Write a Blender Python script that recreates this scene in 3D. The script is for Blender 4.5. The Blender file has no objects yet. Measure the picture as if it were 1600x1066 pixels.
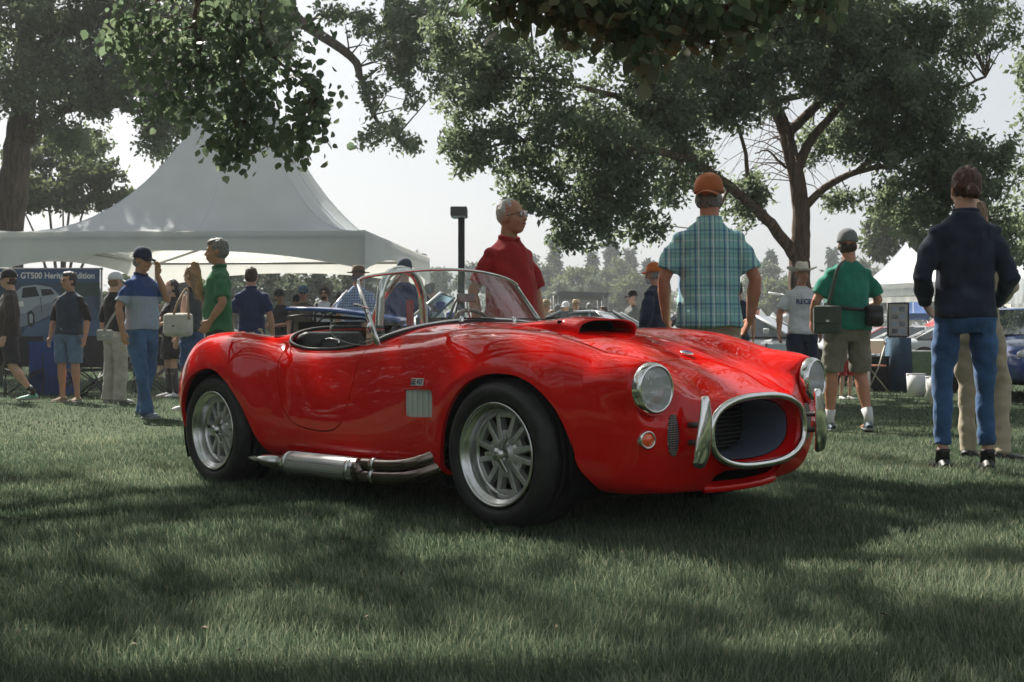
import bpy, math, os, random
import numpy as np
from mathutils import Vector, Matrix
from math import radians, pi, sin, cos
rng = np.random.default_rng(7)
random.seed(7)
SC = bpy.context.scene
COL = SC.collection

# ------------------------------------------------------------------ camera, sky, sun, exposure
CAMH = 0.78
cam = bpy.data.cameras.new('camera'); camo = bpy.data.objects.new('camera', cam); COL.objects.link(camo)
camo.location = (0, 0, CAMH); camo.rotation_euler = (pi/2, 0, 0)
cam.sensor_width = 36; cam.lens = 36*1786.3/1600; cam.shift_y = 5/1600
cam.clip_start = 0.05; cam.clip_end = 3000
cam.dof.use_dof = True; cam.dof.focus_distance = 5.2; cam.dof.aperture_fstop = 10
SC.camera = camo

SUN_AZ = radians(-34)     # measured from +Y (into the picture) towards +X
SUN_EL = radians(47)
w = bpy.data.worlds.new('World'); SC.world = w; w.use_nodes = True
nt = w.node_tree; nt.nodes.clear()
out = nt.nodes.new('ShaderNodeOutputWorld'); bg = nt.nodes.new('ShaderNodeBackground')
sky = nt.nodes.new('ShaderNodeTexSky'); sky.sky_type = 'NISHITA'; sky.sun_disc = False
sky.sun_elevation = SUN_EL; sky.sun_rotation = SUN_AZ
sky.dust_density = 4.0; sky.air_density = 1.0; sky.ozone_density = 1.0
hs = nt.nodes.new('ShaderNodeHueSaturation'); hs.inputs['Saturation'].default_value = 0.45
mx = nt.nodes.new('ShaderNodeMix'); mx.data_type = 'RGBA'; mx.inputs[0].default_value = 0.70
mx.inputs[7].default_value = (2.22, 2.32, 2.42, 1)      # the even white overcast veil
nt.links.new(sky.outputs[0], hs.inputs['Color']); nt.links.new(hs.outputs[0], mx.inputs[6])
nt.links.new(mx.outputs[2], bg.inputs[0]); bg.inputs[1].default_value = 0.10
nt.links.new(bg.outputs[0], out.inputs[0])
sun = bpy.data.lights.new('sun', 'SUN'); sun.energy = 4.4; sun.angle = radians(0.7); sun.color = (1.0, 0.95, 0.86)
suno = bpy.data.objects.new('sun', sun); COL.objects.link(suno)
SUN = Vector((sin(SUN_AZ)*cos(SUN_EL), cos(SUN_AZ)*cos(SUN_EL), sin(SUN_EL)))
suno.rotation_euler = SUN.to_track_quat('Z', 'Y').to_euler()
suno.location = (0, 0, 60)
SC.view_settings.view_transform = 'Standard'; SC.view_settings.look = 'None'
SC.view_settings.exposure = 1.25; SC.view_settings.gamma = 1.0; SC.view_settings.use_curve_mapping = False
SC.render.engine = 'CYCLES'
SC.cycles.max_bounces = 7; SC.cycles.transparent_max_bounces = 12

def at(px, py, Y):                      # a place in the park seen at that spot of the picture, Y metres away
    return Vector(((px-800)/1786.3*Y, Y, CAMH-(py-538)/1786.3*Y))

# ------------------------------------------------------------------ materials
def nodes(name):
    m = bpy.data.materials.new(name); m.use_nodes = True
    return m, m.node_tree, m.node_tree.nodes['Principled BSDF']
def mat(name, col, rough=0.6, metal=0.0, spec=0.5, coat=0.0, noise=0.0, scale=20.0, bump=0.0, bscale=None, sheen=0.0, trans=0.0, aniso=0.0, col2=None):
    m, nt, b = nodes(name)
    c = (*col, 1) if len(col) == 3 else col
    b.inputs['Base Color'].default_value = c; b.inputs['Roughness'].default_value = rough
    b.inputs['Metallic'].default_value = metal; b.inputs['Specular IOR Level'].default_value = spec
    b.inputs['Coat Weight'].default_value = coat; b.inputs['Coat Roughness'].default_value = 0.02
    b.inputs['Sheen Weight'].default_value = sheen
    if noise or bump or col2:
        tc = nt.nodes.new('ShaderNodeTexCoord')
    if noise or col2:
        n = nt.nodes.new('ShaderNodeTexNoise'); n.inputs['Scale'].default_value = scale; n.inputs['Detail'].default_value = 5
        nt.links.new(tc.outputs['Object'], n.inputs['Vector'])
        r = nt.nodes.new('ShaderNodeValToRGB')
        if col2: a, d = c, (*col2, 1)
        else: a = tuple(max(0, v*(1-noise)) for v in c[:3])+(1,); d = tuple(min(1, v*(1+noise)) for v in c[:3])+(1,)
        r.color_ramp.elements[0].position = .32; r.color_ramp.elements[1].position = .68
        r.color_ramp.elements[0].color = a; r.color_ramp.elements[1].color = d
        nt.links.new(n.outputs['Fac'], r.inputs[0]); nt.links.new(r.outputs[0], b.inputs['Base Color'])
    if bump:
        n2 = nt.nodes.new('ShaderNodeTexNoise'); n2.inputs['Scale'].default_value = bscale or scale*3; n2.inputs['Detail'].default_value = 4
        nt.links.new(tc.outputs['Object'], n2.inputs['Vector'])
        bp = nt.nodes.new('ShaderNodeBump'); bp.inputs['Strength'].default_value = bump; bp.inputs['Distance'].default_value = 0.01
        nt.links.new(n2.outputs['Fac'], bp.inputs['Height']); nt.links.new(bp.outputs[0], b.inputs['Normal'])
    return m
M = {}
def cloth(name, col, noise=.14, rough=.9, scale=9, bump=.5, bscale=14):
    if name not in M:
        M[name] = mat(name, col, rough, noise=noise, scale=scale, bump=bump, bscale=bscale, sheen=.15, spec=.2)
    return M[name]
def glass_mat(name, tint=(1, 1, 1), refl=1.0, haze=0.0):
    m = bpy.data.materials.new(name); m.use_nodes = True; nt = m.node_tree; nt.nodes.clear()
    o = nt.nodes.new('ShaderNodeOutputMaterial'); t = nt.nodes.new('ShaderNodeBsdfTransparent'); t.inputs[0].default_value = (*tint, 1)
    g = nt.nodes.new('ShaderNodeBsdfGlossy'); g.inputs['Roughness'].default_value = 0.01
    f = nt.nodes.new('ShaderNodeFresnel'); f.inputs[0].default_value = 1.5
    x = nt.nodes.new('ShaderNodeMixShader'); mm = nt.nodes.new('ShaderNodeMath'); mm.operation = 'MULTIPLY'; mm.inputs[1].default_value = refl
    nt.links.new(f.outputs[0], mm.inputs[0]); nt.links.new(mm.outputs[0], x.inputs[0])
    nt.links.new(t.outputs[0], x.inputs[1]); nt.links.new(g.outputs[0], x.inputs[2])
    if haze:
        d = nt.nodes.new('ShaderNodeBsdfDiffuse'); d.inputs[0].default_value = (.8, .8, .8, 1)
        x2 = nt.nodes.new('ShaderNodeMixShader'); x2.inputs[0].default_value = haze
        nt.links.new(x.outputs[0], x2.inputs[1]); nt.links.new(d.outputs[0], x2.inputs[2]); x = x2
    nt.links.new(x.outputs[0], o.inputs[0]); return m
M['red'] = mat('red_paint', (.66, .006, .004), .5, spec=0.0, coat=1.0)
M['chrome'] = mat('chrome', (.82, .82, .80), .06, metal=1.0)
M['alu'] = mat('polished_aluminium', (.62, .62, .61), .22, metal=1.0, noise=.08, scale=30)
M['castalu'] = mat('cast_aluminium', (.55, .55, .54), .40, metal=.7, noise=.15, scale=60, bump=.15, bscale=180)
M['darkalu'] = mat('dark_cast_metal', (.13, .13, .13), .5, metal=.8)
M['pipe'] = mat('heat_stained_steel', (.26, .21, .18), .14, metal=1.0, col2=(.17, .135, .125), scale=9)
M['black'] = mat('black_trim', (.012, .012, .013), .5)
M['dark'] = mat('dark_interior', (.008, .008, .008), .85, spec=.1)
M['leather'] = mat('black_leather', (.02, .02, .02), .45, bump=.2, bscale=120)
M['tyre'] = mat('tyre_rubber', (.018, .018, .019), .62, noise=.25, scale=14, bump=.12, bscale=120, spec=.35)
M['glass'] = glass_mat('clear_glass', (.90, .94, .93), 1.5, .045)
M['glass2'] = glass_mat('side_screen', (.88, .90, .90), .3, .01)
M['orange'] = mat('orange_lens', (.95, .11, .02), .15, spec=.8, coat=1)
M['white'] = mat('white_paint', (.75, .75, .75), .4)
M['shroud'] = mat('painted_shroud', (.17, .20, .26), .35, metal=.0, noise=.2, scale=4)

# ------------------------------------------------------------------ mesh helpers
def tag(o, label, cat, group=None, kind=None):
    if label: o['label'] = label
    if cat: o['category'] = cat
    if group: o['group'] = group
    if kind: o['kind'] = kind
    return o
def thing(name, label, cat, loc=(0, 0, 0), rz=0.0, group=None):
    o = bpy.data.objects.new(name, None); COL.objects.link(o); o.empty_display_size = .1
    o.location = loc; o.rotation_euler = (0, 0, rz)
    return tag(o, label, cat, group)
def mk(name, V, F, m, parent=None, smooth=True, nrm=None, mats=None, fm=None):
    me = bpy.data.meshes.new(name)
    V = np.asarray(V, dtype=np.float32).reshape(-1, 3)
    if isinstance(F, np.ndarray):
        k = F.shape[1]; nf = len(F); me.vertices.add(len(V)); me.vertices.foreach_set('co', V.ravel())
        me.loops.add(nf*k); me.loops.foreach_set('vertex_index', F.astype(np.int32).ravel())
        me.polygons.add(nf); me.polygons.foreach_set('loop_start', np.arange(0, nf*k, k, dtype=np.int32))
        me.update(calc_edges=True); me.validate()
    else:
        me.from_pydata([tuple(map(float, v)) for v in V], [], F); me.update()
    if mats:
        for mm in mats: me.materials.append(mm)
        if fm is not None: me.polygons.foreach_set('material_index', np.asarray(fm, dtype=np.int32))
    elif m is not None: me.materials.append(m)
    if smooth: me.polygons.foreach_set('use_smooth', np.ones(len(me.polygons), dtype=bool))
    if nrm is not None and len(me.vertices) == len(nrm):
        me.normals_split_custom_set_from_vertices([tuple(map(float, n)) for n in nrm])
    o = bpy.data.objects.new(name, me); COL.objects.link(o)
    if parent is not None: o.parent = parent
    return o
class G:                                  # gathers shapes for one mesh
    def __init__(s): s.V = []; s.F = []; s.n = 0
    def add(s, V, F, M4=None):
        V = np.asarray(V, float).reshape(-1, 3)
        if M4 is not None:
            A = np.array(M4); V = V@A[:3, :3].T+A[:3, 3]
        s.V.append(V); s.F += [tuple(i+s.n for i in f) for f in F]; s.n += len(V); return s
    def obj(s, name, m, parent=None, smooth=True, **k):
        o = mk(name, np.concatenate(s.V), s.F, m, parent, smooth, **k); return o
def box(c, d, bev=0.0):
    cx, cy, cz = c; x, y, z = d[0]/2, d[1]/2, d[2]/2
    V = [(cx+a*x, cy+b*y, cz+e*z) for a in (-1, 1) for b in (-1, 1) for e in (-1, 1)]
    return V, [(0, 1, 3, 2), (4, 6, 7, 5), (0, 4, 5, 1), (2, 3, 7, 6), (0, 2, 6, 4), (1, 5, 7, 3)]
def bevel(o, w=.005, seg=2):
    b = o.modifiers.new('bevel', 'BEVEL'); b.width = w; b.segments = seg; b.limit_method = 'ANGLE'; b.angle_limit = radians(35)
    o.data.polygons.foreach_set('use_smooth', np.ones(len(o.data.polygons), dtype=bool))
    wn = o.modifiers.new('wn', 'WEIGHTED_NORMAL'); wn.keep_sharp = False
    return o
def frames(P):
    P = [Vector(p) for p in P]; T = []
    for i in range(len(P)):
        a = P[max(i-1, 0)]; b = P[min(i+1, len(P)-1)]; t = (b-a)
        T.append(t.normalized() if t.length > 1e-9 else Vector((0, 0, 1)))
    u = Vector((0, 0, 1)) if abs(T[0].z) < .9 else Vector((0, 1, 0))
    N = []
    for t in T:
        u = (u-t*u.dot(t)); u = u.normalized() if u.length > 1e-6 else t.orthogonal().normalized(); N.append(u)
    return P, T, N
def tube(P, r, n=10, closed=False, cap=True, flat=1.0, up=None):
    """sweep a round (or flattened) section along P; r is a number or one per point, or (a, b) pairs"""
    if closed: P = list(P)
    Q, T, N = frames(P)
    if closed:
        for i in range(len(Q)):
            a = Q[i-1]; b = Q[(i+1) % len(Q)]; T[i] = (b-a).normalized()
            N[i] = (N[i]-T[i]*N[i].dot(T[i])).normalized()
    V = []; F = []; m = len(Q)
    for i in range(m):
        ri = r[i] if hasattr(r, '__len__') else r
        ra, rb = (ri if hasattr(ri, '__len__') else (ri, ri*flat))
        nn = N[i]
        if up is not None:
            u = Vector(up[i] if hasattr(up[0], '__len__') else up); nn = (u-T[i]*u.dot(T[i])).normalized()
        bb = T[i].cross(nn)
        for k in range(n):
            a = 2*pi*k/n; V.append(Q[i]+nn*(ra*cos(a))+bb*(rb*sin(a)))
    for i in range(m if closed else m-1):
        j = (i+1) % m
        for k in range(n):
            F.append((i*n+k, i*n+(k+1) % n, j*n+(k+1) % n, j*n+k))
    if cap and not closed:
        F.append(tuple(range(n-1, -1, -1))); F.append(tuple((m-1)*n+k for k in range(n)))
    return [tuple(v) for v in V], F
def lathe(prof, n=32, axis='Y', cap=True):
    """prof: (radius, height along axis)"""
    V = []; F = []; m = len(prof)
    for r, h in prof:
        for k in range(n):
            a = 2*pi*k/n; c, s = r*cos(a), r*sin(a)
            V.append((c, h, s) if axis == 'Y' else ((c, s, h) if axis == 'Z' else (h, c, s)))
    for i in range(m-1):
        for k in range(n):
            q = (i*n+k, i*n+(k+1) % n, (i+1)*n+(k+1) % n, (i+1)*n+k)
            F.append(q if axis != 'Y' else q[::-1])
    if cap:
        if prof[0][0] > 1e-4: F.append(tuple(range(n-1, -1, -1)) if axis != 'Y' else tuple(range(n)))
        if prof[-1][0] > 1e-4:
            q = tuple((m-1)*n+k for k in range(n)); F.append(q if axis != 'Y' else q[::-1])
    return V, F
def smooth_path(P, sub=6, closed=False):
    P = [Vector(p) for p in P]; n = len(P); out = []
    for i in range(n if closed else n-1):
        p0 = P[i-1] if (closed or i > 0) else P[0]*2-P[1]
        p1 = P[i]; p2 = P[(i+1) % n]
        p3 = P[(i+2) % n] if (closed or i+2 < n) else P[-1]*2-P[-2]
        for k in range(sub):
            t = k/sub
            out.append(.5*((2*p1)+(p2-p0)*t+(2*p0-5*p1+4*p2-p3)*t*t+(3*p1-p0-3*p2+p3)*t**3))
    if not closed: out.append(P[-1])
    return out
def rot(ax, a): return Matrix.Rotation(a, 4, ax)
def tr(x, y, z): return Matrix.Translation((x, y, z))
def plane_prism(poly, y0, y1, axes='xz'):
    """prism over a 2D outline"""
    n = len(poly); V = []
    for yy in (y0, y1):
        for a, b in poly:
            V.append((a, yy, b) if axes == 'xz' else ((yy, a, b) if axes == 'yz' else (a, b, yy)))
    F = [tuple(range(n)), tuple(range(2*n-1, n-1, -1))]+[(i, n+i, n+(i+1) % n, (i+1) % n) for i in range(n)]
    return V, F
def dup_tree(root, **kw):
    c = root.copy(); COL.objects.link(c)
    for ch in list(root.children):
        d = ch.copy(); COL.objects.link(d); d.parent = c
        for g in list(ch.children):
            e = g.copy(); COL.objects.link(e); e.parent = d
    return c
# ------------------------------------------------------------------ the red roadster
CARX, CARY, HEAD, TILT = .4984, 5.3195, radians(44.6), .0123
car = thing('roadster', 'open red vintage roadster with side pipes and chrome nose ring parked in front', 'sports car')
_fw = Vector((sin(HEAD), -cos(HEAD), 0)); _lf = Vector((cos(HEAD), sin(HEAD), 0))
CARM = Matrix.Rotation(-TILT, 4, 'Y') @ (Matrix.Translation((CARX, CARY, 0)) @ Matrix((( _fw.x, _lf.x, 0, 0), (_fw.y, _lf.y, 0, 0), (0, 0, 1, 0), (0, 0, 0, 1))))
car.matrix_world = CARM
HUBZ = .32; WB = 2.286
# body sections: x, then half profile (y, z) from the centre line over the wing, down the side and under; rows with 3 numbers carry their own x
ST = [
 [(-2.935,0,.52),(-2.935,.12,.52),(-2.93,.24,.52),(-2.925,.33,.52),(-2.915,.42,.515),(-2.90,.49,.505),(-2.895,.52,.49),(-2.895,.53,.46),(-2.885,.52,.42),(-2.87,.48,.37),(-2.86,.3,.34),(-2.86,0,.33)],
 [(-2.91,0,.60),(-2.91,.14,.60),(-2.905,.28,.605),(-2.895,.40,.62),(-2.88,.52,.63),(-2.85,.62,.60),(-2.835,.66,.55),(-2.83,.675,.48),(-2.82,.665,.40),(-2.80,.61,.32),(-2.80,.35,.28),(-2.80,0,.27)],
 [(-2.82,0,.68),(-2.82,.17,.68),(-2.81,.32,.685),(-2.80,.45,.725),(-2.78,.565,.755),(-2.75,.68,.71),(-2.74,.735,.62),(-2.73,.755,.51),(-2.72,.745,.39),(-2.70,.69,.29),(-2.70,.4,.24),(-2.70,0,.23)],
 [(-2.64,0,.745),(-2.64,.2,.745),(-2.64,.37,.745),(-2.63,.49,.795),(-2.62,.595,.838),(-2.60,.715,.80),(-2.59,.79,.68),(-2.58,.81,.53),(-2.57,.80,.39),(-2.56,.74,.27),(-2.56,.45,.22),(-2.56,0,.2)],
 [(-2.42,0,.795),(-2.42,.22,.795),(-2.42,.38,.79),(-2.42,.50,.825),(-2.42,.61,.868),(-2.42,.735,.835),(-2.42,.805,.72),(-2.42,.825,.55),(-2.42,.815,.39),(-2.42,.76,.25),(-2.42,.5,.2),(-2.42,0,.2)],
 [(-2.2,0,.85),(-2.2,.22,.848),(-2.2,.38,.835),(-2.2,.51,.84),(-2.2,.62,.865),(-2.2,.74,.83),(-2.2,.81,.72),(-2.2,.83,.56),(-2.2,.82,.39),(-2.2,.77,.24),(-2.2,.5,.2),(-2.2,0,.2)],
 [(-2.0,0,.888),(-2.0,.22,.884),(-2.0,.39,.868),(-2.0,.52,.842),(-2.0,.625,.832),(-2.0,.725,.79),(-2.0,.79,.69),(-2.0,.815,.54),(-2.0,.805,.38),(-2.0,.755,.235),(-2.0,.5,.19),(-2.0,0,.19)],
 [(-1.82,0,.90),(-1.82,.22,.895),(-1.82,.40,.872),(-1.82,.53,.828),(-1.82,.615,.79),(-1.82,.69,.74),(-1.82,.735,.65),(-1.82,.765,.52),(-1.82,.765,.37),(-1.82,.725,.23),(-1.82,.5,.18),(-1.82,0,.18)],
 [(-1.62,0,.85),(-1.62,.22,.85),(-1.62,.40,.84),(-1.62,.53,.80),(-1.62,.605,.768),(-1.62,.662,.73),(-1.62,.70,.65),(-1.62,.735,.52),(-1.62,.745,.37),(-1.62,.71,.225),(-1.62,.5,.18),(-1.62,0,.18)],
 [(-1.35,0,.84),(-1.35,.22,.84),(-1.35,.40,.83),(-1.35,.53,.79),(-1.35,.60,.768),(-1.35,.655,.73),(-1.35,.692,.65),(-1.35,.727,.52),(-1.35,.742,.37),(-1.35,.71,.225),(-1.35,.5,.18),(-1.35,0,.18)],
 [(-1.08,0,.885),(-1.08,.22,.88),(-1.08,.40,.86),(-1.08,.53,.82),(-1.08,.605,.79),(-1.08,.665,.745),(-1.08,.70,.665),(-1.08,.732,.53),(-1.08,.745,.37),(-1.08,.715,.225),(-1.08,.5,.18),(-1.08,0,.18)],
 [(-.84,0,.898),(-.84,.22,.892),(-.84,.41,.873),(-.84,.53,.845),(-.84,.61,.815),(-.84,.68,.765),(-.84,.718,.68),(-.84,.745,.54),(-.84,.75,.37),(-.84,.72,.225),(-.84,.5,.18),(-.84,0,.18)],
 [(-.6,0,.885),(-.6,.22,.880),(-.6,.41,.862),(-.6,.53,.853),(-.6,.615,.838),(-.6,.695,.79),(-.6,.742,.70),(-.6,.765,.55),(-.6,.762,.38),(-.6,.73,.225),(-.6,.5,.18),(-.6,0,.18)],
 [(-.36,0,.867),(-.36,.22,.860),(-.36,.40,.838),(-.36,.52,.842),(-.36,.62,.856),(-.36,.71,.815),(-.36,.765,.71),(-.36,.79,.55),(-.36,.782,.38),(-.36,.745,.225),(-.36,.5,.18),(-.36,0,.18)],
 [(-.12,0,.842),(-.12,.21,.834),(-.12,.38,.805),(-.12,.50,.818),(-.12,.61,.852),(-.12,.715,.815),(-.12,.78,.70),(-.12,.80,.54),(-.12,.79,.38),(-.12,.75,.225),(-.12,.5,.18),(-.12,0,.18)],
 [(.1,0,.805),(.1,.2,.797),(.1,.36,.765),(.1,.48,.785),(.1,.60,.828),(.1,.71,.79),(.1,.775,.68),(.1,.793,.53),(.1,.782,.38),(.1,.74,.225),(.1,.5,.18),(.1,0,.18)],
 [(.3,0,.752),(.3,.19,.744),(.3,.34,.712),(.3,.46,.738),(.3,.59,.785),(.3,.695,.745),(.3,.75,.645),(.3,.765,.51),(.3,.752,.37),(.3,.71,.225),(.3,.48,.175),(.3,0,.175)],
 [(.48,0,.693),(.48,.175,.686),(.48,.315,.655),(.48,.45,.682),(.48,.583,.735),(.48,.675,.70),(.48,.72,.605),(.48,.732,.48),(.48,.722,.36),(.48,.68,.22),(.48,.45,.172),(.48,0,.172)],
 [(.60,0,.645),(.60,.165,.64),(.605,.30,.608),(.61,.46,.636),(.60,.58,.702),(.60,.665,.665),(.59,.695,.585),(.575,.705,.47),(.565,.695,.355),(.56,.65,.22),(.56,.43,.172),(.58,0,.17)],
 [(.665,0,.612),(.665,.155,.607),(.668,.28,.578),(.668,.42,.588),(.655,.555,.640),(.652,.64,.60),(.648,.665,.54),(.64,.668,.455),(.63,.655,.35),(.615,.60,.225),(.61,.39,.172),(.64,0,.168)],
 [(.715,0,.585),(.715,.15,.582),(.715,.265,.56),(.71,.37,.545),(.69,.475,.545),(.685,.54,.51),(.685,.565,.47),(.682,.57,.415),(.675,.555,.345),(.66,.50,.24),(.66,.33,.185),(.685,0,.172)],
 [(.745,0,.568),(.745,.145,.566),(.745,.25,.55),(.742,.325,.518),(.735,.365,.478),(.733,.378,.44),(.733,.38,.41),(.733,.378,.375),(.733,.36,.33),(.73,.31,.275),(.728,.22,.245),(.728,0,.238)],
 [(.765,0,.556),(.765,.14,.554),(.765,.235,.54),(.764,.295,.51),(.763,.328,.472),(.762,.340,.44),(.762,.342,.41),(.762,.338,.375),(.762,.318,.325),(.762,.27,.285),(.762,.2,.267),(.762,0,.262)],
]
def natural(t, Y, s):
    """natural cubic spline through (t, Y[k]) evaluated at s"""
    n = len(t); h = np.diff(t); A = np.zeros((n, n)); B = np.zeros((n,)+Y.shape[1:])
    A[0, 0] = A[-1, -1] = 1
    for i in range(1, n-1):
        A[i, i-1] = h[i-1]; A[i, i] = 2*(h[i-1]+h[i]); A[i, i+1] = h[i]
        B[i] = 6*((Y[i+1]-Y[i])/h[i]-(Y[i]-Y[i-1])/h[i-1])
    Mm = np.linalg.solve(A, B.reshape(n, -1)).reshape(B.shape)
    k = np.clip(np.searchsorted(t, s, 'right')-1, 0, n-2)
    sh = (slice(None),)+(None,)*(Y.ndim-1)
    hh = h[k][sh]; a = (t[k+1]-s)[sh]/hh; b = (s-t[k])[sh]/hh
    return a*Y[k]+b*Y[k+1]+((a**3-a)*Mm[k]+(b**3-b)*Mm[k+1])*hh*hh/6
def body_grid(nu=250, nv=130):
    C = np.array(ST, float)                                   # (stations, rows, 3)
    u = np.r_[0, np.cumsum(np.maximum(np.linalg.norm(np.diff(C[:, 4], axis=0), axis=1)*.6+np.linalg.norm(np.diff(C[:, 0], axis=0), axis=1)*.4, .02))]
    uu = np.linspace(0, u[-1], nu)
    S = natural(u, C, uu)
    mir = S[:, 1:4][:, ::-1].copy(); mir[..., 1] *= -1
    E = np.concatenate([mir, S], 1)
    v = np.r_[0, np.cumsum(np.linalg.norm(np.diff(E[nu//2], axis=0), axis=1))]
    v -= v[3]
    vv = np.linspace(0, v[-1], nv)
    D = natural(v, np.swapaxes(E, 0, 1), vv)                  # (nv, nu, 3)
    P = np.swapaxes(D, 0, 1)
    P[:, 0, 1] = 0; P[:, -1, 1] = 0
    return P
PB = body_grid()
def sculpt(P):
    # the headlamp seats: flat round faces on the wing fronts
    q = P.reshape(-1, 3)
    d = np.hypot(q[:, 1]-.585, q[:, 2]-.600); m = (q[:, 0] > .45)
    k = np.clip((.150-d)/.05, 0, 1); k = k*k*(3-2*k)
    X = np.where(d < .108, .652, q[:, 0])
    q[:, 0] = np.where(m & (d < .150), q[:, 0]*(1-k)+np.minimum(.652, np.maximum(q[:, 0], .60+.052*k))*k, q[:, 0])
    # a shallow crease-free bulge over the arches so the lips stand proud
    for cx in (-.0, -WB+.03):
        r = np.hypot(q[:, 0]-cx, q[:, 2]-HUBZ)
        b = np.exp(-((r-.385)/.05)**2)*.008*np.clip((q[:, 1]-.6)/.08, 0, 1)*np.clip((.74-q[:, 2])/.12, 0, 1)
        q[:, 1] += b
    return q.reshape(P.shape)
PB = sculpt(PB)
def grid_normals(P):
    du = np.gradient(P, axis=0); dv = np.gradient(P, axis=1)
    dv[:, 0, 2] = 0; dv[:, 0, 0] = 0; dv[:, 0, 1] = 1e-3; dv[:, -1] = (0, -1e-3, 0)
    N = np.cross(dv, du); N /= np.maximum(np.linalg.norm(N, axis=2, keepdims=True), 1e-9)
    s = np.sign((N[..., 2]*(P[..., 2]-.4)+N[..., 1]*P[..., 1]).sum()); return N*s
NB = grid_normals(PB)
nu, nv = PB.shape[:2]
I = np.arange(nu*nv).reshape(nu, nv)
q4 = np.stack([I[:-1, :-1], I[1:, :-1], I[1:, 1:], I[:-1, 1:]], -1).reshape(-1, 4)
BV = np.c_[PB.reshape(-1, 3), NB.reshape(-1, 3)]              # position + normal
BT = np.concatenate([q4[:, [0, 1, 2]], q4[:, [0, 2, 3]]])
# orient the triangles with the normals
_n = np.cross(BV[BT[:, 1], :3]-BV[BT[:, 0], :3], BV[BT[:, 2], :3]-BV[BT[:, 0], :3])
if (_n*BV[BT[:, 0], 3:]).sum() < 0: BT = BT[:, ::-1].copy()
def clip(V, T, f):
    """keep the part of a triangle mesh where f < 0"""
    ins = f < 0; c = ins[T].sum(1)
    keep = T[c == 3]; mixed = T[(c > 0) & (c < 3)]; new = []; VV = list(V); cache = {}
    def cut(a, b):
        k = (a, b) if a < b else (b, a)
        if k not in cache:
            a2, b2 = k; t = f[a2]/(f[a2]-f[b2]); cache[k] = len(VV); VV.append(V[a2]*(1-t)+V[b2]*t)
        return cache[k]
    for t in mixed:
        poly = []
        for i in range(3):
            a, b = int(t[i]), int(t[(i+1) % 3])
            if ins[a]: poly.append(a)
            if ins[a] != ins[b]: poly.append(cut(a, b))
        for i in range(1, len(poly)-1): new.append((poly[0], poly[i], poly[i+1]))
    T2 = np.concatenate([keep, np.array(new, int).reshape(-1, 3)])
    V2 = np.array(VV); used = np.unique(T2); remap = np.full(len(V2), -1); remap[used] = np.arange(len(used))
    return V2[used], remap[T2]
def sd_poly(A, poly):
    """signed distance (negative inside) of 2D points to a closed outline"""
    P = np.asarray(poly, float); d = np.full(len(A), 1e9); ins = np.zeros(len(A), bool)
    for i in range(len(P)):
        a, b = P[i-1], P[i]; e = b-a; L = max((e**2).sum(), 1e-12)
        t = np.clip(((A-a)@e)/L, 0, 1); d = np.minimum(d, np.hypot(*(A-a-t[:, None]*e).T))
        c = ((a[1] > A[:, 1]) != (b[1] > A[:, 1])); x = a[0]+(A[:, 1]-a[1])*(b[0]-a[0])/(b[1]-a[1]+1e-12)
        ins ^= c & (A[:, 0] < x)
    return np.where(ins, -d, d)
def sp2(P, sub=8): return [(p.x, p.y) for p in smooth_path([(a, b, 0) for a, b in P], sub, True)]
# outlines (side views x, z; plan x, y; front y, z)
archF = sp2([(-.37, .16), (-.363, .30), (-.32, .45), (-.22, .58), (-.09, .648), (.06, .658), (.19, .625), (.31, .535), (.375, .42), (.405, .30), (.44, .16), (.1, .02), (-.2, .02)])
archR = sp2([(-WB-.36, .14), (-WB-.355, .30), (-WB-.325, .45), (-WB-.22, .585), (-WB-.08, .655), (-WB+.07, .66), (-WB+.20, .60), (-WB+.31, .49), (-WB+.385, .36), (-WB+.47, .20), (-WB+.5, .12), (-WB, .0)])
door_o = sp2([(-1.03, .80), (-1.065, .72), (-1.085, .58), (-1.11, .46), (-1.17, .385), (-1.27, .358), (-1.42, .362), (-1.55, .385), (-1.64, .45), (-1.70, .55), (-1.745, .66), (-1.765, .76), (-1.76, .86), (-1.4, .95), (-1.02, .90)], 6)
vent_o = sp2([(-.628, .568), (-.60, .578), (-.44, .582), (-.410, .57), (-.408, .475), (-.43, .460), (-.60, .456), (-.628, .467)], 3)
cock_o = sp2([(-1.02, 0), (-1.04, .30), (-1.10, .54), (-1.20, .606), (-1.45, .606), (-1.68, .606), (-1.82, .580), (-1.92, .45), (-1.94, .22), (-1.95, 0), (-1.94, -.22), (-1.90, -.44), (-1.5, -.5), (-1.04, -.3)])
hood_o = sp2([(-.66, 0), (-.66, .30), (-.64, .385), (-.58, .405), (-.2, .385), (.12, .345), (.36, .28), (.43, .20), (.45, 0), (.43, -.2), (.0, -.36), (-.6, -.4)])
trunk_o = sp2([(-2.12, 0), (-2.13, .30), (-2.17, .40), (-2.30, .41), (-2.6, .37), (-2.72, .33), (-2.78, .2), (-2.79, 0), (-2.6, -.3), (-2.2, -.38)])
mesh_o = sp2([(.478, .335), (.505, .34), (.522, .38), (.525, .42), (.520, .46), (.498, .495), (.475, .49), (.462, .45), (.458, .41), (.462, .37)], 4)
chin_o = sp2([(.0, .190), (.17, .190), (.225, .199), (.245, .224), (.225, .248), (.18, .256), (0, .256), (-.16, .254), (-.16, .2)], 4)
V, T = BV, BT
big = np.full
def F_side(o, V, zmax=1.0): return np.where((V[:, 1] > .35), sd_poly(V[:, [0, 2]], o), 1.0)
def F_top(o, V): return np.where(V[:, 2] > .55, sd_poly(V[:, :2], o), 1.0)
def F_front(o, V): return np.where(V[:, 0] > .52, sd_poly(V[:, 1:3], o), 1.0)
for o in (archF, archR, vent_o): V, T = clip(V, T, -F_side(o, V))
V, T = clip(V, T, -F_top(cock_o, V))
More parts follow.
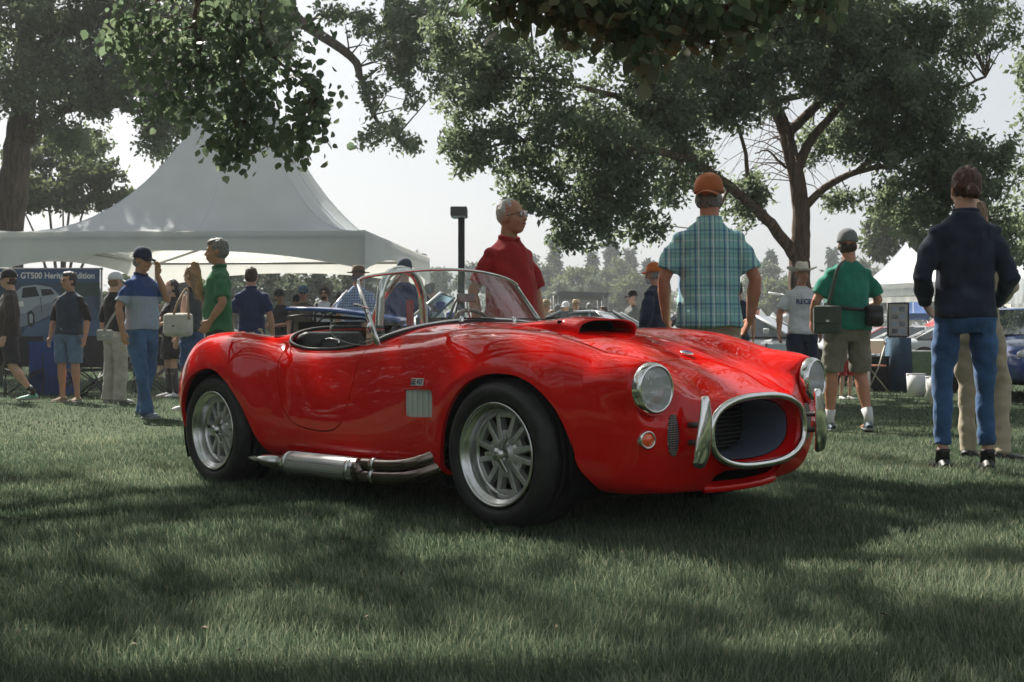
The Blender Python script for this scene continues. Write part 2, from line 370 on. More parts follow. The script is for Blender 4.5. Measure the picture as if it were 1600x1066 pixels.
hl_o = [(.585+.086*cos(a), .600+.086*sin(a)) for a in np.linspace(0, 2*pi, 40)[:-1]]; V, T = clip(V, T, -np.where(V[:, 0] > .5, sd_poly(V[:, 1:3], hl_o), 1.0)); V, T = clip(V, T, -F_front(mesh_o, V)); V, T = clip(V, T, -F_front(chin_o, V))
GAP = .003
fd = F_side(door_o, V); fd = np.where(V[:, 2] > .9, 1.0, fd)
DV, DT = clip(V, T, fd+GAP); V, T = clip(V, T, -(fd-GAP))
fh = F_top(hood_o, V); HV, HT = clip(V, T, fh+GAP); V, T = clip(V, T, -(fh-GAP))
ft = F_top(trunk_o, V); TV, TT = clip(V, T, ft+GAP); V, T = clip(V, T, -(ft-GAP))
def mirror(V, T):
    W = V.copy(); W[:, 1] *= -1; W[:, 4] *= -1
    return W, T[:, ::-1].copy()
def panel(name, V, T, both, flange, m=None, side=1):
    """one pressed panel: outer skin, its mirror image if it crosses the middle, and turned-in edges"""
    if both:
        W, U = mirror(V, T); n = len(V)
        on = np.abs(V[:, 1]) < 1e-6; idx = np.arange(n)+n; idx[on] = np.arange(n)[on]
        V = np.concatenate([V, W]); T = np.concatenate([T, idx[U]])
    elif side < 0: V, T = mirror(V, T)
    ok = (T[:, 0] != T[:, 1]) & (T[:, 1] != T[:, 2]) & (T[:, 0] != T[:, 2]); T = T[ok]
    E = np.concatenate([T[:, [0, 1]], T[:, [1, 2]], T[:, [2, 0]]])
    key = E[:, 0].astype(np.int64)*(len(V)+1)+E[:, 1]; rev = E[:, 1].astype(np.int64)*(len(V)+1)+E[:, 0]
    bd = E[~np.isin(key, rev)]
    X = [V]; TT2 = [T]; n = len(V)
    P = V[:, :3]; N = V[:, 3:]
    a, b = bd[:, 0], bd[:, 1]
    ed = P[b]-P[a]; fn = np.cross(ed, (N[a]+N[b])/2); fn /= np.maximum(np.linalg.norm(fn, axis=1, keepdims=True), 1e-9)
    acc = np.zeros((len(V), 3)); np.add.at(acc, a, fn); np.add.at(acc, b, fn); acc /= np.maximum(np.linalg.norm(acc, axis=1, keepdims=True), 1e-9)
    bi = np.unique(bd); pos = np.full(len(V), -1); pos[bi] = np.arange(len(bi)); k = len(bi)
    o1 = np.c_[P[bi], acc[bi]]; o2 = np.c_[P[bi]-N[bi]*flange, acc[bi]]
    X += [o1, o2]
    pa, pb = pos[a]+n, pos[b]+n
    TT2 += [np.c_[pb, pa, pa+k], np.c_[pb, pa+k, pb+k]]
    V = np.concatenate(X); T = np.concatenate(TT2)
    return mk(name, V[:, :3], T, m or M['red'], car, nrm=V[:, 3:])
panel('body', V, T, True, .022)
panel('bonnet', HV, HT, True, .012); panel('boot_lid', TV, TT, True, .012)
panel('door', DV, DT, False, .02, side=-1); panel('door', DV, DT, False, .02)

# wheel housings, floor and dark insides
g = G()
for cx, r in ((0, .40), (-WB, .40)):
    for s in (-1, 1):
        prof = [(r, s*.33), (r, s*.755)]
        n_ = 25; Vv = []; Ff = []
        for rr, yy in ((.0, .33), (r, .33), (r, .75)):
            Vv += [(rr*cos(a), yy*s, rr*sin(a)) for a in np.linspace(-.45, pi+.45, n_)]
        for i in range(2): Ff += [(i*n_+k, i*n_+k+1, (i+1)*n_+k+1, (i+1)*n_+k) for k in range(n_-1)]
        g.add(Vv, Ff, tr(cx, 0, HUBZ))
g.add(*box((-1.15, 0, .30), (3.0, .60, .16))); g.add(*box((-1.15, 0, .225), (1.42, 1.22, .05)))
g.add(*box((-1.15, 0, .40), (1.5, 1.28, .04)))
g.obj('underbody', M['dark'], car, False)
def surf(x, y):
    """height of the bodywork over a spot in plan"""
    A = PB.reshape(-1, 3); m = (A[:, 2] > .35); A = A[m]; d = (A[:, 0]-x)**2+(A[:, 1]-abs(y))**2
    k = np.argsort(d)[:60]; k = k[np.argsort(-A[k, 2])[:20]]; k = k[np.argsort(d[k])[:4]]; return float(A[k, 2].mean())
def side_y(x, z):
    A = PB.reshape(-1, 3); A = A[A[:, 1] > .3]; d = (A[:, 0]-x)**2+(A[:, 2]-z)**2; k = np.argsort(d)[:4]; return float(A[k, 1].mean())

# bonnet scoop
def scoop():
    nx, nt_ = 22, 20; V = []; F = []
    for i in range(nx):
        t = i/(nx-1); x = -.56+t*.50; hgt = -.004+.056*min(1, (t/.75))**1.25; wd = .15+.055*t
        for k in range(nt_):
            a = pi*k/(nt_-1); cy = -cos(a); sx = math.copysign(abs(cy)**.55, cy); cz = sin(a)**.42
            y = wd*sx; z0 = surf(x, y)-.012
            V.append((x+(.02 if i == nx-1 else 0)*cz, y, z0+(hgt+.012)*cz))
    for i in range(nx-1):
        for k in range(nt_-1): F.append((i*nt_+k, i*nt_+k+1, (i+1)*nt_+k+1, (i+1)*nt_+k))
    o = mk('bonnet_scoop', V, F, M['red'], car); s = o.modifiers.new('s', 'SOLIDIFY'); s.thickness = .007; s.offset = 0
    g = G(); g.add(*box((-.19, 0, surf(-.19, 0)+.010), (.02, .38, .048))); g.add(*box((-.125, 0, surf(-.11, 0)+.000), (.12, .36, .004)))
    b = g.obj('scoop_opening', M['dark'], o, False)
scoop()

# nose: chrome ring, duct, radiator, overriders
def oval(a, b, n=64, p=2.55, cy=0, cz=.408):
    o = []
    for k in range(n):
        t = 2*pi*k/n; c, s = cos(t), sin(t)
        o.append((cy+a*math.copysign(abs(c)**(2/p), c), cz+b*math.copysign(abs(s)**(2/p), s)*(1 if s > 0 else .97)))
    return o
ring = [(.780-.010*(y/.35)**2, y, z) for y, z in oval(.345, .145)]
mk('nose_ring', *tube(ring, .0150, 14, True), M['chrome'], car)
def duct(name, x0, x1, a0, b0, a1, b1, m, n=64):
    A = oval(a0, b0, n); B = oval(a1, b1, n)
    V = [(x0-.006*(y/.35)**2, y, z) for y, z in A]+[(x1, y, z) for y, z in B]; F = [(k, (k+1) % n, n+(k+1) % n, n+k) for k in range(n)]
    return mk(name, V, F, m, car)
duct('mouth_lip', .77, .70, .342, .146, .325, .128, M['red'])
duct('duct_wall', .70, .47, .325, .124, .315, .124, M['shroud'])
rad = mk('radiator', *plane_prism(oval(.305, .132), .0, .02, 'yz'), M['black'], car, False); rad.location.x = .46
g = G()
for k in range(13):
    z = .30+k*.0185; hw = .30*math.sqrt(max(.05, 1-((z-.408)/.135)**2)); g.add(*box((.035, 0, z), (.02, 2*hw, .006)))
g.obj('radiator_slat', M['darkalu'], rad, False)
g = G(); g.add(*box((.48, 0, .225), (.30, .46, .10))); mk('chin_duct', np.concatenate(g.V), g.F, M['dark'], car, False).location.x = -.02
for s in (-1, 1):
    path = smooth_path([(.788, s*.414, .568), (.797, s*.418, .545), (.802, s*.426, .48), (.802, s*.435, .41), (.797, s*.443, .345), (.784, s*.452, .290)], 5)
    n = len(path); rad_ = []
    for i in range(n):
        t = i/(n-1); wd = (.013+.034*min(1, t/.62)**.9)*(1-.22*max(0, (t-.8)/.2)); th = .016
        if i == 0: wd, th = .004, .004
        if i == 1: wd, th = .011, .011
        if i == n-1: wd, th = .026, .008
        rad_.append((th, wd))
    ov = mk('overrider', *tube(path, rad_, 14, up=(1, 0, .15)), M['chrome'], car)
    for z in (.385, .455):
        st = mk('overrider_stay', *tube([(.66, s*.40, z-.004), (.785, s*.432, z)], .0115, 10), M['darkalu'], ov)
        b = mk('stay_bush', *tube([(.675, s*.405, z-.004), (.705, s*.411, z-.003)], .019, 12), M['black'], ov)
# lower chin scoop lip
path = [(.700-.25*abs(y)**2*1.8, y, .174+.25*abs(y)**3) for y in np.linspace(-.26, .26, 17)]
mk('chin_lip', *tube(path, .016, 10, flat=.7), M['red'], car)

# headlamps, indicators, oil-cooler grilles
def headlamp(s):
    r = thing_part('headlight', car, (.652, s*.585, .600), s*.10)
    mk('chrome_rim', *lathe([(.088, -.005), (.101, .0), (.1045, .012), (.103, .028), (.097, .040), (.090, .046), (.085, .044), (.083, .036)], 48, 'X', False), M['chrome'], r)
    mk('reflector', *lathe([(.0845, .036), (.075, .012), (.055, -.018), (.03, -.036), (.0, -.042)], 40, 'X', False), M['reflector'], r)
    mk('bulb', *lathe([(.0, .012), (.010, .010), (.014, .0), (.012, -.02), (.012, -.04)], 16, 'X', False), M['chrome'], r)
    V = []; F = []; nr, na = 10, 40
    for i in range(nr+1):
        for k in range(na):
            q = .0845*i/nr; a = 2*pi*k/na; V.append((.040+.014*(1-(i/nr)**2), q*cos(a), q*sin(a)))
    for i in range(nr):
        for k in range(na): F.append((i*na+k, (i+1)*na+k, (i+1)*na+(k+1) % na, i*na+(k+1) % na))
    mk('lens', V, F, M['lens'], r)
def thing_part(name, parent, loc, rz=0):
    o = bpy.data.objects.new(name, None); COL.objects.link(o); o.parent = parent; o.location = loc; o.rotation_euler = (0, 0, rz); o.empty_display_size = .05
    return o
M['reflector'] = mat('lamp_reflector', (.75, .76, .78), .16, metal=1.0)
def lens_mat():
    m = bpy.data.materials.new('lamp_lens'); m.use_nodes = True; nt = m.node_tree; nt.nodes.clear()
    o = nt.nodes.new('ShaderNodeOutputMaterial'); t = nt.nodes.new('ShaderNodeBsdfTransparent'); t.inputs[0].default_value = (.93, .95, .96, 1)
    g = nt.nodes.new('ShaderNodeBsdfGlossy'); g.inputs['Roughness'].default_value = .06
    f = nt.nodes.new('ShaderNodeFresnel'); f.inputs[0].default_value = 1.6; x = nt.nodes.new('ShaderNodeMixShader')
    tc = nt.nodes.new('ShaderNodeTexCoord'); wv = nt.nodes.new('ShaderNodeTexWave'); wv.bands_direction = 'Y'; wv.inputs['Scale'].default_value = 34
    bp = nt.nodes.new('ShaderNodeBump'); bp.inputs['Strength'].default_value = .9; bp.inputs['Distance'].default_value = .006
    d = nt.nodes.new('ShaderNodeBsdfDiffuse'); d.inputs[0].default_value = (.88, .90, .92, 1); x2 = nt.nodes.new('ShaderNodeMixShader'); x2.inputs[0].default_value = .34
    nt.links.new(tc.outputs['Object'], wv.inputs[0]); nt.links.new(wv.outputs[1], bp.inputs['Height']); nt.links.new(bp.outputs[0], g.inputs['Normal'])
    nt.links.new(bp.outputs[0], f.inputs['Normal'])
    nt.links.new(f.outputs[0], x.inputs[0]); nt.links.new(t.outputs[0], x.inputs[1]); nt.links.new(g.outputs[0], x.inputs[2])
    nt.links.new(x.outputs[0], x2.inputs[1]); nt.links.new(d.outputs[0], x2.inputs[2]); nt.links.new(x2.outputs[0], o.inputs[0]); return m
M['lens'] = lens_mat()
for s in (-1, 1):
    headlamp(s)
    t = thing_part('turn_signal', car, (.648, s*.618, .405), s*.30)
    mk('signal_body', *lathe([(.036, -.02), (.036, .030), (.033, .038), (.028, .036), (.027, .028)], 28, 'X', False), M['chrome'], t)
    mk('signal_lens', *lathe([(.0275, .028), (.026, .033), (.015, .039), (0, .041)], 24, 'X', False), M['orange'], t)
def mesh_mat():
    m, nt, b = nodes('expanded_mesh'); tc = nt.nodes.new('ShaderNodeTexCoord'); v = nt.nodes.new('ShaderNodeTexVoronoi'); v.feature = 'DISTANCE_TO_EDGE'; v.inputs['Scale'].default_value = 110
    v.inputs['Randomness'].default_value = 0
    r = nt.nodes.new('ShaderNodeValToRGB'); r.color_ramp.elements[0].position = .06; r.color_ramp.elements[1].position = .12
    r.color_ramp.elements[0].color = (.65, .65, .65, 1); r.color_ramp.elements[1].color = (.02, .02, .02, 1)
    nt.links.new(tc.outputs['Object'], v.inputs[0]); nt.links.new(v.outputs[0], r.inputs[0]); nt.links.new(r.outputs[0], b.inputs['Base Color'])
    b.inputs['Roughness'].default_value = .4; b.inputs['Metallic'].default_value = .6; return m
M['mesh'] = mesh_mat()
for s in (-1, 1):
    V, F = plane_prism([(s*y, z) for y, z in mesh_o], .0, .01, 'yz'); o = mk('cooler_grille', V, F, M['mesh'], car, False); o.location.x = .688

# side vents with upright louvres, badges
for s in (-1, 1):
    yv = side_y(-.53, .52)
    g = G(); g.add(*box((-.53, s*(yv-.085), .52), (.24, .02, .16)))
    v = g.obj('vent_backing', M['dark'], car, False)
    for k in range(6):
        x = -.628+k*.038
        mk('louvre', *plane_prism([(x, s*(yv-.018)), (x+.040, s*(yv-.012)), (x+.045, s*(yv-.015)), (x+.004, s*(yv-.023))], .450, .59, 'xy'), M['louv'] if 'louv' in M else M.setdefault('louv', mat('brushed_louvre', (.55, .62, .58), .5, metal=.25, bump=.1, bscale=150)), v, False)
def badge(s):
    A_ = PB.reshape(-1, 3); N_ = NB.reshape(-1, 3); dd = np.where(A_[:, 1] > .4, (A_[:, 0]+.52)**2+(A_[:, 2]-.622)**2, 9); k_ = int(np.argmin(dd)); nn = Vector(N_[k_]); pt = Vector(A_[k_])+nn*.003
    nn.y *= s; pt.y *= s; r = thing_part('wing_badge', car, pt, 0); zc = Vector((0, 0, 1)); yc = -nn*1.0; zc = (zc-yc*zc.dot(yc)).normalized(); xc = yc.cross(zc)
    if s > 0: pass
    r.rotation_euler = Matrix((xc, yc, zc)).transposed().to_euler()
    V, F = box((0, 0, 0), (.100, .004, .034)); b = mk('badge_plate', V, F, mat('badge_enamel', (.62, .62, .60), .3), r, False); bevel(b, .0015)
    for z, c in ((.009, 'bred'), (-.009, 'bblue')):
        mk('badge_bar', *box((-.028, -.0026, z), (.036, .002, .006)), M[c], r, False)
    mk('badge_bar', *box((-.028, -.0026, 0), (.036, .002, .005)), M['black'], r, False)
    t = bpy.data.curves.new('badge_number', 'FONT'); t.body = '427'; t.size = .032; t.align_x = 'CENTER'; t.align_y = 'CENTER'; t.extrude = .0008
    o = bpy.data.objects.new('badge_number', t); COL.objects.link(o); o.parent = r; o.location = (.024, -.0032, 0); o.rotation_euler = (pi/2, 0, 0)
    me = bpy.data.meshes.new_from_object(o.evaluated_get(bpy.context.evaluated_depsgraph_get())); q = bpy.data.objects.new('badge_number', me); COL.objects.link(q); q.parent = r; q.location = (.024, -.0032, 0); q.rotation_euler = (pi/2, 0, 0); me.materials.clear(); me.materials.append(M['bblue']); bpy.data.objects.remove(o)
M['bred'] = mat('badge_red', (.4, .01, .01), .4); M['bblue'] = mat('badge_blue', (.01, .02, .12), .4)
badge(-1); badge(1)
e = thing_part('nose_badge', car, (.40, 0, surf(.40, 0)+.002)); e.rotation_euler = (0, radians(16), 0)
mk('badge_disc', *lathe([(.0, .006), (.022, .006), (.029, .003), (.031, 0)], 28, 'Z', False), M['chrome'], e)
mk('badge_centre', *lathe([(.0, .0075), (.018, .0072), (.020, .006)], 24, 'Z', False), M['bblue'], e)
# hinge screws at the cowl, filler cap
cap = thing_part('filler_cap', car, (-2.50, -.50, surf(-2.50, .50)))
mk('cap_disc', *lathe([(.066, -.01), (.070, .006), (.060, .022), (.03, .030), (0, .031)], 28, 'Z', False), M['chrome'], cap)
mk('cap_lever', *box((0, 0, .038), (.15, .016, .010)), M['chrome'], cap, False)

# windscreen
base = [(-1.005, -.615, .805), (-.955, -.56, .835), (-.90, -.42, .872), (-.865, -.22, .897), (-.852, 0, .905)]
base = base+[(x, -y, z) for x, y, z in base[-2::-1]]
top = [(-1.222, -.570, 1.108), (-1.210, -.535, 1.130), (-1.155, -.40, 1.153), (-1.115, -.20, 1.174), (-1.10, 0, 1.181)]
top = top+[(x, -y, z) for x, y, z in top[-2::-1]]
B = smooth_path(base, 8); Tt = smooth_path(top, 8)
ws = mk('windscreen_glass', [tuple(p) for p in B+Tt], [(i, i+1, len(B)+i+1, len(B)+i) for i in range(len(B)-1)], M['glass'], car)
frame = smooth_path([B[0]]+[Vector((-1.10, -.585, .94))]+Tt[:], 1)
fr = [Vector((-.995, -.620, .785))+(Vector((-1.218, -.573, 1.098))-Vector((-.995, -.620, .785)))*k/6 for k in range(7)]
fr = fr+[Vector((-1.224, -.564, 1.116))]+Tt[4:-4]+[Vector((-1.224, .564, 1.116))]+[Vector((p.x, -p.y, p.z)) for p in fr[::-1]]
mk('windscreen_frame', *tube(fr, (.010), 10, flat=.8), M['chrome'], car)
for s in (-1, 1):
    mk('windscreen_post', *tube([(-.988, s*.626, .77), (-1.065, s*.610, .88), (-1.145, s*.593, .993), (-1.214, s*.577, 1.09)], [(.020, .010), (.019, .009), (.014, .008), (.009, .008)], 10, up=(1, 0, .3)), M['chrome'], car)
mk('windscreen_seal', *tube([p+Vector((.004, 0, -.006)) for p in B], .013, 8), M['black'], car)
mk('windscreen_bottom_trim', *tube([p+Vector((-.002, 0, .008)) for p in B], .007, 8), M['chrome'], car)
for y0 in (-.25, .12):
    p = [(-.80, y0, .912), (-.835, y0+.16, .914), (-.862, y0+.36, .912)]
    wv = mk('wiper', *tube(p, .004, 6), M['black'], car)
    mk('wiper_spindle', *lathe([(.012, -.01), (.012, .01), (.006, .018), (0, .02)], 12, 'Z', False), M['chrome'], wv).location = (-.80, y0, .905)
for s in (-1, 1):                                         # little wing windows hanging off the posts
    P = sp2([(-1.10, 1.02), (-1.07, .93), (-1.035, .80), (-1.10, .792), (-1.27, .80), (-1.335, .835), (-1.345, .90), (-1.335, .955), (-1.30, .975)], 4)
    P = sp2([(-1.035, .80), (-1.07, .86), (-1.10, .905), (-1.20, .905), (-1.36, .905), (-1.385, .885), (-1.375, .845), (-1.31, .815), (-1.19, .79), (-1.09, .785)], 4)
    o = mk('wind_deflector', *plane_prism(P, s*.626, s*.630), M['glass2'], car, False)
    mk('deflector_edge', *tube([(x, s*.628, z) for x, z in P], .0022, 6, True), M['glassedge'] if 'glassedge' in M else M.setdefault('glassedge', mat('polished_plastic_edge', (.35, .38, .37), .2)), o)
    for z in (.83, .885):
        mk('deflector_clip', *box((-1.075+.7*(.86-z), s*.622, z), (.045, .02, .022)), M['chrome'], o, False)
mir = thing_part('mirror', car, (-1.06, .02, 1.03))
V, F = box((0, 0, 0), (.016, .13, .045)); b = mk('mirror_housing', V, F, mat('mirror_grey', (.30, .33, .34), .35), mir); bevel(b, .008)
mk('mirror_stem', *tube([(0, 0, .0), (.03, 0, -.12)], .005, 8), M['chrome'], mir)
wm = thing_part('door_mirror', car, (-1.115, -.655, .985))
mk('mirror_arm', *tube([(.03, .045, -.02), (0, .0, -.0), (-.015, -.015, .0)], .006, 8), M['chrome'], wm)
# cockpit
g = G(); g.add(*box((-1.48, 0, .44), (1.0, 1.18, .03))); g.add(*box((-.99, 0, .66), (.02, 1.16, .44))); g.add(*box((-1.97, 0, .63), (.02, 1.16, .42)))
for s in (-1, 1): g.add(*box((-1.48, s*.61, .59), (.98, .02, .32)))
g.add(*box((-1.45, 0, .52), (.9, .22, .16))); g.obj('cockpit_tub', M['dark'], car, False)
cr = [(p[0], p[1]) for p in sp2([(-1.02, 0), (-1.04, .30), (-1.10, .54), (-1.20, .606), (-1.45, .606), (-1.68, .606), (-1.82, .580), (-1.92, .45), (-1.94, .22), (-1.95, 0), (-1.94, -.22), (-1.92, -.45), (-1.82, -.580), (-1.68, -.606), (-1.45, -.606), (-1.20, -.606), (-1.10, -.54), (-1.04, -.3)], 5)]
mk('cockpit_rim', *tube([(x, y, surf(x, y)-.006) for x, y in cr], .010, 8, True), M['leather'], car)
dash = mk('dashboard', *tube([(-1.09, y, .835-.10*(abs(y)/.55)**2*.5) for y in np.linspace(-.54, .54, 13)], [(.05, .03)]*13, 12, up=(0, 0, 1)), M['leather'], car)
for s in (-1, 1):
    st = thing_part('seat', car, (-1.55, s*.30, .5))
    V, F = box((0, 0, 0), (.42, .42, .14)); c = mk('seat_cushion', V, F, M['leather'], st); bevel(c, .04, 3)
    V, F = box((0, 0, 0), (.13, .42, .42)); c = mk('seat_backrest', V, F, M['leather'], st); c.location = (-.25, 0, .155); c.rotation_euler = (0, -.28, 0); bevel(c, .045, 3)
sw = thing_part('steering_wheel', car, (-1.27, .30, .80)); sw.rotation_euler = (0, radians(68), 0)
mk('wheel_rim', *tube([(.19*cos(a), .19*sin(a), 0) for a in np.linspace(0, 2*pi, 40)[:-1]], .012, 10, True), M['wood'] if 'wood' in M else M.setdefault('wood', mat('varnished_wood', (.16, .05, .02), .25, coat=1)), sw)
for k in range(3):
    a = pi/2+k*2*pi/3; mk('wheel_spoke', *tube([(0, 0, .02), (.19*cos(a), .19*sin(a), 0)], (.010), 6, flat=.3), M['alu'], sw)
mk('wheel_boss', *lathe([(.035, .0), (.03, .03), (0, .033)], 20, 'Z', False), M['black'], sw)
hp = smooth_path([(-2.03, .19, .84), (-2.03, .20, 1.00), (-2.03, .215, 1.12), (-2.03, .27, 1.215), (-2.03, .37, 1.245), (-2.03, .47, 1.215), (-2.03, .525, 1.12), (-2.03, .54, 1.0), (-2.03, .55, .80)], 6)
rb = mk('roll_hoop', *tube(hp, .026, 16), M['chrome'], car)
mk('hoop_stay', *tube([(-2.03, .37, 1.235), (-2.25, .37, 1.05), (-2.42, .37, .79)], .021, 12), M['chrome'], rb)
mk('seat_harness', *box((-1.99, .40, .95), (.012, .05, .22)), M['bred'], car, False)
mk('belt_buckle', *tube([(-1.60, -.42, .78), (-1.60, -.42, .812), (-1.68, -.42, .822), (-1.76, -.42, .812), (-1.76, -.42, .78)], .008, 8), M['chrome'], car)
# side pipes
def perf_mat():
    m, nt, b = nodes('perforated_shield'); tc = nt.nodes.new('ShaderNodeTexCoord'); v = nt.nodes.new('ShaderNodeTexVoronoi'); v.inputs['Scale'].default_value = 95; v.inputs['Randomness'].default_value = 0
    r = nt.nodes.new('ShaderNodeValToRGB'); r.color_ramp.elements[0].position = .30; r.color_ramp.elements[1].position = .38; r.color_ramp.elements[0].color = (.06, .06, .06, 1); r.color_ramp.elements[1].color = (.62, .62, .61, 1)
    nt.links.new(tc.outputs['Object'], v.inputs[0]); nt.links.new(v.outputs[0], r.inputs[0]); nt.links.new(r.outputs[0], b.inputs['Base Color']); b.inputs['Metallic'].default_value = .9; b.inputs['Roughness'].default_value = .25; return m
M['perf'] = perf_mat()
for s in (-1, 1):
    sp_ = thing_part('side_pipe', car, (0, 0, 0))
    mk('silencer', *tube([(-1.60, s*.80, .185), (-1.50, s*.80, .188), (-.93, s*.80, .192), (-.90, s*.80, .192)], [.034, .058, .058, .050], 24, up=(0, 0, 1)), M['perf'], sp_)
    # perforated heat shield: rows of punched studs standing on the silencer
    V, F = tube([(-1.48, s*.80, .188), (-.98, s*.80, .191)], .0605, 26, cap=False); mk('heat_shield', V, F, M['perf'] if 'perf' in M else M.setdefault('perf', None), sp_) if False else None
    g = G(); V0 = []; F0 = []
    nx, na = 46, 22
    for i in range(nx):
        x = -1.475+i*.0108
        for k in range(na):
            a = -.5+(k+(i % 2)*.5)*(2.9/na)*1.0
            y = s*(.80+.0585*sin(a)*1.0) if False else s*(.80+.0585*cos(a-.35)); z = .19+.0585*sin(a-.35)
            ny, nz = s*cos(a-.35), sin(a-.35); e = .0036
            c = Vector((x, y, z)); tx = Vector((e, 0, 0)); tt = Vector((0, -nz*s*e*s, ny*e)); n_ = Vector((0, ny, nz))*.0022
            n0 = len(V0); V0 += [c-tx, c+tt, c+tx, c-tt, c+n_]; F0 += [(n0, n0+1, n0+4), (n0+1, n0+2, n0+4), (n0+2, n0+3, n0+4), (n0+3, n0, n0+4)]
    tag(mk('heat_shield_stud', V0, F0, M['alu'], sp_, False), None, None, kind='stuff')
    for x in (-1.49, -.965):
        mk('shield_band', *tube([(x-.014, s*.80, .19), (x+.014, s*.80, .19)], .0625, 26), M['alu'], sp_)
    mk('tail_pipe', *tube([(-1.78, s*.845, .205), (-1.70, s*.825, .195), (-1.60, s*.80, .187)], [(.006, .04), (.030, .040), (.036, .036)], 16, up=(0, 0, 1)), M['alu'], sp_)
    mk('collector', *tube([(-.93, s*.80, .192), (-.90, s*.80, .192), (-.86, s*.80, .20)], [.056, .058, .05], 20), M['pipe'], sp_)
    for k, (dy, dz, r_, dx) in enumerate(((0.012, .030, .031, 0), (.020, -.022, .031, .015), (-.02, .012, .029, .0), (-.012, -.03, .029, .02))):
        P = smooth_path([(-.90, s*(.80+dy), .195+dz), (-.70, s*(.802+dy), .20+dz), (-.56+dx, s*(.80+dy), .213+dz), (-.47+dx, s*(.775+dy*.5), .237+dz), (-.42+dx, s*(.70), .275+dz), (-.41+dx, s*.58, .31+dz)], 6)
        hd = mk('header_pipe', *tube(P, r_, 14), M['pipe'], sp_)
        mk('pipe_clamp', *tube([(-.80, s*(.80+dy), .1975+dz), (-.77, s*(.801+dy), .198+dz)], r_+.003, 14), M['alu'], hd)
    V, F = box((-.43, s*.742, .312), (.12, .012, .05)); mk('header_opening', V, F, M['dark'], sp_, False)

# wheels
def wheel(x, s, width, first=None):
    w = thing_part('wheel', car, (x, s*.79, HUBZ), 0 if s < 0 else pi)          # local -Y faces out
    if first:
        for ch in first.children:
            c = ch.copy(); COL.objects.link(c); c.parent = w
        return w
    R = .317; W = width
    sh = [(.222, .012), (.232, -.004), (.245, -.013), (.265, -.016), (.283, -.010), (.297, .003), (.308, .020), (.314, .036)]
    tread = []
    y = .036
    ng = 5; span = W-.072; 
    for k in range(ng):
        a = .036+span*k/ng; b = .036+span*(k+1)/ng
        tread += [(.317, a+.006), (.317, b-.006), (.310, b-.004), (.310, b+.003)] if k < ng-1 else [(.317, a+.006), (.317, b)]
    prof = sh+tread+[(R-.003, W-.034), (.300, W-.015), (.27, W), (.222, W-.01)]
    V, F = lathe(prof, 120, 'Y', False); ty = mk('tyre', V, F, M['tyrew'], w)
    # rim: outer lip, stepped dish and barrel
    mk('rim', *lathe([(.216, .012), (.222, .004), (.2215, -.004), (.217, -.008), (.211, -.006), (.208, .002), (.204, .010), (.190, .016), (.186, .022), (.182, .050), (.176, .062), (.170, .066), (.170, .072), (.170, W-.02)], 72, 'Y', False), M['alu'], w)
    mk('brake_disc', *lathe([(.0, .135), (.15, .135), (.155, .138), (.155, .15)], 40, 'Y', False), M['darkalu'], w)
    mk('wheel_back', *lathe([(.0, .17), (.169, .17)], 40, 'Y', False), M['dark'], w)
    hb = G(); hb.add(*lathe([(.078, .085), (.075, .058), (.062, .048), (.044, .042), (.040, .034)], 36, 'Y', False)); hb.obj('hub', M['castalu'], w)
    # cast spokes: each is a web with two raised ribs that fork towards the rim
    g = G()
    def bar(p0, p1, w0, w1, h0, h1):
        p0 = Vector(p0); p1 = Vector(p1); d = (p1-p0).normalized(); n = Vector((-d.z, 0, d.x))
        V = []
        for p, wd, hh in ((p0, w0, h0), (p1, w1, h1)):
            for sgn in (-1, 1):
                V.append(p+n*sgn*wd*.5+Vector((0, 0, 0))); V.append(p+n*sgn*wd*.5*1.35+Vector((0, hh, 0)))
        F = [(0, 2, 6, 4), (0, 4, 5, 1), (2, 3, 7, 6), (0, 1, 3, 2), (4, 6, 7, 5)]
        return V, F
    for a0 in (-.27, .27):
        e = a0*1.0
        V, F = bar((.052*sin(a0*1.15), .046, .052*cos(a0*1.15)), (.172*sin(a0*1.0+math.copysign(.035, a0)), .060, .172*cos(a0+math.copysign(.035, a0))), .026, .021, .035, .030); g.add(V, F)
    V, F = bar((0, .054, .040), (0, .062, .100), .040, .044, .03, .03); g.add(V, F)
    V, F = bar((0, .060, .152), (0, .062, .176), .085, .100, .03, .03); g.add(V, F)
    sp = g.obj('spoke', M['castalu'], w, False); bevel(sp, .003, 2)
    for k in range(1, 6):
        c = sp.copy(); COL.objects.link(c); c.parent = w; c.rotation_euler = (0, k*pi/3, 0)
    mk('knock_off_hub', *lathe([(.040, .045), (.038, .018), (.030, .004), (.024, -.004), (.0, -.006)], 30, 'Y', False), M['alu'], w)
    g = G(); g.add(*bar((0, .0, .020), (0, .016, .086), .026, .014, .020, .014)); e = g.obj('knock_off_ear', M['alu'], w, False); bevel(e, .003, 2); e.rotation_euler = (0, .5, 0)
    for k in (1, 2):
        c = e.copy(); COL.objects.link(c); c.parent = w; c.rotation_euler = (0, .5+k*2*pi/3, 0)
    return w
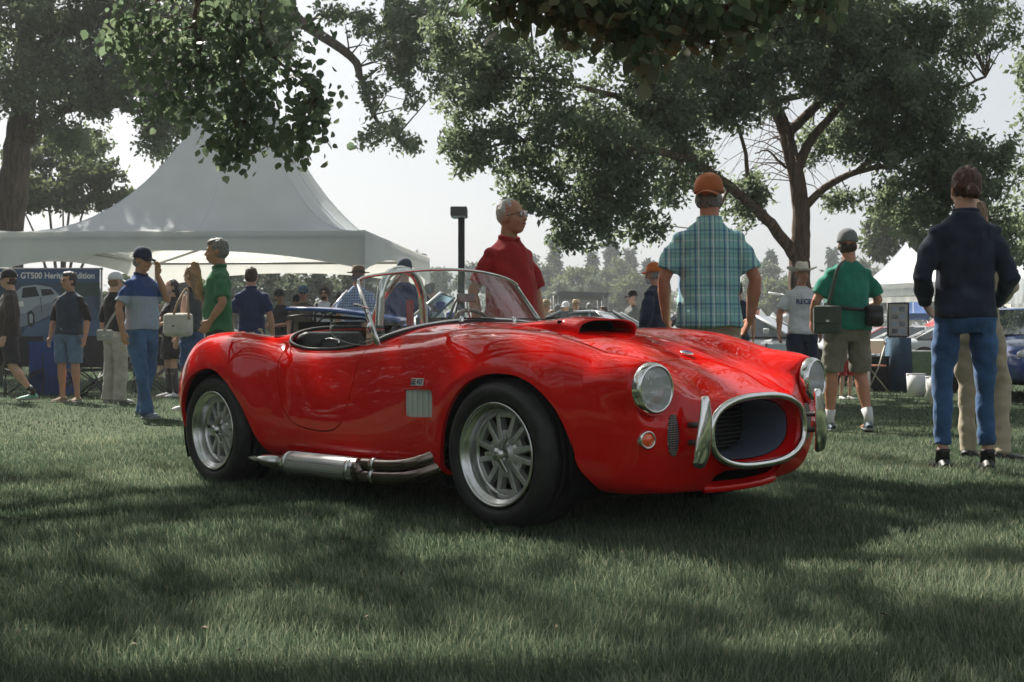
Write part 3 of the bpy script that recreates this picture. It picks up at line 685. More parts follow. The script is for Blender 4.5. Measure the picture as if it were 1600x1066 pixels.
def tyre_mat():
    m, nt, b = nodes('tyre_with_tread'); tc = nt.nodes.new('ShaderNodeTexCoord'); s = nt.nodes.new('ShaderNodeSeparateXYZ'); nt.links.new(tc.outputs['Object'], s.inputs[0])
    at2 = nt.nodes.new('ShaderNodeMath'); at2.operation = 'ARCTAN2'; nt.links.new(s.outputs[0], at2.inputs[0]); nt.links.new(s.outputs[2], at2.inputs[1])
    zz = nt.nodes.new('ShaderNodeMath'); zz.operation = 'PINGPONG'; zz.inputs[1].default_value = .03; nt.links.new(s.outputs[1], zz.inputs[0])
    k = nt.nodes.new('ShaderNodeMath'); k.operation = 'MULTIPLY'; k.inputs[1].default_value = 14.; nt.links.new(at2.outputs[0], k.inputs[0])
    k2 = nt.nodes.new('ShaderNodeMath'); k2.operation = 'MULTIPLY_ADD'; k2.inputs[1].default_value = 16.; nt.links.new(zz.outputs[0], k2.inputs[0]); nt.links.new(k.outputs[0], k2.inputs[2])
    fr = nt.nodes.new('ShaderNodeMath'); fr.operation = 'FRACT'; nt.links.new(k2.outputs[0], fr.inputs[0])
    gt = nt.nodes.new('ShaderNodeMath'); gt.operation = 'GREATER_THAN'; gt.inputs[1].default_value = .18; nt.links.new(fr.outputs[0], gt.inputs[0])
    ye = nt.nodes.new('ShaderNodeMath'); ye.operation = 'LESS_THAN'; ye.inputs[1].default_value = .028; nt.links.new(s.outputs[1], ye.inputs[0])
    mxx = nt.nodes.new('ShaderNodeMath'); mxx.operation = 'MAXIMUM'; nt.links.new(gt.outputs[0], mxx.inputs[0]); nt.links.new(ye.outputs[0], mxx.inputs[1])
    bp = nt.nodes.new('ShaderNodeBump'); bp.inputs['Distance'].default_value = .004; bp.inputs['Strength'].default_value = .9; nt.links.new(mxx.outputs[0], bp.inputs['Height'])
    n = nt.nodes.new('ShaderNodeTexNoise'); n.inputs['Scale'].default_value = 22; nt.links.new(tc.outputs['Object'], n.inputs[0]); r = nt.nodes.new('ShaderNodeValToRGB')
    r.color_ramp.elements[0].color = (.012, .012, .013, 1); r.color_ramp.elements[1].color = (.030, .030, .030, 1); r.color_ramp.elements[0].position = .3; r.color_ramp.elements[1].position = .75
    nt.links.new(n.outputs[0], r.inputs[0]); nt.links.new(r.outputs[0], b.inputs['Base Color']); nt.links.new(bp.outputs[0], b.inputs['Normal'])
    b.inputs['Roughness'].default_value = .55; b.inputs['Specular IOR Level'].default_value = .4; return m
M['tyrew'] = tyre_mat()
wf = wheel(0, -1, .26); wheel(0, 1, .26, wf); wheel(-WB, -1, .26, wf); wheel(-WB, 1, .26, wf)
# ------------------------------------------------------------------ ground and grass
def ground_mat():
    m, nt, b = nodes('lawn'); tc = nt.nodes.new('ShaderNodeTexCoord'); cols = []
    def noise(sc, det=6):
        n = nt.nodes.new('ShaderNodeTexNoise'); n.inputs['Scale'].default_value = sc; n.inputs['Detail'].default_value = det; nt.links.new(tc.outputs['Object'], n.inputs[0]); return n
    n1, n2 = noise(.35), noise(14)
    r = nt.nodes.new('ShaderNodeValToRGB'); e = r.color_ramp.elements; e[0].position = .3; e[1].position = .7; e[0].color = (.050, .075, .042, 1); e[1].color = (.10, .125, .072, 1)
    r2 = nt.nodes.new('ShaderNodeValToRGB'); e = r2.color_ramp.elements; e[0].position = .3; e[1].position = .75; e[0].color = (.45, .45, .45, 1); e[1].color = (1.25, 1.25, 1.1, 1)
    mm = nt.nodes.new('ShaderNodeMix'); mm.data_type = 'RGBA'; mm.blend_type = 'MULTIPLY'; mm.inputs[0].default_value = 1
    nt.links.new(n1.outputs[0], r.inputs[0]); nt.links.new(n2.outputs[0], r2.inputs[0]); nt.links.new(r.outputs[0], mm.inputs[6]); nt.links.new(r2.outputs[0], mm.inputs[7])
    nt.links.new(mm.outputs[2], b.inputs['Base Color']); b.inputs['Roughness'].default_value = .95; b.inputs['Specular IOR Level'].default_value = .1
    bp = nt.nodes.new('ShaderNodeBump'); bp.inputs['Distance'].default_value = .05; bp.inputs['Strength'].default_value = .8; n3 = noise(30, 3); nt.links.new(n3.outputs[0], bp.inputs['Height']); nt.links.new(bp.outputs[0], b.inputs['Normal'])
    return m
def nz(x, y, s, seed=0):                       # cheap smooth value noise
    r_ = np.random.default_rng(seed); g = r_.random((64, 64)); x = x*s; y = y*s; xi = np.floor(x).astype(int); yi = np.floor(y).astype(int); fx = x-xi; fy = y-yi
    fx = fx*fx*(3-2*fx); fy = fy*fy*(3-2*fy); a = g[xi % 64, yi % 64]; b = g[(xi+1) % 64, yi % 64]; c = g[xi % 64, (yi+1) % 64]; d = g[(xi+1) % 64, (yi+1) % 64]
    return (a*(1-fx)+b*fx)*(1-fy)+(c*(1-fx)+d*fx)*fy
def leafy(name, ramp, trans, rough=.6, tcol=None, attr='tone'):
    """thin leaf: diffuse + light coming through it; the colour runs over each leaf's own tone"""
    m = bpy.data.materials.new(name); m.use_nodes = True; nt = m.node_tree; nt.nodes.clear(); o = nt.nodes.new('ShaderNodeOutputMaterial')
    a = nt.nodes.new('ShaderNodeAttribute'); a.attribute_name = attr; r = nt.nodes.new('ShaderNodeValToRGB'); e = r.color_ramp.elements
    e[0].position = 0; e[1].position = 1; e[0].color = (*ramp[0], 1); e[1].color = (*ramp[-1], 1)
    for k, c in enumerate(ramp[1:-1]): x = e.new((k+1)/(len(ramp)-1)); x.color = (*c, 1)
    nt.links.new(a.outputs['Fac'], r.inputs[0])
    p = nt.nodes.new('ShaderNodeBsdfPrincipled'); p.inputs['Roughness'].default_value = rough; p.inputs['Specular IOR Level'].default_value = .35
    t = nt.nodes.new('ShaderNodeBsdfTranslucent'); hs = nt.nodes.new('ShaderNodeHueSaturation'); hs.inputs['Hue'].default_value = .485; hs.inputs['Value'].default_value = 1.5; hs.inputs['Saturation'].default_value = 1.05
    x = nt.nodes.new('ShaderNodeMixShader'); x.inputs[0].default_value = trans
    nt.links.new(r.outputs[0], p.inputs['Base Color']); nt.links.new(r.outputs[0], hs.inputs['Color']); nt.links.new(hs.outputs[0], t.inputs[0])
    nt.links.new(p.outputs[0], x.inputs[1]); nt.links.new(t.outputs[0], x.inputs[2]); nt.links.new(x.outputs[0], o.inputs[0]); return m
def set_tone(o, tone):
    a = o.data.attributes.new('tone', 'FLOAT', 'POINT'); a.data.foreach_set('value', np.asarray(tone, np.float32))
n = 90; gx = np.r_[-900, -300, np.linspace(-60, 60, n), 300, 900]; gy = np.r_[-40, np.linspace(-6, 90, n), 200, 500, 1500]
VV = np.array([(x, y, 0) for x in gx for y in gy], float); k = len(gy)
FF = np.array([(i*k+j, (i+1)*k+j, (i+1)*k+j+1, i*k+j+1) for i in range(len(gx)-1) for j in range(k-1)])
go = mk('lawn_ground', VV, FF, ground_mat()); go['kind'] = 'structure'; go['label'] = 'flat park lawn under the car and the crowd'

def grass(name, dmin, dmax, N, power, w0, h0, mt, tri=False, seed=3):
    r = np.random.default_rng(seed)
    # density falls off with distance; the strip is wider than the view
    u = r.random(N); a = 2-power
    d = (dmin**a+u*(dmax**a-dmin**a))**(1/a) if abs(a) > 1e-3 else dmin*(dmax/dmin)**u
    x = (r.random(N)*2-1)*(d*.50+.5); y = d
    cl = nz(x+40, y+40, 2.2, 1)*.6+nz(x+40, y+40, 7.5, 2)*.4; big = nz(x+40, y+40, .55, 5)
    h = h0*(.45+.55*r.random(N)**.8)*(.55+.75*cl)*(.85+.3*big)*np.clip(.9+.012*d, 1, 1.3)
    w = w0*(.5+.9*r.random(N))*np.maximum(1, d/3.2)**.85
    ang = r.random(N)*2*pi; lean = (.12+.55*r.random(N)**1.5)*h; la = nz(x+40, y+40, 1.3, 9)*7+r.normal(0, 1.5, N)
    # under and right around the car the grass is pressed and sparse
    wx, wy = np.cos(ang)*w/2, np.sin(ang)*w/2; lx, ly = np.cos(la)*lean, np.sin(la)*lean; b = np.c_[x, y, np.zeros(N)-.004]
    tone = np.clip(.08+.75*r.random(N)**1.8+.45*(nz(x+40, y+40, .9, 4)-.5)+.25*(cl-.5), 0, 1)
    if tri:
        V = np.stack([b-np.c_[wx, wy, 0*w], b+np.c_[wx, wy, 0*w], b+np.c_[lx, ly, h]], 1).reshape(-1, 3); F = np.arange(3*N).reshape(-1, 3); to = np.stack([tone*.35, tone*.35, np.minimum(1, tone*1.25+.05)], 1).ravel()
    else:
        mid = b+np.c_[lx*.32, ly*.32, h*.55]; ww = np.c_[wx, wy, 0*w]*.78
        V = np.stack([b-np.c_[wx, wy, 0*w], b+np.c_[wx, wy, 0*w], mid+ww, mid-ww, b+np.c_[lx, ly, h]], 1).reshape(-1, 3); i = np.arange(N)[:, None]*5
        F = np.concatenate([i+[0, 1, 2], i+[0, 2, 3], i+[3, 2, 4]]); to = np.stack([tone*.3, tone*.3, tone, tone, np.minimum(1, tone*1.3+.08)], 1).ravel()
    o = mk(name, V, F, mt, None); set_tone(o, to); o['kind'] = 'stuff'; return o
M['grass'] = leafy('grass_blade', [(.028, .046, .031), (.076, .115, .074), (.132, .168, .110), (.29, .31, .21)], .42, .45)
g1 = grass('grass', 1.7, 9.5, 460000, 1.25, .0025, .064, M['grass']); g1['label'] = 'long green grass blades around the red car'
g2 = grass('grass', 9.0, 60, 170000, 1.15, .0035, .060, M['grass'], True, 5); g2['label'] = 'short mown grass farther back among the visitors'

# ------------------------------------------------------------------ trees
def bark(name, a, b, sc=5):
    m, nt, p = nodes(name); tc = nt.nodes.new('ShaderNodeTexCoord'); mp = nt.nodes.new('ShaderNodeMapping'); mp.inputs['Scale'].default_value = (1, 1, .18); nt.links.new(tc.outputs['Object'], mp.inputs[0])
    n = nt.nodes.new('ShaderNodeTexNoise'); n.inputs['Scale'].default_value = sc*3; n.inputs['Detail'].default_value = 8; n.inputs['Roughness'].default_value = .7; nt.links.new(mp.outputs[0], n.inputs[0])
    v = nt.nodes.new('ShaderNodeTexVoronoi'); v.feature = 'DISTANCE_TO_EDGE'; v.inputs['Scale'].default_value = sc*2.2; nt.links.new(mp.outputs[0], v.inputs[0])
    r = nt.nodes.new('ShaderNodeValToRGB'); r.color_ramp.elements[0].position = .32; r.color_ramp.elements[1].position = .68; r.color_ramp.elements[0].color = (*a, 1); r.color_ramp.elements[1].color = (*b, 1)
    nt.links.new(n.outputs[0], r.inputs[0]); nt.links.new(r.outputs[0], p.inputs['Base Color']); p.inputs['Roughness'].default_value = .95
    ad = nt.nodes.new('ShaderNodeMath'); ad.operation = 'ADD'; nt.links.new(n.outputs[0], ad.inputs[0]); nt.links.new(v.outputs[0], ad.inputs[1])
    bp = nt.nodes.new('ShaderNodeBump'); bp.inputs['Distance'].default_value = .06; bp.inputs['Strength'].default_value = 1; nt.links.new(ad.outputs[0], bp.inputs['Height']); nt.links.new(bp.outputs[0], p.inputs['Normal']); return m
M['bark'] = bark('furrowed_bark', (.05, .034, .024), (.25, .165, .115)); M['bark2'] = bark('grey_bark', (.04, .030, .022), (.16, .12, .09), 4)
M['leafA'] = leafy('maple_leaf', [(.085, .115, .070), (.140, .180, .108), (.20, .235, .15)], .55)
M['leafB'] = leafy('linden_leaf', [(.062, .096, .060), (.108, .154, .092), (.175, .215, .130)], .56, .40)
M['leafC'] = leafy('pale_leaf', [(.04, .06, .025), (.075, .10, .045), (.13, .15, .07)], .5)
M['leafD'] = leafy('spruce_needles', [(.03, .05, .042), (.05, .08, .066), (.07, .10, .08)], .15)
M['leafE'] = leafy('far_leaf', [(.05, .07, .042), (.08, .105, .06), (.12, .14, .08)], .35)
def clumps(E, per, r, spread=.9):
    """twig ends inside a list of ellipsoids (x, y, z, rx, ry, rz)"""
    out = []
    for e in E:
        c = np.array(e[:3]); R3 = np.array(e[3:6]); vol = R3.prod()**(1/1.5); k = max(4, int(per*vol))
        d = r.normal(size=(k, 3)); d /= np.linalg.norm(d, axis=1)[:, None]; q = r.random(k)**(.42)*spread
        out.append(c+d*q[:, None]*R3)
    return np.concatenate(out)
def crown(name, P, nleaf, size, spread, mt, parent, r, droop=.5, simple=True, cull=None, shape=.55, tw=None):
    """leaves in sprays around the points P"""
    k = len(P); idx = r.integers(0, k, nleaf)
    dirs = r.normal(size=(k, 3)); dirs[:, 2] = -abs(dirs[:, 2])*droop; dirs /= np.linalg.norm(dirs, axis=1)[:, None]
    t = r.random(nleaf)*2-1
    c = P[idx]+dirs[idx]*(t*spread)[:, None]+r.normal(0, spread*.32, (nleaf, 3))
    if cull is not None: kk = cull(c); c = c[kk]; idx = idx[kk]; nleaf = len(c)
    a = r.normal(size=(nleaf, 3)); a[:, 2] -= droop*1.2; a /= np.linalg.norm(a, axis=1)[:, None]
    b = np.cross(a, r.normal(size=(nleaf, 3))); b /= np.linalg.norm(b, axis=1)[:, None]; n_ = np.cross(a, b)
    L = (size*(.6+.7*r.random(nleaf)))[:, None]; W = L*shape
    if simple:
        V = np.stack([c, c+a*L*.45+b*W*.5+n_*L*.08, c+a*L, c+a*L*.45-b*W*.5+n_*L*.08], 1).reshape(-1, 3); i = np.arange(nleaf)[:, None]*4
        F = np.concatenate([i+[0, 1, 2], i+[0, 2, 3]]); m_ = 4
    else:
        V = np.stack([c, c+a*L*.18+b*W*.42+n_*L*.06, c+a*L*.52+b*W*.46+n_*L*.05, c+a*L-n_*L*.05, c+a*L*.52-b*W*.46+n_*L*.05, c+a*L*.18-b*W*.42+n_*L*.06, c+a*L*.5], 1).reshape(-1, 3); i = np.arange(nleaf)[:, None]*7
        F = np.concatenate([i+[0, 1, 6], i+[1, 2, 6], i+[2, 3, 6], i+[3, 4, 6], i+[4, 5, 6], i+[5, 0, 6]]); m_ = 7
    tone = np.clip(r.random(k)[idx]*.55+r.random(nleaf)*.45, 0, 1)
    o = mk(name, V, F, mt, parent, False); set_tone(o, np.repeat(tone, m_)); return o
def limb(g, P, r0, r1, n=8, sub=5, wob=0):
    P = smooth_path(P, sub); k = len(P)
    if wob:
        for i in range(1, k): P[i] = P[i]+Vector((random.uniform(-wob, wob), random.uniform(-wob, wob), random.uniform(-wob, wob)))
    g.add(*tube(P, [r0+(r1-r0)*(i/(k-1))**.8 for i in range(k)], n)); return P
def twigs(g, P, targets, r0, k, r, reach=2.2):
    """thin twigs from the limbs P to some of the leaf sprays"""
    P = np.array([tuple(p) for p in P])
    for t in targets[r.choice(len(targets), min(k, len(targets)), replace=False)]:
        d = np.linalg.norm(P-t, axis=1); j = int(np.argmin(d))
        if d[j] > reach or d[j] < .15: continue
        a = Vector(P[j]); b = Vector(t); mid = (a+b)/2+Vector(r.normal(0, .10*d[j], 3))+Vector((0, 0, .06*d[j]))
        g.add(*tube([a, a.lerp(mid, .6), mid, mid.lerp(b, .6), b], [r0, r0*.75, r0*.55, r0*.4, r0*.2], 4, cap=False))
def ell(L):
    out = []
    for px, py, rx, ry, Y, *d in L:
        p = at(px, py, Y); s = Y/1786.3; out.append((p.x, p.y, p.z, rx*s, (d[0] if d else rx*s*.8), ry*s))
    return out

# big maple behind the man in the checked shirt
r = np.random.default_rng(11)
Y1 = 18.0
t1 = thing('maple_tree', 'spreading leafy tree with forked reddish trunk right of the centre, behind the cowboy hat man', 'tree', (at(1252, 560, Y1).x, Y1, 0))
def rel(o, L): return [Vector(p)-o.location for p in L]
E1 = ell([(1290,130,52,42,17.3),(1360,228,60,32,17.4),(1060,190,60,50,16.4),(1230,95,65,32,16.8),(1150,170,50,50,16.8),(1275,20,70,40,16.8),(800,120,110,75,15.2),(752,236,88,48,15),(880,215,120,85,15.5),(925,322,75,52,15.5),(838,296,62,40,15.6),(1010,160,110,100,16.5),(1070,270,70,55,17),(1120,110,110,95,17),
 (1165,320,50,62,17.5),(990,30,170,70,16),(1250,50,120,80,18),(1380,70,120,90,18),(1500,40,100,70,17.5),(1430,180,120,75,17.5),(1535,262,85,62,17),(1480,335,115,55,17.5),(1570,372,60,50,18),
 (1345,150,70,70,18.3),(1290,215,55,45,19),(1308,316,38,20,18),(740,150,60,50,15.3),(960,250,100,60,16),(720,60,70,70,15.5),(1385,300,40,40,18.5),(1200,30,90,60,17),(1185,130,60,50,16.8),(1330,40,90,60,17.2),(1400,130,110,70,17),(1330,110,60,50,17.4),(1460,260,110,50,17.2),(1010,350,50,30,16),(895,365,60,25,15.6),(975,290,70,60,15.8)])
up1 = ell([(1050,-140,330,130,17.3),(1420,-120,230,130,18),(780,-90,170,90,16),(1200,-330,330,150,18)])
g = G(); o1 = t1.location
def pth(L, Y): return [at(a, b, (c[0] if c else Y))-o1 for a, b, *c in L]
Pm = limb(g, pth([(1252,572),(1251,480),(1249,420),(1250,385),(1252,340),(1243,270),(1228,210),(1208,160),(1188,115),(1178,60),(1185,-30),(1200,-150)], Y1), .205, .05, 14, 5, .012)
limb(g, [Vector((0, 0, -.1)), Vector((0, 0, .35)), Vector((-.02, 0, 1.2))], .28, .19, 14)
Pl = limb(g, pth([(1246,408,18),(1222,372,17.8),(1190,335,17.5),(1140,292,17.1),(1085,250,16.7),(1040,185,16.4),(1015,130,16.2),(990,60,16)], Y1), .105, .04, 10, 5, .012)
Pb = []
for L, a_, b_ in (([(1085,250,16.7),(1020,235,16.1),(950,228,15.7),(880,215,15.5),(800,222,15.2),(735,238,15)], .07, .015), ([(1040,185,16.4),(960,150,15.9),(880,130,15.5),(790,120,15.2)], .06, .015),
    ([(1252,330,18),(1290,292,17.8),(1340,268,17.6),(1400,262,17.4),(1470,300,17.3),(1540,340,17.4)], .075, .02), ([(1243,270,18),(1270,215,17.9),(1330,150,17.9),(1400,100,18)], .10, .03),
    ([(1228,210,18),(1290,150,18.2),(1350,60,18.3),(1400,-60,18.3)], .09, .04), ([(1208,160,18),(1290,140,18),(1380,128,17.8),(1480,140,17.6),(1540,120,17.5)], .06, .02),
    ([(1140,292,17.1),(1120,330,16.9),(1100,360,16.8)], .03, .012), ([(1190,335,17.5),(1170,290,17.4),(1160,220,17.2),(1120,120,17)], .05, .02), ([(950,228,15.7),(930,280,15.6),(925,330,15.5)], .03, .012),
    ([(1188,115,18),(1130,70,17.6),(1060,20,17)], .05, .02), ([(1243,270,18),(1220,255,17.9),(1200,235,17.8),(1180,240,17.7)], .03, .01), ([(1340,268,17.6),(1400,215,17.5),(1460,200,17.4)], .05, .02)):
    Pb += limb(g, pth(L, Y1), a_, b_, 7, 4, .01)
C1 = clumps(E1, 90, r); C1u = clumps(up1, 40, r)
allp = [p for p in Pm+Pl+Pb]; twigs(g, allp, np.concatenate([C1, C1u])-np.array(o1), .016, 620, r, 2.6)
# bare dead twigs high on the trunk
for _ in range(90):
    a = Pm[random.randint(24, 44)]; d = Vector((random.uniform(-.9, .55), random.uniform(-.5, .5), random.uniform(-.5, .5))); b = a+d; c_ = b+Vector((d.x*.4, 0, -abs(random.uniform(.1, .6))))
    g.add(*tube([a, a.lerp(b, .5)+Vector((0, 0, .08)), b, c_], [.010, .007, .005, .002], 4, cap=False))
g.obj('trunk', M['bark'], t1)
c = crown('crown', C1-np.array(o1), 104000, .098, .20, M['leafA'], t1, r, .45, shape=.46)
crown('upper_crown', C1u-np.array(o1), 14000, .14, .30, M['leafA'], t1, r, .45)

# great cottonwood on the left, behind the big tent
r = np.random.default_rng(12)
Y2 = 29.5; t2 = thing('cottonwood_tree', 'huge old tree with thick furrowed trunk at the left edge behind the big white tent', 'tree', (at(8, 560, Y2).x, Y2, 0)); o1 = t2.location
g = G()
Pm = limb(g, pth([(2,590),(6,450),(14,345),(24,260),(34,190),(38,110),(38,40),(34,-60),(40,-200)], Y2), .50, .16, 16, 5, .03)
Pb = []
for L, a_, b_ in (([(44,215,29.4),(75,183,29),(110,168,28.4),(190,163,27.8),(260,170,27)], .24, .06), ([(40,90,29.5),(85,62,29),(130,35,28.5),(170,12,28),(215,5,27)], .24, .08), ([(38,60,29.5),(5,50,29.5),(-40,55,29.3)], .22, .1),
    ([(100,45,29),(95,80,28.6),(92,120,28.5)], .10, .03), ([(36,20,29.5),(160,-70,28),(300,-90,26),(432,-5,24.5),(470,34,24),(548,88,23.5),(566,128,23.4),(590,190,23.3),(640,228,23.2)], .26, .015),
    ([(470,34,24),(500,27,24),(530,20,23.8)], .05, .02), ([(300,-90,26),(420,-100,25),(560,-60,24),(650,20,23.5)], .1, .03)):
    Pb += limb(g, pth(L, Y2), a_, b_, 8, 5, .015)
E2 = ell([(120,30,90,45,28,2),(230,40,110,60,28,2),(180,110,110,50,27.5,2),(90,120,60,50,28.5,2),(300,110,90,55,27,2),(260,180,70,45,27,1.5),(255,232,35,25,27,1),(380,30,80,50,26,2),(30,20,50,60,28.7,1.6),(5,130,25,60,28,1.5),(110,215,60,25,28,1),(150,140,90,40,27,1.5),(60,160,22,22,28,.6),(420,60,45,35,25.5,1.2)])
E2b = ell([(600,55,60,50,23.6,1.2),(655,40,60,60,23.5,1.4),(690,95,40,45,23.5,1),(540,18,40,16,24,.7),(600,210,42,26,23.3,.7),(578,150,22,30,23.4,.6),(640,150,14,20,23.4,.5),(625,100,45,32,23.5,.9),(640,225,12,10,23.3,.3)])
up2 = ell([(150,-130,330,130,28,4),(500,-110,220,90,25,3),(-150,50,150,200,29,3)])
C2 = clumps(E2, 34, r); C2b = clumps(E2b, 40, r, 1.0); C2u = clumps(up2, 12, r)
twigs(g, Pm+Pb, np.concatenate([C2, C2b])-np.array(o1), .02, 330, r, 3.2)
g.obj('trunk', M['bark2'], t2)
crown('crown', np.concatenate([C2, C2])-np.array(o1), 46000, .13, .30, M['leafA'], t2, r, .4)
crown('hanging_branch', C2b-np.array(o1), 8500, .115, .22, M['leafA'], t2, r, .6)
crown('upper_crown', C2u-np.array(o1), 22000, .24, .5, M['leafA'], t2, r, .4)

# the linden we stand under: trunk outside the frame to the left, boughs hanging into the top of the view
r = np.random.default_rng(13)
t3 = thing('linden_tree', 'shade tree with big heart-shaped leaves hanging into the top of the picture', 'tree', (-7.2, 6.2, 0)); o1 = t3.location
g = G(); A = Vector
Pm = limb(g, [A((0, 0, -.1)), A((.05, 0, 1.5)), A((.2, .1, 3.2)), A((.6, 0, 5)), A((1.4, -.2, 7.2))], .42, .15, 14, 5, .01)
def wp(L): return [at(a, b, c)-o1 for a, b, c in L]
Pb = []
for L, a_, b_ in (([A((.2, .1, 3.0)), A((1.6, 1.2, 3.9)), A((3.6, 2.2, 4.0))]+wp([(290,-30,9),(308,40,9),(312,100,9)]), .16, .012), (wp([(290,-30,9),(345,10,9),(400,70,9),(455,110,8.9),(500,150,8.8)]), .03, .006), (wp([(345,10,9),(380,120,9),(385,185,9)]), .02, .005),
    ([A((.3, .1, 3.6)), A((2.5, -.8, 4.2)), A((5, -1.3, 3.8))]+wp([(760,-70,4.8),(900,-30,4.6),(1050,10,4.5),(1180,10,4.5)]), .14, .008), (wp([(900,-30,4.6),(930,40,4.5),(980,80,4.5)]), .012, .004), (wp([(760,-70,4.8),(780,0,4.7),(790,40,4.6)]), .012, .004),
    (wp([(1050,10,4.5),(1100,60,4.4),(1130,80,4.4)]), .010, .003), ([A((.6, 0, 5)), A((3, 1, 6)), A((6, 1.5, 6.2)), A((9, 1.5, 5.6))], .14, .03), ([A((1.2, -.1, 6.6)), A((3, -1.5, 7.6)), A((6.5, -2, 8))], .12, .03), ([A((.4, 0, 4.2)), A((2.5, 3.5, 5.2)), A((4.5, 6, 5.8))], .12, .03)):
    Pb += limb(g, L, a_, b_, 8, 4, .008)
EL = ell([(325,30,80,40,9,.6),(395,70,60,40,9,.6),(350,110,46,30,9,.45),(440,125,42,22,8.9,.4),(470,165,40,16,8.9,.3),(420,165,38,20,8.9,.35),(365,175,34,22,9,.35),(335,215,34,14,9,.25),(250,40,60,34,9.2,.5),(430,15,60,26,9,.5),(200,62,30,14,9.2,.3),(218,100,24,10,9.2,.25),(245,165,34,12,9.1,.25),(485,205,26,16,8.8,.2),(455,218,20,10,8.8,.2),(290,95,40,26,9,.4),(300,160,26,14,9,.2),(395,205,16,10,8.9,.15),(500,148,14,8,8.8,.15),(350,235,16,6,9,.1)])
ER = ell([(780,-24,60,34,4.7,0.25),(800,16,22,22,4.7,0.1),(890,-14,60,36,4.6,0.25),(960,-4,80,36,4.5,0.3),(1000,46,40,24,4.5,0.15),(1010,86,16,12,4.4,0.08),(1090,16,75,38,4.5,0.3),(1120,58,34,16,4.4,0.12),(1180,-14,60,32,4.5,0.25),(1165,21,24,18,4.5,0.1),(1270,-29,50,24,4.6,0.2),(1060,48,30,18,4.4,0.12),(880,28,26,14,4.6,0.1),(1285,0,14,12,4.5,0.06),(940,36,18,14,4.5,0.08)])
CL = clumps(EL, 130, r, 1.05); CR = clumps(ER, 900, r, 1.0)
twigs(g, Pb, CL-np.array(o1), .007, 130, r, 1.2); twigs(g, Pb, CR-np.array(o1), .004, 110, r, .8)
g.obj('trunk', M['bark'], t3)
crown('left_bough_leaves', CL-np.array(o1), 3100, .074, .19, M['leafB'], t3, r, 1.1, simple=False, shape=.80)
crown('near_bough_leaves', CR-np.array(o1), 1700, .066, .10, M['leafB'], t3, r, 1.1, simple=False, shape=.80)
# the canopy overhead; sun comes through its gaps and lands as these pools of light on the lawn
pools = [((330, 700), 1.5, .55), ((440, 745), 1.0, .28), ((735, 850), .36, .16), ((350, 1010), .35, .16), ((720, 1000), .30, .10), ((960, 905), .25, .09), ((1240, 1000), .25, .10), ((1420, 985), .30, .12), ((560, 760), .55, .2), ((1330, 690), 1.6, .35), ((1480, 740), 1.5, .22), ((1110, 735), .6, .15), ((1520, 830), .8, .2), ((1590, 910), .4, .15), ((90, 690), .9, .2),((240,650),1.0,.3),
         ((1050,880),.3,.07),((870,1010),.3,.08),((1350,880),.25,.06),((60,800),.3,.08)]
pl = []
for (px, py), rx, ry in pools:
    Y = CAMH*1786.3/(py-538)*.95; pl.append(((px-800)/1786.3*Y, Y, rx, ry))
SV = np.array(SUN)
def gaps(c, org=None):
    """leaves that would stand between the sun and a pool of light are missing (and over the sunlit tail of the car)"""
    w = c+np.array(o1); t = w[:, 2]/SV[2]; gxy = w[:, :2]-SV[:2]*t[:, None]; keep = np.ones(len(c), bool)
    for X, Y, rx, ry in pl: keep &= ((gxy[:, 0]-X)/(rx*1.0))**2+((gxy[:, 1]-Y)/(ry*1.7))**2 > 1
    tz = (w[:, 2]-.88)/SV[2]; q = w[:, :2]-SV[:2]*tz[:, None]
    keep &= ((q[:, 0]+1.5)**2+(q[:, 1]-6.9)**2 > .30**2)
    # nothing hangs into the view itself
    vis = (w[:, 1] > .3) & (np.abs(w[:, 0]) < w[:, 1]*.50+.25) & (w[:, 2] < CAMH+w[:, 1]*.318+.15)
    return keep & ~vis
E3 = [(-1.5, 8.5, 6.4, 4.2, 3.4, 1.5), (-4.5, 6.5, 6.8, 3.4, 3.2, 1.8), (2.0, 7.5, 6.2, 3.6, 3.2, 1.3), (0, 4.5, 5.0, 4.0, 2.6, 1.3), (-1.5, 11.5, 7.0, 4.5, 2.6, 1.5), (3.6, 10.5, 7.0, 3.5, 2.8, 1.4), (5.0, 5.5, 5.6, 2.8, 2.6, 1.2), (-4.5, 11, 7.6, 3, 3, 1.6), (.8, 2.0, 4.6, 4, 2, 1.2), (-5, 2.5, 5.2, 3, 3, 1.4), (-7, -1, 5.2, 3, 4, 1.7)]
C3 = clumps(E3, 26, r, 1.0)
twigs(g, Pb, C3-np.array(o1), .012, 0, r)
crown('canopy', C3-np.array(o1), 44000, .125, .30, M['leafB'], t3, r, .6, cull=gaps, shape=.8)

# pale green small tree left, and others beyond the tents
def small_tree(label, px, Y, hbase, E, nleaf, size, mt, seed, r0=.12, stems=3, nm='broadleaf_tree', group=None, per=20, spread=.35, shape=.55):
    r = np.random.default_rng(seed); b = at(px, 560, Y); t = thing(nm, label, 'tree', (b.x, Y, 0), group=group); o = t.location; g = G(); P = []
    E = ell(E)
    for e in E[:max(stems, 1)*2]:
        top = A(e[:3])-o; P += limb(g, [A((0, 0, -.1)), A((top.x*.12, top.y*.1, top.z*.35)), A((top.x*.5, top.y*.5, top.z*.7)), top], r0, r0*.2, 7, 5, .02)
    C = clumps(E, per, r); twigs(g, P, C-np.array(o), r0*.15, 60, r, 4); g.obj('trunk', M['bark2'], t)
    crown('crown', C-np.array(o), nleaf, size, spread, mt, t, r, .35, shape=shape); return t
small_tree('pale green small tree behind the big tent, right of the thick trunk', 95, 38, 0, [(100,300,80,35,38),(150,270,60,30,38),(60,240,60,35,39),(185,310,28,20,38),(30,310,50,30,38),(120,225,60,22,39)], 11000, .20, M['leafC'], 21, .09)
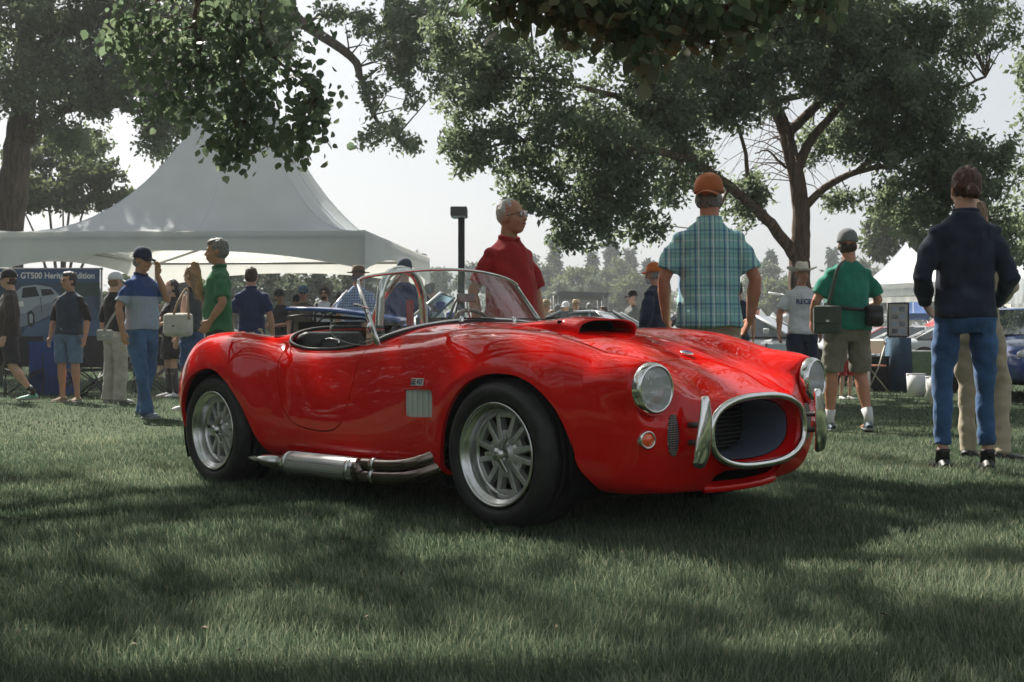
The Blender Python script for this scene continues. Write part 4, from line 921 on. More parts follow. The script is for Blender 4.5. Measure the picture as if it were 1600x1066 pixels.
small_tree('bright leafy tree behind the man with the green t-shirt', 1400, 44, 0, [(1400,350,52,42,44),(1440,330,40,30,44),(1380,390,30,28,44),(1450,395,50,30,44)], 9000, .22, M['leafC'], 22, .2)
small_tree('tree at the right edge above the last white tent', 1590, 30, 0, [(1590,400,40,45,30),(1620,340,50,40,30),(1570,440,20,16,30)], 5000, .15, M['leafA'], 23, .15)
small_tree('leafy tree whose tips reach in at the upper right edge', 1690, 20, 0, [(1640,230,46,90,20),(1620,120,24,22,20),(1700,150,90,120,20)], 6000, .12, M['leafA'], 24, .15)
small_tree('dense bush row under the eave of the big tent', 480, 52, 0, [(480,474,60,68,52),(560,474,60,66,52),(420,475,50,68,52),(350,475,50,68,52),(620,482,50,56,52),(280,475,50,68,52),(210,475,50,66,52)], 34000, .26, M['leafE'], 25, .1, nm='broadleaf_bush')
small_tree('bush behind the blue banner', 120, 48, 0, [(100,490,80,56,48),(200,495,80,50,48),(20,490,60,56,48)], 15000, .26, M['leafE'], 26, .1, nm='broadleaf_bush')
# the far tree line: each tree stands for itself
def spruce(px, top, Y, wpx, label, seed, group):
    r = np.random.default_rng(seed); b = at(px, 560, Y); H = at(px, top, Y).z; R = wpx/2*Y/1786.3; t = thing('spruce_tree', label, 'tree', (b.x, Y, 0), group=group)
    mk('trunk', *tube([(0, 0, -.2), (0, 0, H*.95)], [R*.09, .04], 7), M['bark'], t); n = 3400
    k = 330; z = r.random(k)**.8*H*.94+H*.06; rr = R*(1-z/H)**.85*(.55+.5*r.random(k)); a = r.random(k)*2*pi; P = np.c_[rr*np.cos(a), rr*np.sin(a), z-rr*.25]
    crown('crown', np.concatenate([P, np.c_[P[:, :2]*.5, P[:, 2]]]), n, H*.045+.10, H*.028+.1, M['leafD'], t, r, .5, shape=.42)
fg = 'trees of the far tree line'
for i, (px, top, Y, wd) in enumerate([(866, 371, 120, 34), (832, 402, 135, 30), (985, 392, 128, 48), (955, 372, 130, 55), (1012, 408, 125, 36), (1205, 397, 120, 30), (1300, 392, 125, 34), (925, 398, 120, 38), (655, 398, 130, 22)]):
    spruce(px, top, Y, wd, ['slender dark spruce standing alone above the red polo man\'s arm', 'spruce left of the slender one on the far tree line', 'broad spruce right of the tallest far one', 'tallest broad far spruce left of the checked shirt', 'spruce next to the checked shirt sleeve on the far tree line', 'far spruce left of the cowboy hat', 'far spruce right of the cowboy hat man, by the tree trunk', 'blunt spruce in the middle of the far tree line', 'narrow spruce peeping over the corner of the big tent'][i], 40+i, None)
LB = ['round far tree by the red polo shirt', 'pale far tree under the spruces', 'low far tree left of the dark stage roof', 'far tree over the black stage roof', 'wide far tree right of the stage roof', 'far tree beside the checked shirt elbow', 'grey green far tree right of the checked shirt', 'far tree left of the lamp post', 'far tree right of the lamp post', 'far tree behind the cowboy hat', 'low far tree right of the green t-shirt man', 'far tree behind the open-air white tent', 'far tree left of the dark sweater person', 'far tree seen right of the dark sweater person', 'far tree at the right edge', 'far tree behind the big tent corner', 'pale rounded far tree behind the stage', 'dim tree behind the tent valance']
for i, (px, py, rx, ry, Y, m_) in enumerate([(845,440,30,32,112,'E'),(905,440,34,32,105,'C'),(870,462,40,22,100,'E'),(935,455,34,30,100,'E'),(985,455,36,32,98,'C'),(1020,462,30,24,100,'E'),(1190,440,34,34,105,'E'),(680,432,28,24,110,'E'),(740,430,30,22,112,'E'),(1225,460,40,28,90,'C'),(1330,440,34,40,100,'E'),(1370,445,34,30,95,'E'),(1410,440,40,36,100,'E'),(1480,440,60,50,90,'E'),(1590,450,40,44,90,'E'),(640,435,34,22,105,'E'),(960,430,34,34,115,'C'),(600,455,44,26,95,'E')]):
    r = np.random.default_rng(60+i); b = at(px, 560, Y); t = thing('broadleaf_tree', LB[i], 'tree', (b.x, Y, 0)); e = ell([(px, py, rx, ry, Y), (px-rx*.5, py+ry*.5, rx*.7, ry*.7, Y), (px+rx*.5, py+ry*.45, rx*.7, ry*.75, Y)])
    mk('trunk', *tube([(0, 0, -.2), (0, 0, e[0][2])], [.35, .1], 7), M['bark'], t)
    crown('crown', clumps(e, 5, r)-np.array(t.location), 4200, .34, .6, M['leaf'+m_], t, r, .3)
# a long low far woodland closing the view
r = np.random.default_rng(99); P = np.c_[r.uniform(-130, 150, 1500), r.uniform(150, 165, 1500), np.zeros(1500)]; P[:, 2] = r.random(1500)*(5.5+3*nz(P[:, 0]+300, P[:, 0]*0, .09, 3))
o = crown('far_woodland', P, 70000, .62, .9, M['leafE'], None, r, .3); o['kind'] = 'stuff'; o['label'] = 'hazy belt of far woodland along the horizon'

# ------------------------------------------------------------------ haze
hz = mk('haze', *box((0, 78, 9.4), (330, 190, 21)), None); hz['kind'] = 'stuff'
hm = bpy.data.materials.new('haze'); hm.use_nodes = True; hm.node_tree.nodes.clear(); o_ = hm.node_tree.nodes.new('ShaderNodeOutputMaterial'); pv = hm.node_tree.nodes.new('ShaderNodeVolumePrincipled')
pv.inputs['Color'].default_value = (.86, .90, .93, 1); pv.inputs['Density'].default_value = .0013; pv.inputs['Anisotropy'].default_value = .2; hm.node_tree.links.new(pv.outputs[0], o_.inputs['Volume']); hz.data.materials.append(hm)

# ------------------------------------------------------------------ tents
def fabric(name, col, trans=.35):
    m = bpy.data.materials.new(name); m.use_nodes = True; nt = m.node_tree; p = nt.nodes['Principled BSDF']; o = nt.nodes['Material Output']
    p.inputs['Base Color'].default_value = (*col, 1); p.inputs['Roughness'].default_value = .55; p.inputs['Specular IOR Level'].default_value = .3
    t = nt.nodes.new('ShaderNodeBsdfTranslucent'); t.inputs[0].default_value = (col[0], col[1]*.93, col[2]*.80, 1); x = nt.nodes.new('ShaderNodeMixShader'); x.inputs[0].default_value = trans
    tc = nt.nodes.new('ShaderNodeTexCoord'); n = nt.nodes.new('ShaderNodeTexNoise'); n.inputs['Scale'].default_value = 1.6; n.inputs['Detail'].default_value = 3; nt.links.new(tc.outputs['Object'], n.inputs[0])
    n2 = nt.nodes.new('ShaderNodeTexNoise'); n2.inputs['Scale'].default_value = .7; n2.inputs['Detail'].default_value = 8; nt.links.new(tc.outputs['Object'], n2.inputs[0]); rr = nt.nodes.new('ShaderNodeValToRGB'); rr.color_ramp.elements[0].position = .35; rr.color_ramp.elements[1].position = .6
    rr.color_ramp.elements[0].color = (col[0]*.86, col[1]*.86, col[2]*.84, 1); rr.color_ramp.elements[1].color = (*col, 1); nt.links.new(n2.outputs[0], rr.inputs[0]); nt.links.new(rr.outputs[0], p.inputs['Base Color'])
    bp = nt.nodes.new('ShaderNodeBump'); bp.inputs['Distance'].default_value = .05; bp.inputs['Strength'].default_value = .5; nt.links.new(n.outputs[0], bp.inputs['Height']); nt.links.new(bp.outputs[0], p.inputs['Normal'])
    nt.links.new(p.outputs[0], x.inputs[1]); nt.links.new(t.outputs[0], x.inputs[2]); nt.links.new(x.outputs[0], o.inputs[0]); return m
M['canvas'] = fabric('white_tent_fabric', (.80, .85, .92), .42); M['bluecanvas'] = fabric('blue_tent_fabric', (.08, .16, .40), .2)
M['tentpole'] = mat('galvanised_pole', (.30, .30, .30), .4, metal=.7)
def tent(label, corners, ze, zp, val, mt, scal=.5, conc=1.45, frame=True, N=28, legs=True, pole=.035):
    """corners: four ground points (x, y) in order; a peaked marquee with a hanging valance"""
    C = [A((a, b, 0)) for a, b in corners]; cen = sum(C, A())/4; t = thing('marquee_tent', label, 'tent', cen); rf = []
    V = []; F = []
    for s in range(4):
        a = C[s]-cen; b = C[(s+1) % 4]-cen; n0 = len(V)
        for i in range(N+1):
            q = i/N
            for j in range(N+1):
                e = a.lerp(b, j/N)*(1-q); sag = .05*sin(pi*j/N)*(1-q)*1.2
                V.append((e.x, e.y, ze+(zp-ze)*q**conc*(1+0)-sag*(q > 0)*min(1, q*4)))
        for i in range(N):
            for j in range(N): F.append((n0+i*(N+1)+j, n0+i*(N+1)+j+1, n0+(i+1)*(N+1)+j+1, n0+(i+1)*(N+1)+j))
    mk('roof', V, F, mt, t)
    if N > 20:
        for s in range(4):
            for j in (0, .5):
                a = C[s]-cen; b = C[(s+1) % 4]-cen; pts = []
                for i in range(0, N+1, 2):
                    q = i/N; e = a.lerp(b, j)*(1-q)*1.001; pts.append((e.x, e.y, ze+(zp-ze)*q**conc+.004-.05*sin(pi*j)*(1-q)*1.2*(q > 0)*min(1, q*4)))
                mk('roof_seam', *tube(pts, .008, 5, cap=False), M['seam'] if 'seam' in M else M.setdefault('seam', mat('tent_seam', (.72, .77, .84), .7)), t)
    for s in range(4):
        a = C[s]-cen; b = C[(s+1) % 4]-cen; V = []; F = []; n_ = 40; out = ((a+b)/2).normalized()
        for j in range(n_+1):
            u = j/n_; e = a.lerp(b, u)*1.004; dz = val*(1-scal*(1-abs(2*u-1)**2.2)); rip = .012*sin(u*23)+.01*sin(u*57+1)
            for k in range(7): V.append((e.x+out.x*rip*k/6, e.y+out.y*rip*k/6, ze-.002-dz*k/6))
        for j in range(n_):
            for k in range(6): F.append((j*7+k, (j+1)*7+k, (j+1)*7+k+1, j*7+k+1))
        mk('valance', V, F, mt, t)
    if frame:
        for s in range(4):
            a = C[s]-cen; b = C[(s+1) % 4]-cen
            mk('eave_beam', *tube([a*.985+A((0, 0, ze-.12)), b*.985+A((0, 0, ze-.12))], pole, 8), M['tentpole'], t)
            mk('cross_beam', *tube([a*.98+A((0, 0, ze-.14)), A((0, 0, ze+.25))], pole*.8, 8), M['tentpole'], t)
    if legs:
        for s in range(4):
            a = C[s]-cen; mk('leg', *tube([a*.985+A((0, 0, -.02)), a*.985+A((0, 0, ze-.1))], pole, 8), M['tentpole'], t)
    return t
bt = tent('big white peaked marquee with scalloped valance filling the left background', [(-2.70, 21.0), (-9.55, 21.2), (-8.75, 28.0), (-2.0, 27.6)], 2.87, 7.3, .72, M['canvas'], .5, 2.35)
tent('white peaked tent right of the green t-shirt man, behind the dark sweater person', [(at(1500,440,24).x, 24.0), (at(1342,440,26).x, 26.0), (at(1350,440,29.5).x, 29.5), (at(1480,440,28.).x, 28.0)], 2.12, 3.15, .28, M['canvas'], .0, 1.3, pole=.02)
r = np.random.default_rng(98); k = 4600; a_ = np.where(r.random(k) < .72, r.uniform(-2.55, -.8, k), r.uniform(-.8, 2.55, k)); P = np.c_[np.sin(a_)*r.uniform(34, 44, k), -np.cos(a_)*r.uniform(30, 42, k)*.9, np.zeros(k)]; P[:, 2] = r.random(k)*np.where(P[:, 0] < -8, 16+4*nz(a_*6+50, a_*0, 1.1, 3), 5+3*nz(a_*6+50, a_*0, 1.1, 3)); P = P[np.abs(P[:, 0]) > .60*P[:, 1]+5]  # unseen belt added for the car side's reflection, kept taller on the left
o = crown('unseen_tree_belt', P, 130000, .6, .9, M['leafE'], None, r, .3); o['kind'] = 'stuff'; o['label'] = 'unseen leafy belt of park trees, added around the lawn to be mirrored in the paint'
tent('white tent cut by the right edge of the picture', [(at(1640,440,22).x, 22.0), (at(1566,440,23.5).x, 23.5), (at(1580,440,27).x, 27), (at(1680,440,26).x, 26)], 2.1, 3.0, .5, M['canvas'], .0, 1.3, pole=.02)
tent('small white peaked tent top behind the blue banner', [(at(92,440,40).x, 40.0), (at(46,440,41).x, 41), (at(52,440,43.5).x, 43.5), (at(95,440,43).x, 43)], 2.55, 3.75, .4, M['canvas'], .0, 1.2, pole=.02)
for k, (px, w_, top, Y, ze_, lb) in enumerate([(1193,40,482,70,2.0,'tiny far white tent left of the cowboy hat man'),(1212,34,487,78,2.0,'tiny far white tent beside the cowboy hat man\'s arm'),(1505,60,480,60,2.0,'far white tent between the dark sweater and the right edge'),(75,70,470,46,2.1,'white tent behind the crossbody bag person')][:3]):
    a = at(px-w_/2, 538, Y).x; b = at(px+w_/2, 538, Y).x; d = (b-a); tent(lb, [(b, Y), (a, Y), (a, Y+d), (b, Y+d)], ze_, at(px, top, Y).z, .3, M['canvas'], 0, 1.3, False, 10, True, .03)
tent('blue topped far tent behind the framed display board', [(at(1452,440,45).x, 45.0), (at(1402,440,45).x, 45.), (at(1402,440,48).x, 48), (at(1450,440,48).x, 48)], 2.0, 2.72, .2, M['bluecanvas'], 0, 1.1, pole=.02)
# ------------------------------------------------------------------ people
from mathutils import noise as mn
SKIN = {'fair': (.54, .33, .24), 'tan': (.46, .25, .165), 'red': (.50, .235, .155), 'dark': (.17, .08, .05)}
def skin_mat(k):
    n = 'skin_'+k
    if n not in M:
        M[n] = mat(n, SKIN[k], .5, noise=.10, scale=18, bump=.12, bscale=90, spec=.35)
        b = M[n].node_tree.nodes['Principled BSDF']; b.inputs['Subsurface Weight'].default_value = .08; b.inputs['Subsurface Radius'].default_value = (.02, .008, .005); b.inputs['Subsurface Scale'].default_value = .5
    return M[n]
def ellipsoid(c, r3, n=16, m=10):
    V = [(c[0], c[1], c[2]-r3[2])]; F = []
    for i in range(1, m):
        th = pi*i/m
        for k in range(n): V.append((c[0]+r3[0]*sin(th)*cos(2*pi*k/n), c[1]+r3[1]*sin(th)*sin(2*pi*k/n), c[2]-r3[2]*cos(th)))
    V.append((c[0], c[1], c[2]+r3[2])); t = len(V)-1
    for k in range(n):
        F.append((0, 1+(k+1) % n, 1+k)); F.append((t, 1+(m-2)*n+k, 1+(m-2)*n+(k+1) % n))
        for i in range(m-2): F.append((1+i*n+k, 1+i*n+(k+1) % n, 1+(i+1)*n+(k+1) % n, 1+(i+1)*n+k))
    return V, F
def fuse(name, g, vox, m, parent, smooth=2, wrinkle=0.0, seed=0, wscale=(9, 9, 5)):
    """melts the gathered closed shapes into one continuous skin"""
    me = bpy.data.meshes.new(name); V = np.concatenate(g.V); me.from_pydata([tuple(map(float, v)) for v in V], [], g.F); me.update()
    o = bpy.data.objects.new(name, me); COL.objects.link(o)
    rm = o.modifiers.new('r', 'REMESH'); rm.mode = 'VOXEL'; rm.voxel_size = vox; rm.use_smooth_shade = True
    if smooth: sm = o.modifiers.new('s', 'SMOOTH'); sm.iterations = smooth; sm.factor = .5
    dg = bpy.context.evaluated_depsgraph_get(); me2 = bpy.data.meshes.new_from_object(o.evaluated_get(dg)); o.modifiers.clear(); o.data = me2; bpy.data.meshes.remove(me)
    if wrinkle:
        n = len(me2.vertices); co = np.empty(n*3, np.float32); no = np.empty(n*3, np.float32); me2.vertices.foreach_get('co', co); me2.vertices.foreach_get('normal', no); co = co.reshape(-1, 3); no = no.reshape(-1, 3)
        w_ = np.array([mn.noise(Vector((c[0]*wscale[0]+seed*7.1, c[1]*wscale[1], c[2]*wscale[2])))+.5*mn.noise(Vector((c[0]*wscale[0]*2.3+seed, c[1]*wscale[1]*2.3, c[2]*wscale[2]*2.6+3))) for c in co.tolist()])
        co = co+no*(w_*wrinkle)[:, None]; me2.vertices.foreach_set('co', co.astype(np.float32).ravel()); me2.update()
    me2.materials.clear(); me2.materials.append(m); me2.name = name; me2.polygons.foreach_set('use_smooth', np.ones(len(me2.polygons), bool)); o.parent = parent; return o
def loft(g, sec, n=20, e=2.4):
    """stack of super-elliptic sections (x, y, z, halfwidth, halfdepth)"""
    V = []; F = []
    for x, y, z, a, b in sec:
        for k in range(n):
            t = 2*pi*k/n; c, s = cos(t), sin(t); V.append((x+a*math.copysign(abs(c)**(2/e), c), y+b*math.copysign(abs(s)**(2/e), s), z))
    m = len(sec)
    for i in range(m-1):
        for k in range(n): F.append((i*n+k, i*n+(k+1) % n, (i+1)*n+(k+1) % n, (i+1)*n+k))
    F.append(tuple(range(n-1, -1, -1))); F.append(tuple((m-1)*n+k for k in range(n))); g.add(V, F)
def person(label, X, Y, face=0, H=1.78, skin='tan', build=1.0, belly=0.0, lean=(0, 0), head_turn=0, nod=0,
           arms=None, legs=None, top=('short', None), bottom=('long', None), shoes=None, hair=None, hat=None, glasses=None,
           hem=.90, legb=None, vox=.0105, group=None, female=False, hide_low=False, sleeve_m=None, beard=None, socks=None, collar=False, long_hem=False):
    s = H/1.78; t = thing('person', label, 'person', (X, Y, 0), radians(face), group); t.scale = (s, s, s); sk = skin_mat(skin); B = build; W = .93 if female else 1.0
    lx, ly = lean
    def sh(z): k = max(0, z-.93)/.85; return lx*k, ly*k
    # joints; the figure faces -Y, its right hand is at -X
    sho = {}; 
    for sd in (-1, 1): x0, y0 = sh(1.43); sho[sd] = A((x0+sd*.158*B*W, y0+.012, 1.405))
    arms = arms or {}; legs = legs or {}; ar = {}
    for sd in (-1, 1):
        el, wr = arms.get(sd, ((sd*.245*B*W+.0, .035, 1.13), (sd*.255*B*W, -.035, .88)))[:2]
        ar[sd] = (sho[sd], A(el), A(wr))
    lg = {}
    for sd in (-1, 1): lg[sd] = (A((sd*.092*B, .0, .92)),)+tuple(A(p) for p in legs.get(sd, ((sd*.105, -.012, .50), (sd*.115, .02, .085)))[:2])
    hx, hy = sh(1.62); hc = A((hx, hy-.012, 1.645)); RZ = Matrix.Rotation(radians(head_turn), 4, 'Z') @ Matrix.Rotation(radians(nod), 4, 'X'); MH = Matrix.Translation(hc) @ RZ
    g = G(); nx, ny = sh(1.5)
    # head: skull, face, jaw, nose, ears, lips, brow
    for c, r3 in (((0, .014, .030), (.074, .094, .098)), ((0, -.022, -.018), (.062, .070, .082)), ((0, -.040, -.078), (.040, .042, .034)), ((0, -.010, -.052), (.056, .062, .050)), ((0, -.083, -.064), (.020, .013, .014)),
                  ((-.076, .012, -.012), (.009, .018, .031)), ((.076, .012, -.012), (.009, .018, .031)), ((0, -.074, .030), (.048, .016, .012)), ((-.034, -.066, -.030), (.020, .020, .022)), ((.034, -.066, -.030), (.020, .020, .022))):
        g.add(*ellipsoid(c, r3), MH)
    V, F = tube([(0, -.080, .022), (0, -.094, -.004), (0, -.104, -.024), (0, -.088, -.034)], [.008, .011, .015, .010], 8); g.add(V, F, MH)
    g.add(*tube([hc+A((0, .02, -.05)), A((nx, ny+.025, 1.50)), A((nx, ny+.02, 1.43))], [(.056, .058), (.058, .060), (.075, .07)], 14))
    cx, cy = sh(1.3)
    loft(g, [(0, .005, .86, .13*B, .085), (0, .005, .96, .135*B, .09), (cx*.4, cy*.4, 1.10, .115*B, .08), (cx, cy, 1.30, .135*B*W, .088), (nx*.9, ny*.9, 1.39, .145*B*W, .075), (nx, ny+.015, 1.44, .10, .055), (nx, ny+.02, 1.475, .062, .052)])
    for sd in (-1, 1):
        a, b, c = ar[sd]
        ks = .72 if top[0] == 'long' else 1; g.add(*tube([a, a.lerp(b, .35), b, b.lerp(c, .3), c], [.030*B*ks, .044*B*ks, .037*B*ks, .041*B*ks, .026], 12))
        d = (c-b).normalized(); sp_ = arms.get(sd, (0, 0))[2] if len(arms.get(sd, (0, 0))) > 2 else None
        # hand: palm with four fingers and a thumb
        hd = A(sp_).normalized() if sp_ else (d+A((0, -.12, -.1))).normalized()
        pn = A((-sd, 0, 0)); pn = (pn-hd*pn.dot(hd)); pn = pn.normalized() if pn.length > .2 else A((0, -1, 0)); sdv = hd.cross(pn).normalized()
        if sdv.y > 0: sdv = -sdv            # thumb side points forward
        pc = c+hd*.045; g.add(*tube([c-hd*.005, c+hd*.02, c+hd*.06, c+hd*.088], [(.017, .024), (.015, .034), (.014, .042), (.012, .040)], 10, up=pn))
        for k in range(4):
            off = sdv*(.031-.0205*k); L = (.070, .078, .072, .056)[k]; st = c+hd*.075+off
            g.add(*tube([st, st+hd*L*.45+pn*.004, st+hd*L*.78+pn*.018, st+hd*L*.92+pn*.034], [.0098, .0094, .0088, .0074], 7))
        st = c+hd*.015+sdv*.022; g.add(*tube([st, st+sdv*.028+hd*.030+pn*.006, st+sdv*.036+hd*.062+pn*.012], [.013, .0115, .009], 7))
        h, kn, an = lg[sd]
        if not hide_low:
            g.add(*tube([h, h.lerp(kn, .5), kn, kn.lerp(an, .3), kn.lerp(an, .65), an, an-A((0, 0, .03))], [v*(.62 if (bottom[0] in ('long', 'slim', 'wide') and i < 5) else 1) for i, v in enumerate([(.082*B), .072*B, .052*B, .056*B, .042, .034, .036])], 14))
            fd = A((kn.x-h.x, -.05, 0)); fd = A((fd.x*.6, -.1, 0)).normalized(); g.add(*tube([an+A((0, .03, -.035)), an+fd*.06+A((0, 0, -.05)), an+fd*.15+A((0, 0, -.065))], [(.03, .03), (.026, .036), (.014, .038)], 8))
    body = fuse('body', g, vox, sk, t, 2)
    mh = lambda V: [tuple(MH @ Vector(v)) for v in V]
    # face details
    for sd in (-1, 1):
        V, F = ellipsoid((sd*.031, -.0815, .008), (.013, .008, .006), 10, 6); mk('eye', mh(V), F, M['eyew'] if 'eyew' in M else M.setdefault('eyew', mat('eye_white', (.6, .58, .55), .2)), t)
        V, F = ellipsoid((sd*.031, -.0885, .008), (.0055, .003, .0055), 8, 5); mk('iris', mh(V), F, M['black'], t)
        V, F = tube([(sd*.016, -.089, .026), (sd*.032, -.090, .031), (sd*.047, -.082, .026)], [.003, .0042, .002], 6); mk('eyebrow', mh(V), F, hair[1] if hair and hair[1] else M['hair_brown'], t)
    V, F = tube([(-.024, -.087, -.053), (-.010, -.0955, -.052), (.010, -.0955, -.052), (.024, -.087, -.053)], [.003, .0055, .0055, .003], 6, flat=1); mk('mouth', mh(V), F, M['lip'], t)
    if hair:
        kind, hm_ = hair; g = G()
        g.add(*ellipsoid((0, .026, .040), (.081, .094, .098)), MH)
        if kind == 'thin': 
            g = G(); g.add(*ellipsoid((0, .024, .036), (.0775, .090, .0965)), MH)
        if kind in ('short', 'thick'): g.add(*ellipsoid((0, .040, .010), (.081, .078, .090)), MH); g.add(*ellipsoid((0, -.02, .085), (.060, .062, .045)), MH)
        if kind == 'thick': g.add(*ellipsoid((0, .02, .03), (.098, .100, .105)), MH)
        if kind == 'long':
            g.add(*ellipsoid((0, .04, .0), (.088, .080, .10)), MH); g.add(*tube([hc+A((0, .05, .03)), hc+A((0, .085, -.08)), hc+A((.0, .10, -.20)), hc+A((0, .10, -.32))], [(.07, .085), (.05, .10), (.04, .095), (.015, .06)], 12, up=(0, 1, 0)))
        if kind == 'bun':
            g.add(*ellipsoid((0, .036, .018), (.082, .084, .092)), MH); g.add(*ellipsoid((0.01, .125, -.022), (.036, .032, .038)), MH); g.add(*ellipsoid((-.018, .128, -.045), (.024, .024, .024)), MH)
        if hat and kind != 'long': g = G(); g.add(*ellipsoid((0, .036, -.012), (.079, .074, .070)), MH)
        fuse('hair', g, vox*.9, hm_, t, 1, .008, 3, (45, 45, 16))
    if beard:
        g = G(); g.add(*ellipsoid((0, -.045, -.070), (.053, .050, .045)), MH); fuse('beard', g, vox*.8, beard, t, 1, .003, 2, (40, 40, 30))
    if hat:
        kind, hm_ = hat
        if kind in ('cap', 'cap_back'):
            g = G(); V, F = lathe([(.0, .150), (.03, .148), (.058, .132), (.078, .105), (.087, .070), (.090, .040), (.088, .030)], 26, 'Z', False); V = [(x*.98, y*1.12+.012, z) for x, y, z in V]
            o = mk('cap_crown', mh(V), F, hm_, t); so = o.modifiers.new('s', 'SOLIDIFY'); so.thickness = .004
            V = []; F = []; sg = -1 if kind == 'cap' else 1
            for i in range(7):
                for j in range(13):
                    a = -1.0+2.0*j/12; q = i/6; V.append((sin(a)*(.082+.0*q), sg*(cos(a)*(.082)+q*.085*cos(a*.9)**.7)+.012, .044-.022*q-.030*(sin(a)**2)+.0))
            for i in range(6):
                for j in range(12): F.append((i*13+j, i*13+j+1, (i+1)*13+j+1, (i+1)*13+j))
            b = mk('cap_brim', mh(V), F, hm_, t); so = b.modifiers.new('s', 'SOLIDIFY'); so.thickness = .005
            mk('cap_button', *(lambda q: (mh(q[0]), q[1]))(ellipsoid((0, .012, .151), (.008, .008, .004), 8, 5)), hm_, t)
        else:
            br = {'straw': .155, 'cowboy': .185, 'bucket': .125, 'fedora': .15}[kind]; hh = {'straw': .135, 'cowboy': .155, 'bucket': .13, 'fedora': .13}[kind]
            n_ = 36; V = []; F = []
            prof = [(br, .055), (br*.8, .050), (.092, .048), (.088, .075), (.080, hh*.92), (.066, hh+.015), (.03, hh+.012), (0, hh-.002)] if kind != 'bucket' else [(br, .015), (.092, .055), (.085, .11), (.07, .135), (0, .14)]
            for rr, z in prof:
                for k in range(n_):
                    a = 2*pi*k/n_; zz = z
                    if kind == 'cowboy' and rr > .1: zz += .055*(abs(cos(a))**2)*((rr-.09)/.1)
                    if kind == 'cowboy' and rr < .09 and z > .12: zz -= .012*(abs(cos(a)) < .5)
                    V.append((rr*cos(a)*(1 if rr > .1 else .95), rr*sin(a)*1.08+.014, zz))
            for i in range(len(prof)-1):
                for k in range(n_): F.append((i*n_+k, i*n_+(k+1) % n_, (i+1)*n_+(k+1) % n_, (i+1)*n_+k))
            o = mk('hat', mh(V), F, hm_, t); so = o.modifiers.new('s', 'SOLIDIFY'); so.thickness = .004
            V, F = lathe([(.0915, .052), (.0905, .072)], 30, 'Z', False); V = [(x*.965, y*1.09+.014, z) for x, y, z in V]; mk('hat_band', mh(V), F, M['black'], t)
    if glasses:
        for sd in (-1, 1):
            V, F = tube([(sd*.033, -.094, .008), (sd*.033, -.090, .008)], [(.016, .021), (.016, .021)], 16, up=(0, 0, 1)); mk('glasses_lens', mh(V), F, glasses, t)
            V, F = tube([(sd*.054, -.090, .014), (sd*.070, -.05, .012), (sd*.078, .01, .006)], .0022, 6); mk('glasses_temple', mh(V), F, M['black'], t)
        V, F = tube([(-.014, -.096, .014), (0, -.098, .016), (.014, -.096, .014)], .0022, 6); mk('glasses_bridge', mh(V), F, M['black'], t)
    # shirt
    kind, tm = top
    if tm:
        g = G(); e = .012 if kind != 'tank' else .006
        fl = .012 if hem < .93 else 0
        bw = 1+belly*.25
        sec = [(0, .004, hem, (.162*B+fl)*bw, .112+e+belly*.10), (0, .004, hem+.03, (.160*B+fl)*bw, .112+e+belly*.11), (cx*.3, cy*.3-belly*.02, 1.06, (.146*B+e)*bw, .098+e+belly*.11), (cx*.7, cy*.7-belly*.01, 1.18, (.148*B*W+e)*bw, .100+e+belly*.07), (cx, cy, 1.30, .163*B*W+e, .105+e+belly*.02), (cx, cy, 1.375, .176*B*W+e, .095+e), (nx, ny+.010, 1.425, .165*B*W+e*.5, .082+e), (nx, ny+.014, 1.455, .125*B*W, .070+e), (nx, ny+.018, 1.485, .078+e*.5, .062+e*.5), (nx, ny+.02, 1.505, .062+e*.5, .060+e*.4)]
        if female: sec[4] = (cx, cy-.012, 1.29, .145*B+e, .122+e)
        loft(g, sec)
        if kind != 'tank':
            for sd in (-1, 1):
                a, b, c = ar[sd]; a2 = a+A((-sd*.035, 0, -.005))
                if kind == 'short': pts = [a2, a.lerp(b, .4), a.lerp(b, .80)]; rr = [.052*B, .064*B, .070*B]
                else: pts = [a2, a.lerp(b, .4), b, b.lerp(c, .5), b.lerp(c, .96)]; rr = [.054*B, .064*B, .057*B, .052*B, .042]
                if kind == 'elbow': pts = [a2, a.lerp(b, .4), b, b.lerp(c, .12)]; rr = [.052*B, .060*B, .055*B, .052*B]
                g2 = g if not sleeve_m else G()
                g2.add(*tube(pts, rr, 14)); g2.add(*ellipsoid(tuple(a+A((-sd*.012, 0, -.012))), (.063*B, .064*B, .054*B), 14, 8))
                if sleeve_m: fuse('sleeve', g2, vox, sleeve_m, t, 1, .006, sd)
        fuse('shirt', g, vox*1.05, tm, t, 2, .018, abs(hash(label)) % 97 if False else len(label), (6, 6, 5.5))
        if collar:
            V, F = tube([A((nx+.073*cos(a), ny+.02+.066*sin(a)-.004, 1.512-.022*max(0, -sin(a)))) for a in np.linspace(-pi*.46, pi*1.46, 22)], [(.018, .006)]*22, 8, up=(0, 0, 1)); mk('collar', V, F, collar if collar is not True else tm, t)
    # trousers, shorts or skirt
    if legb: B = legb
    kind, bm_ = bottom
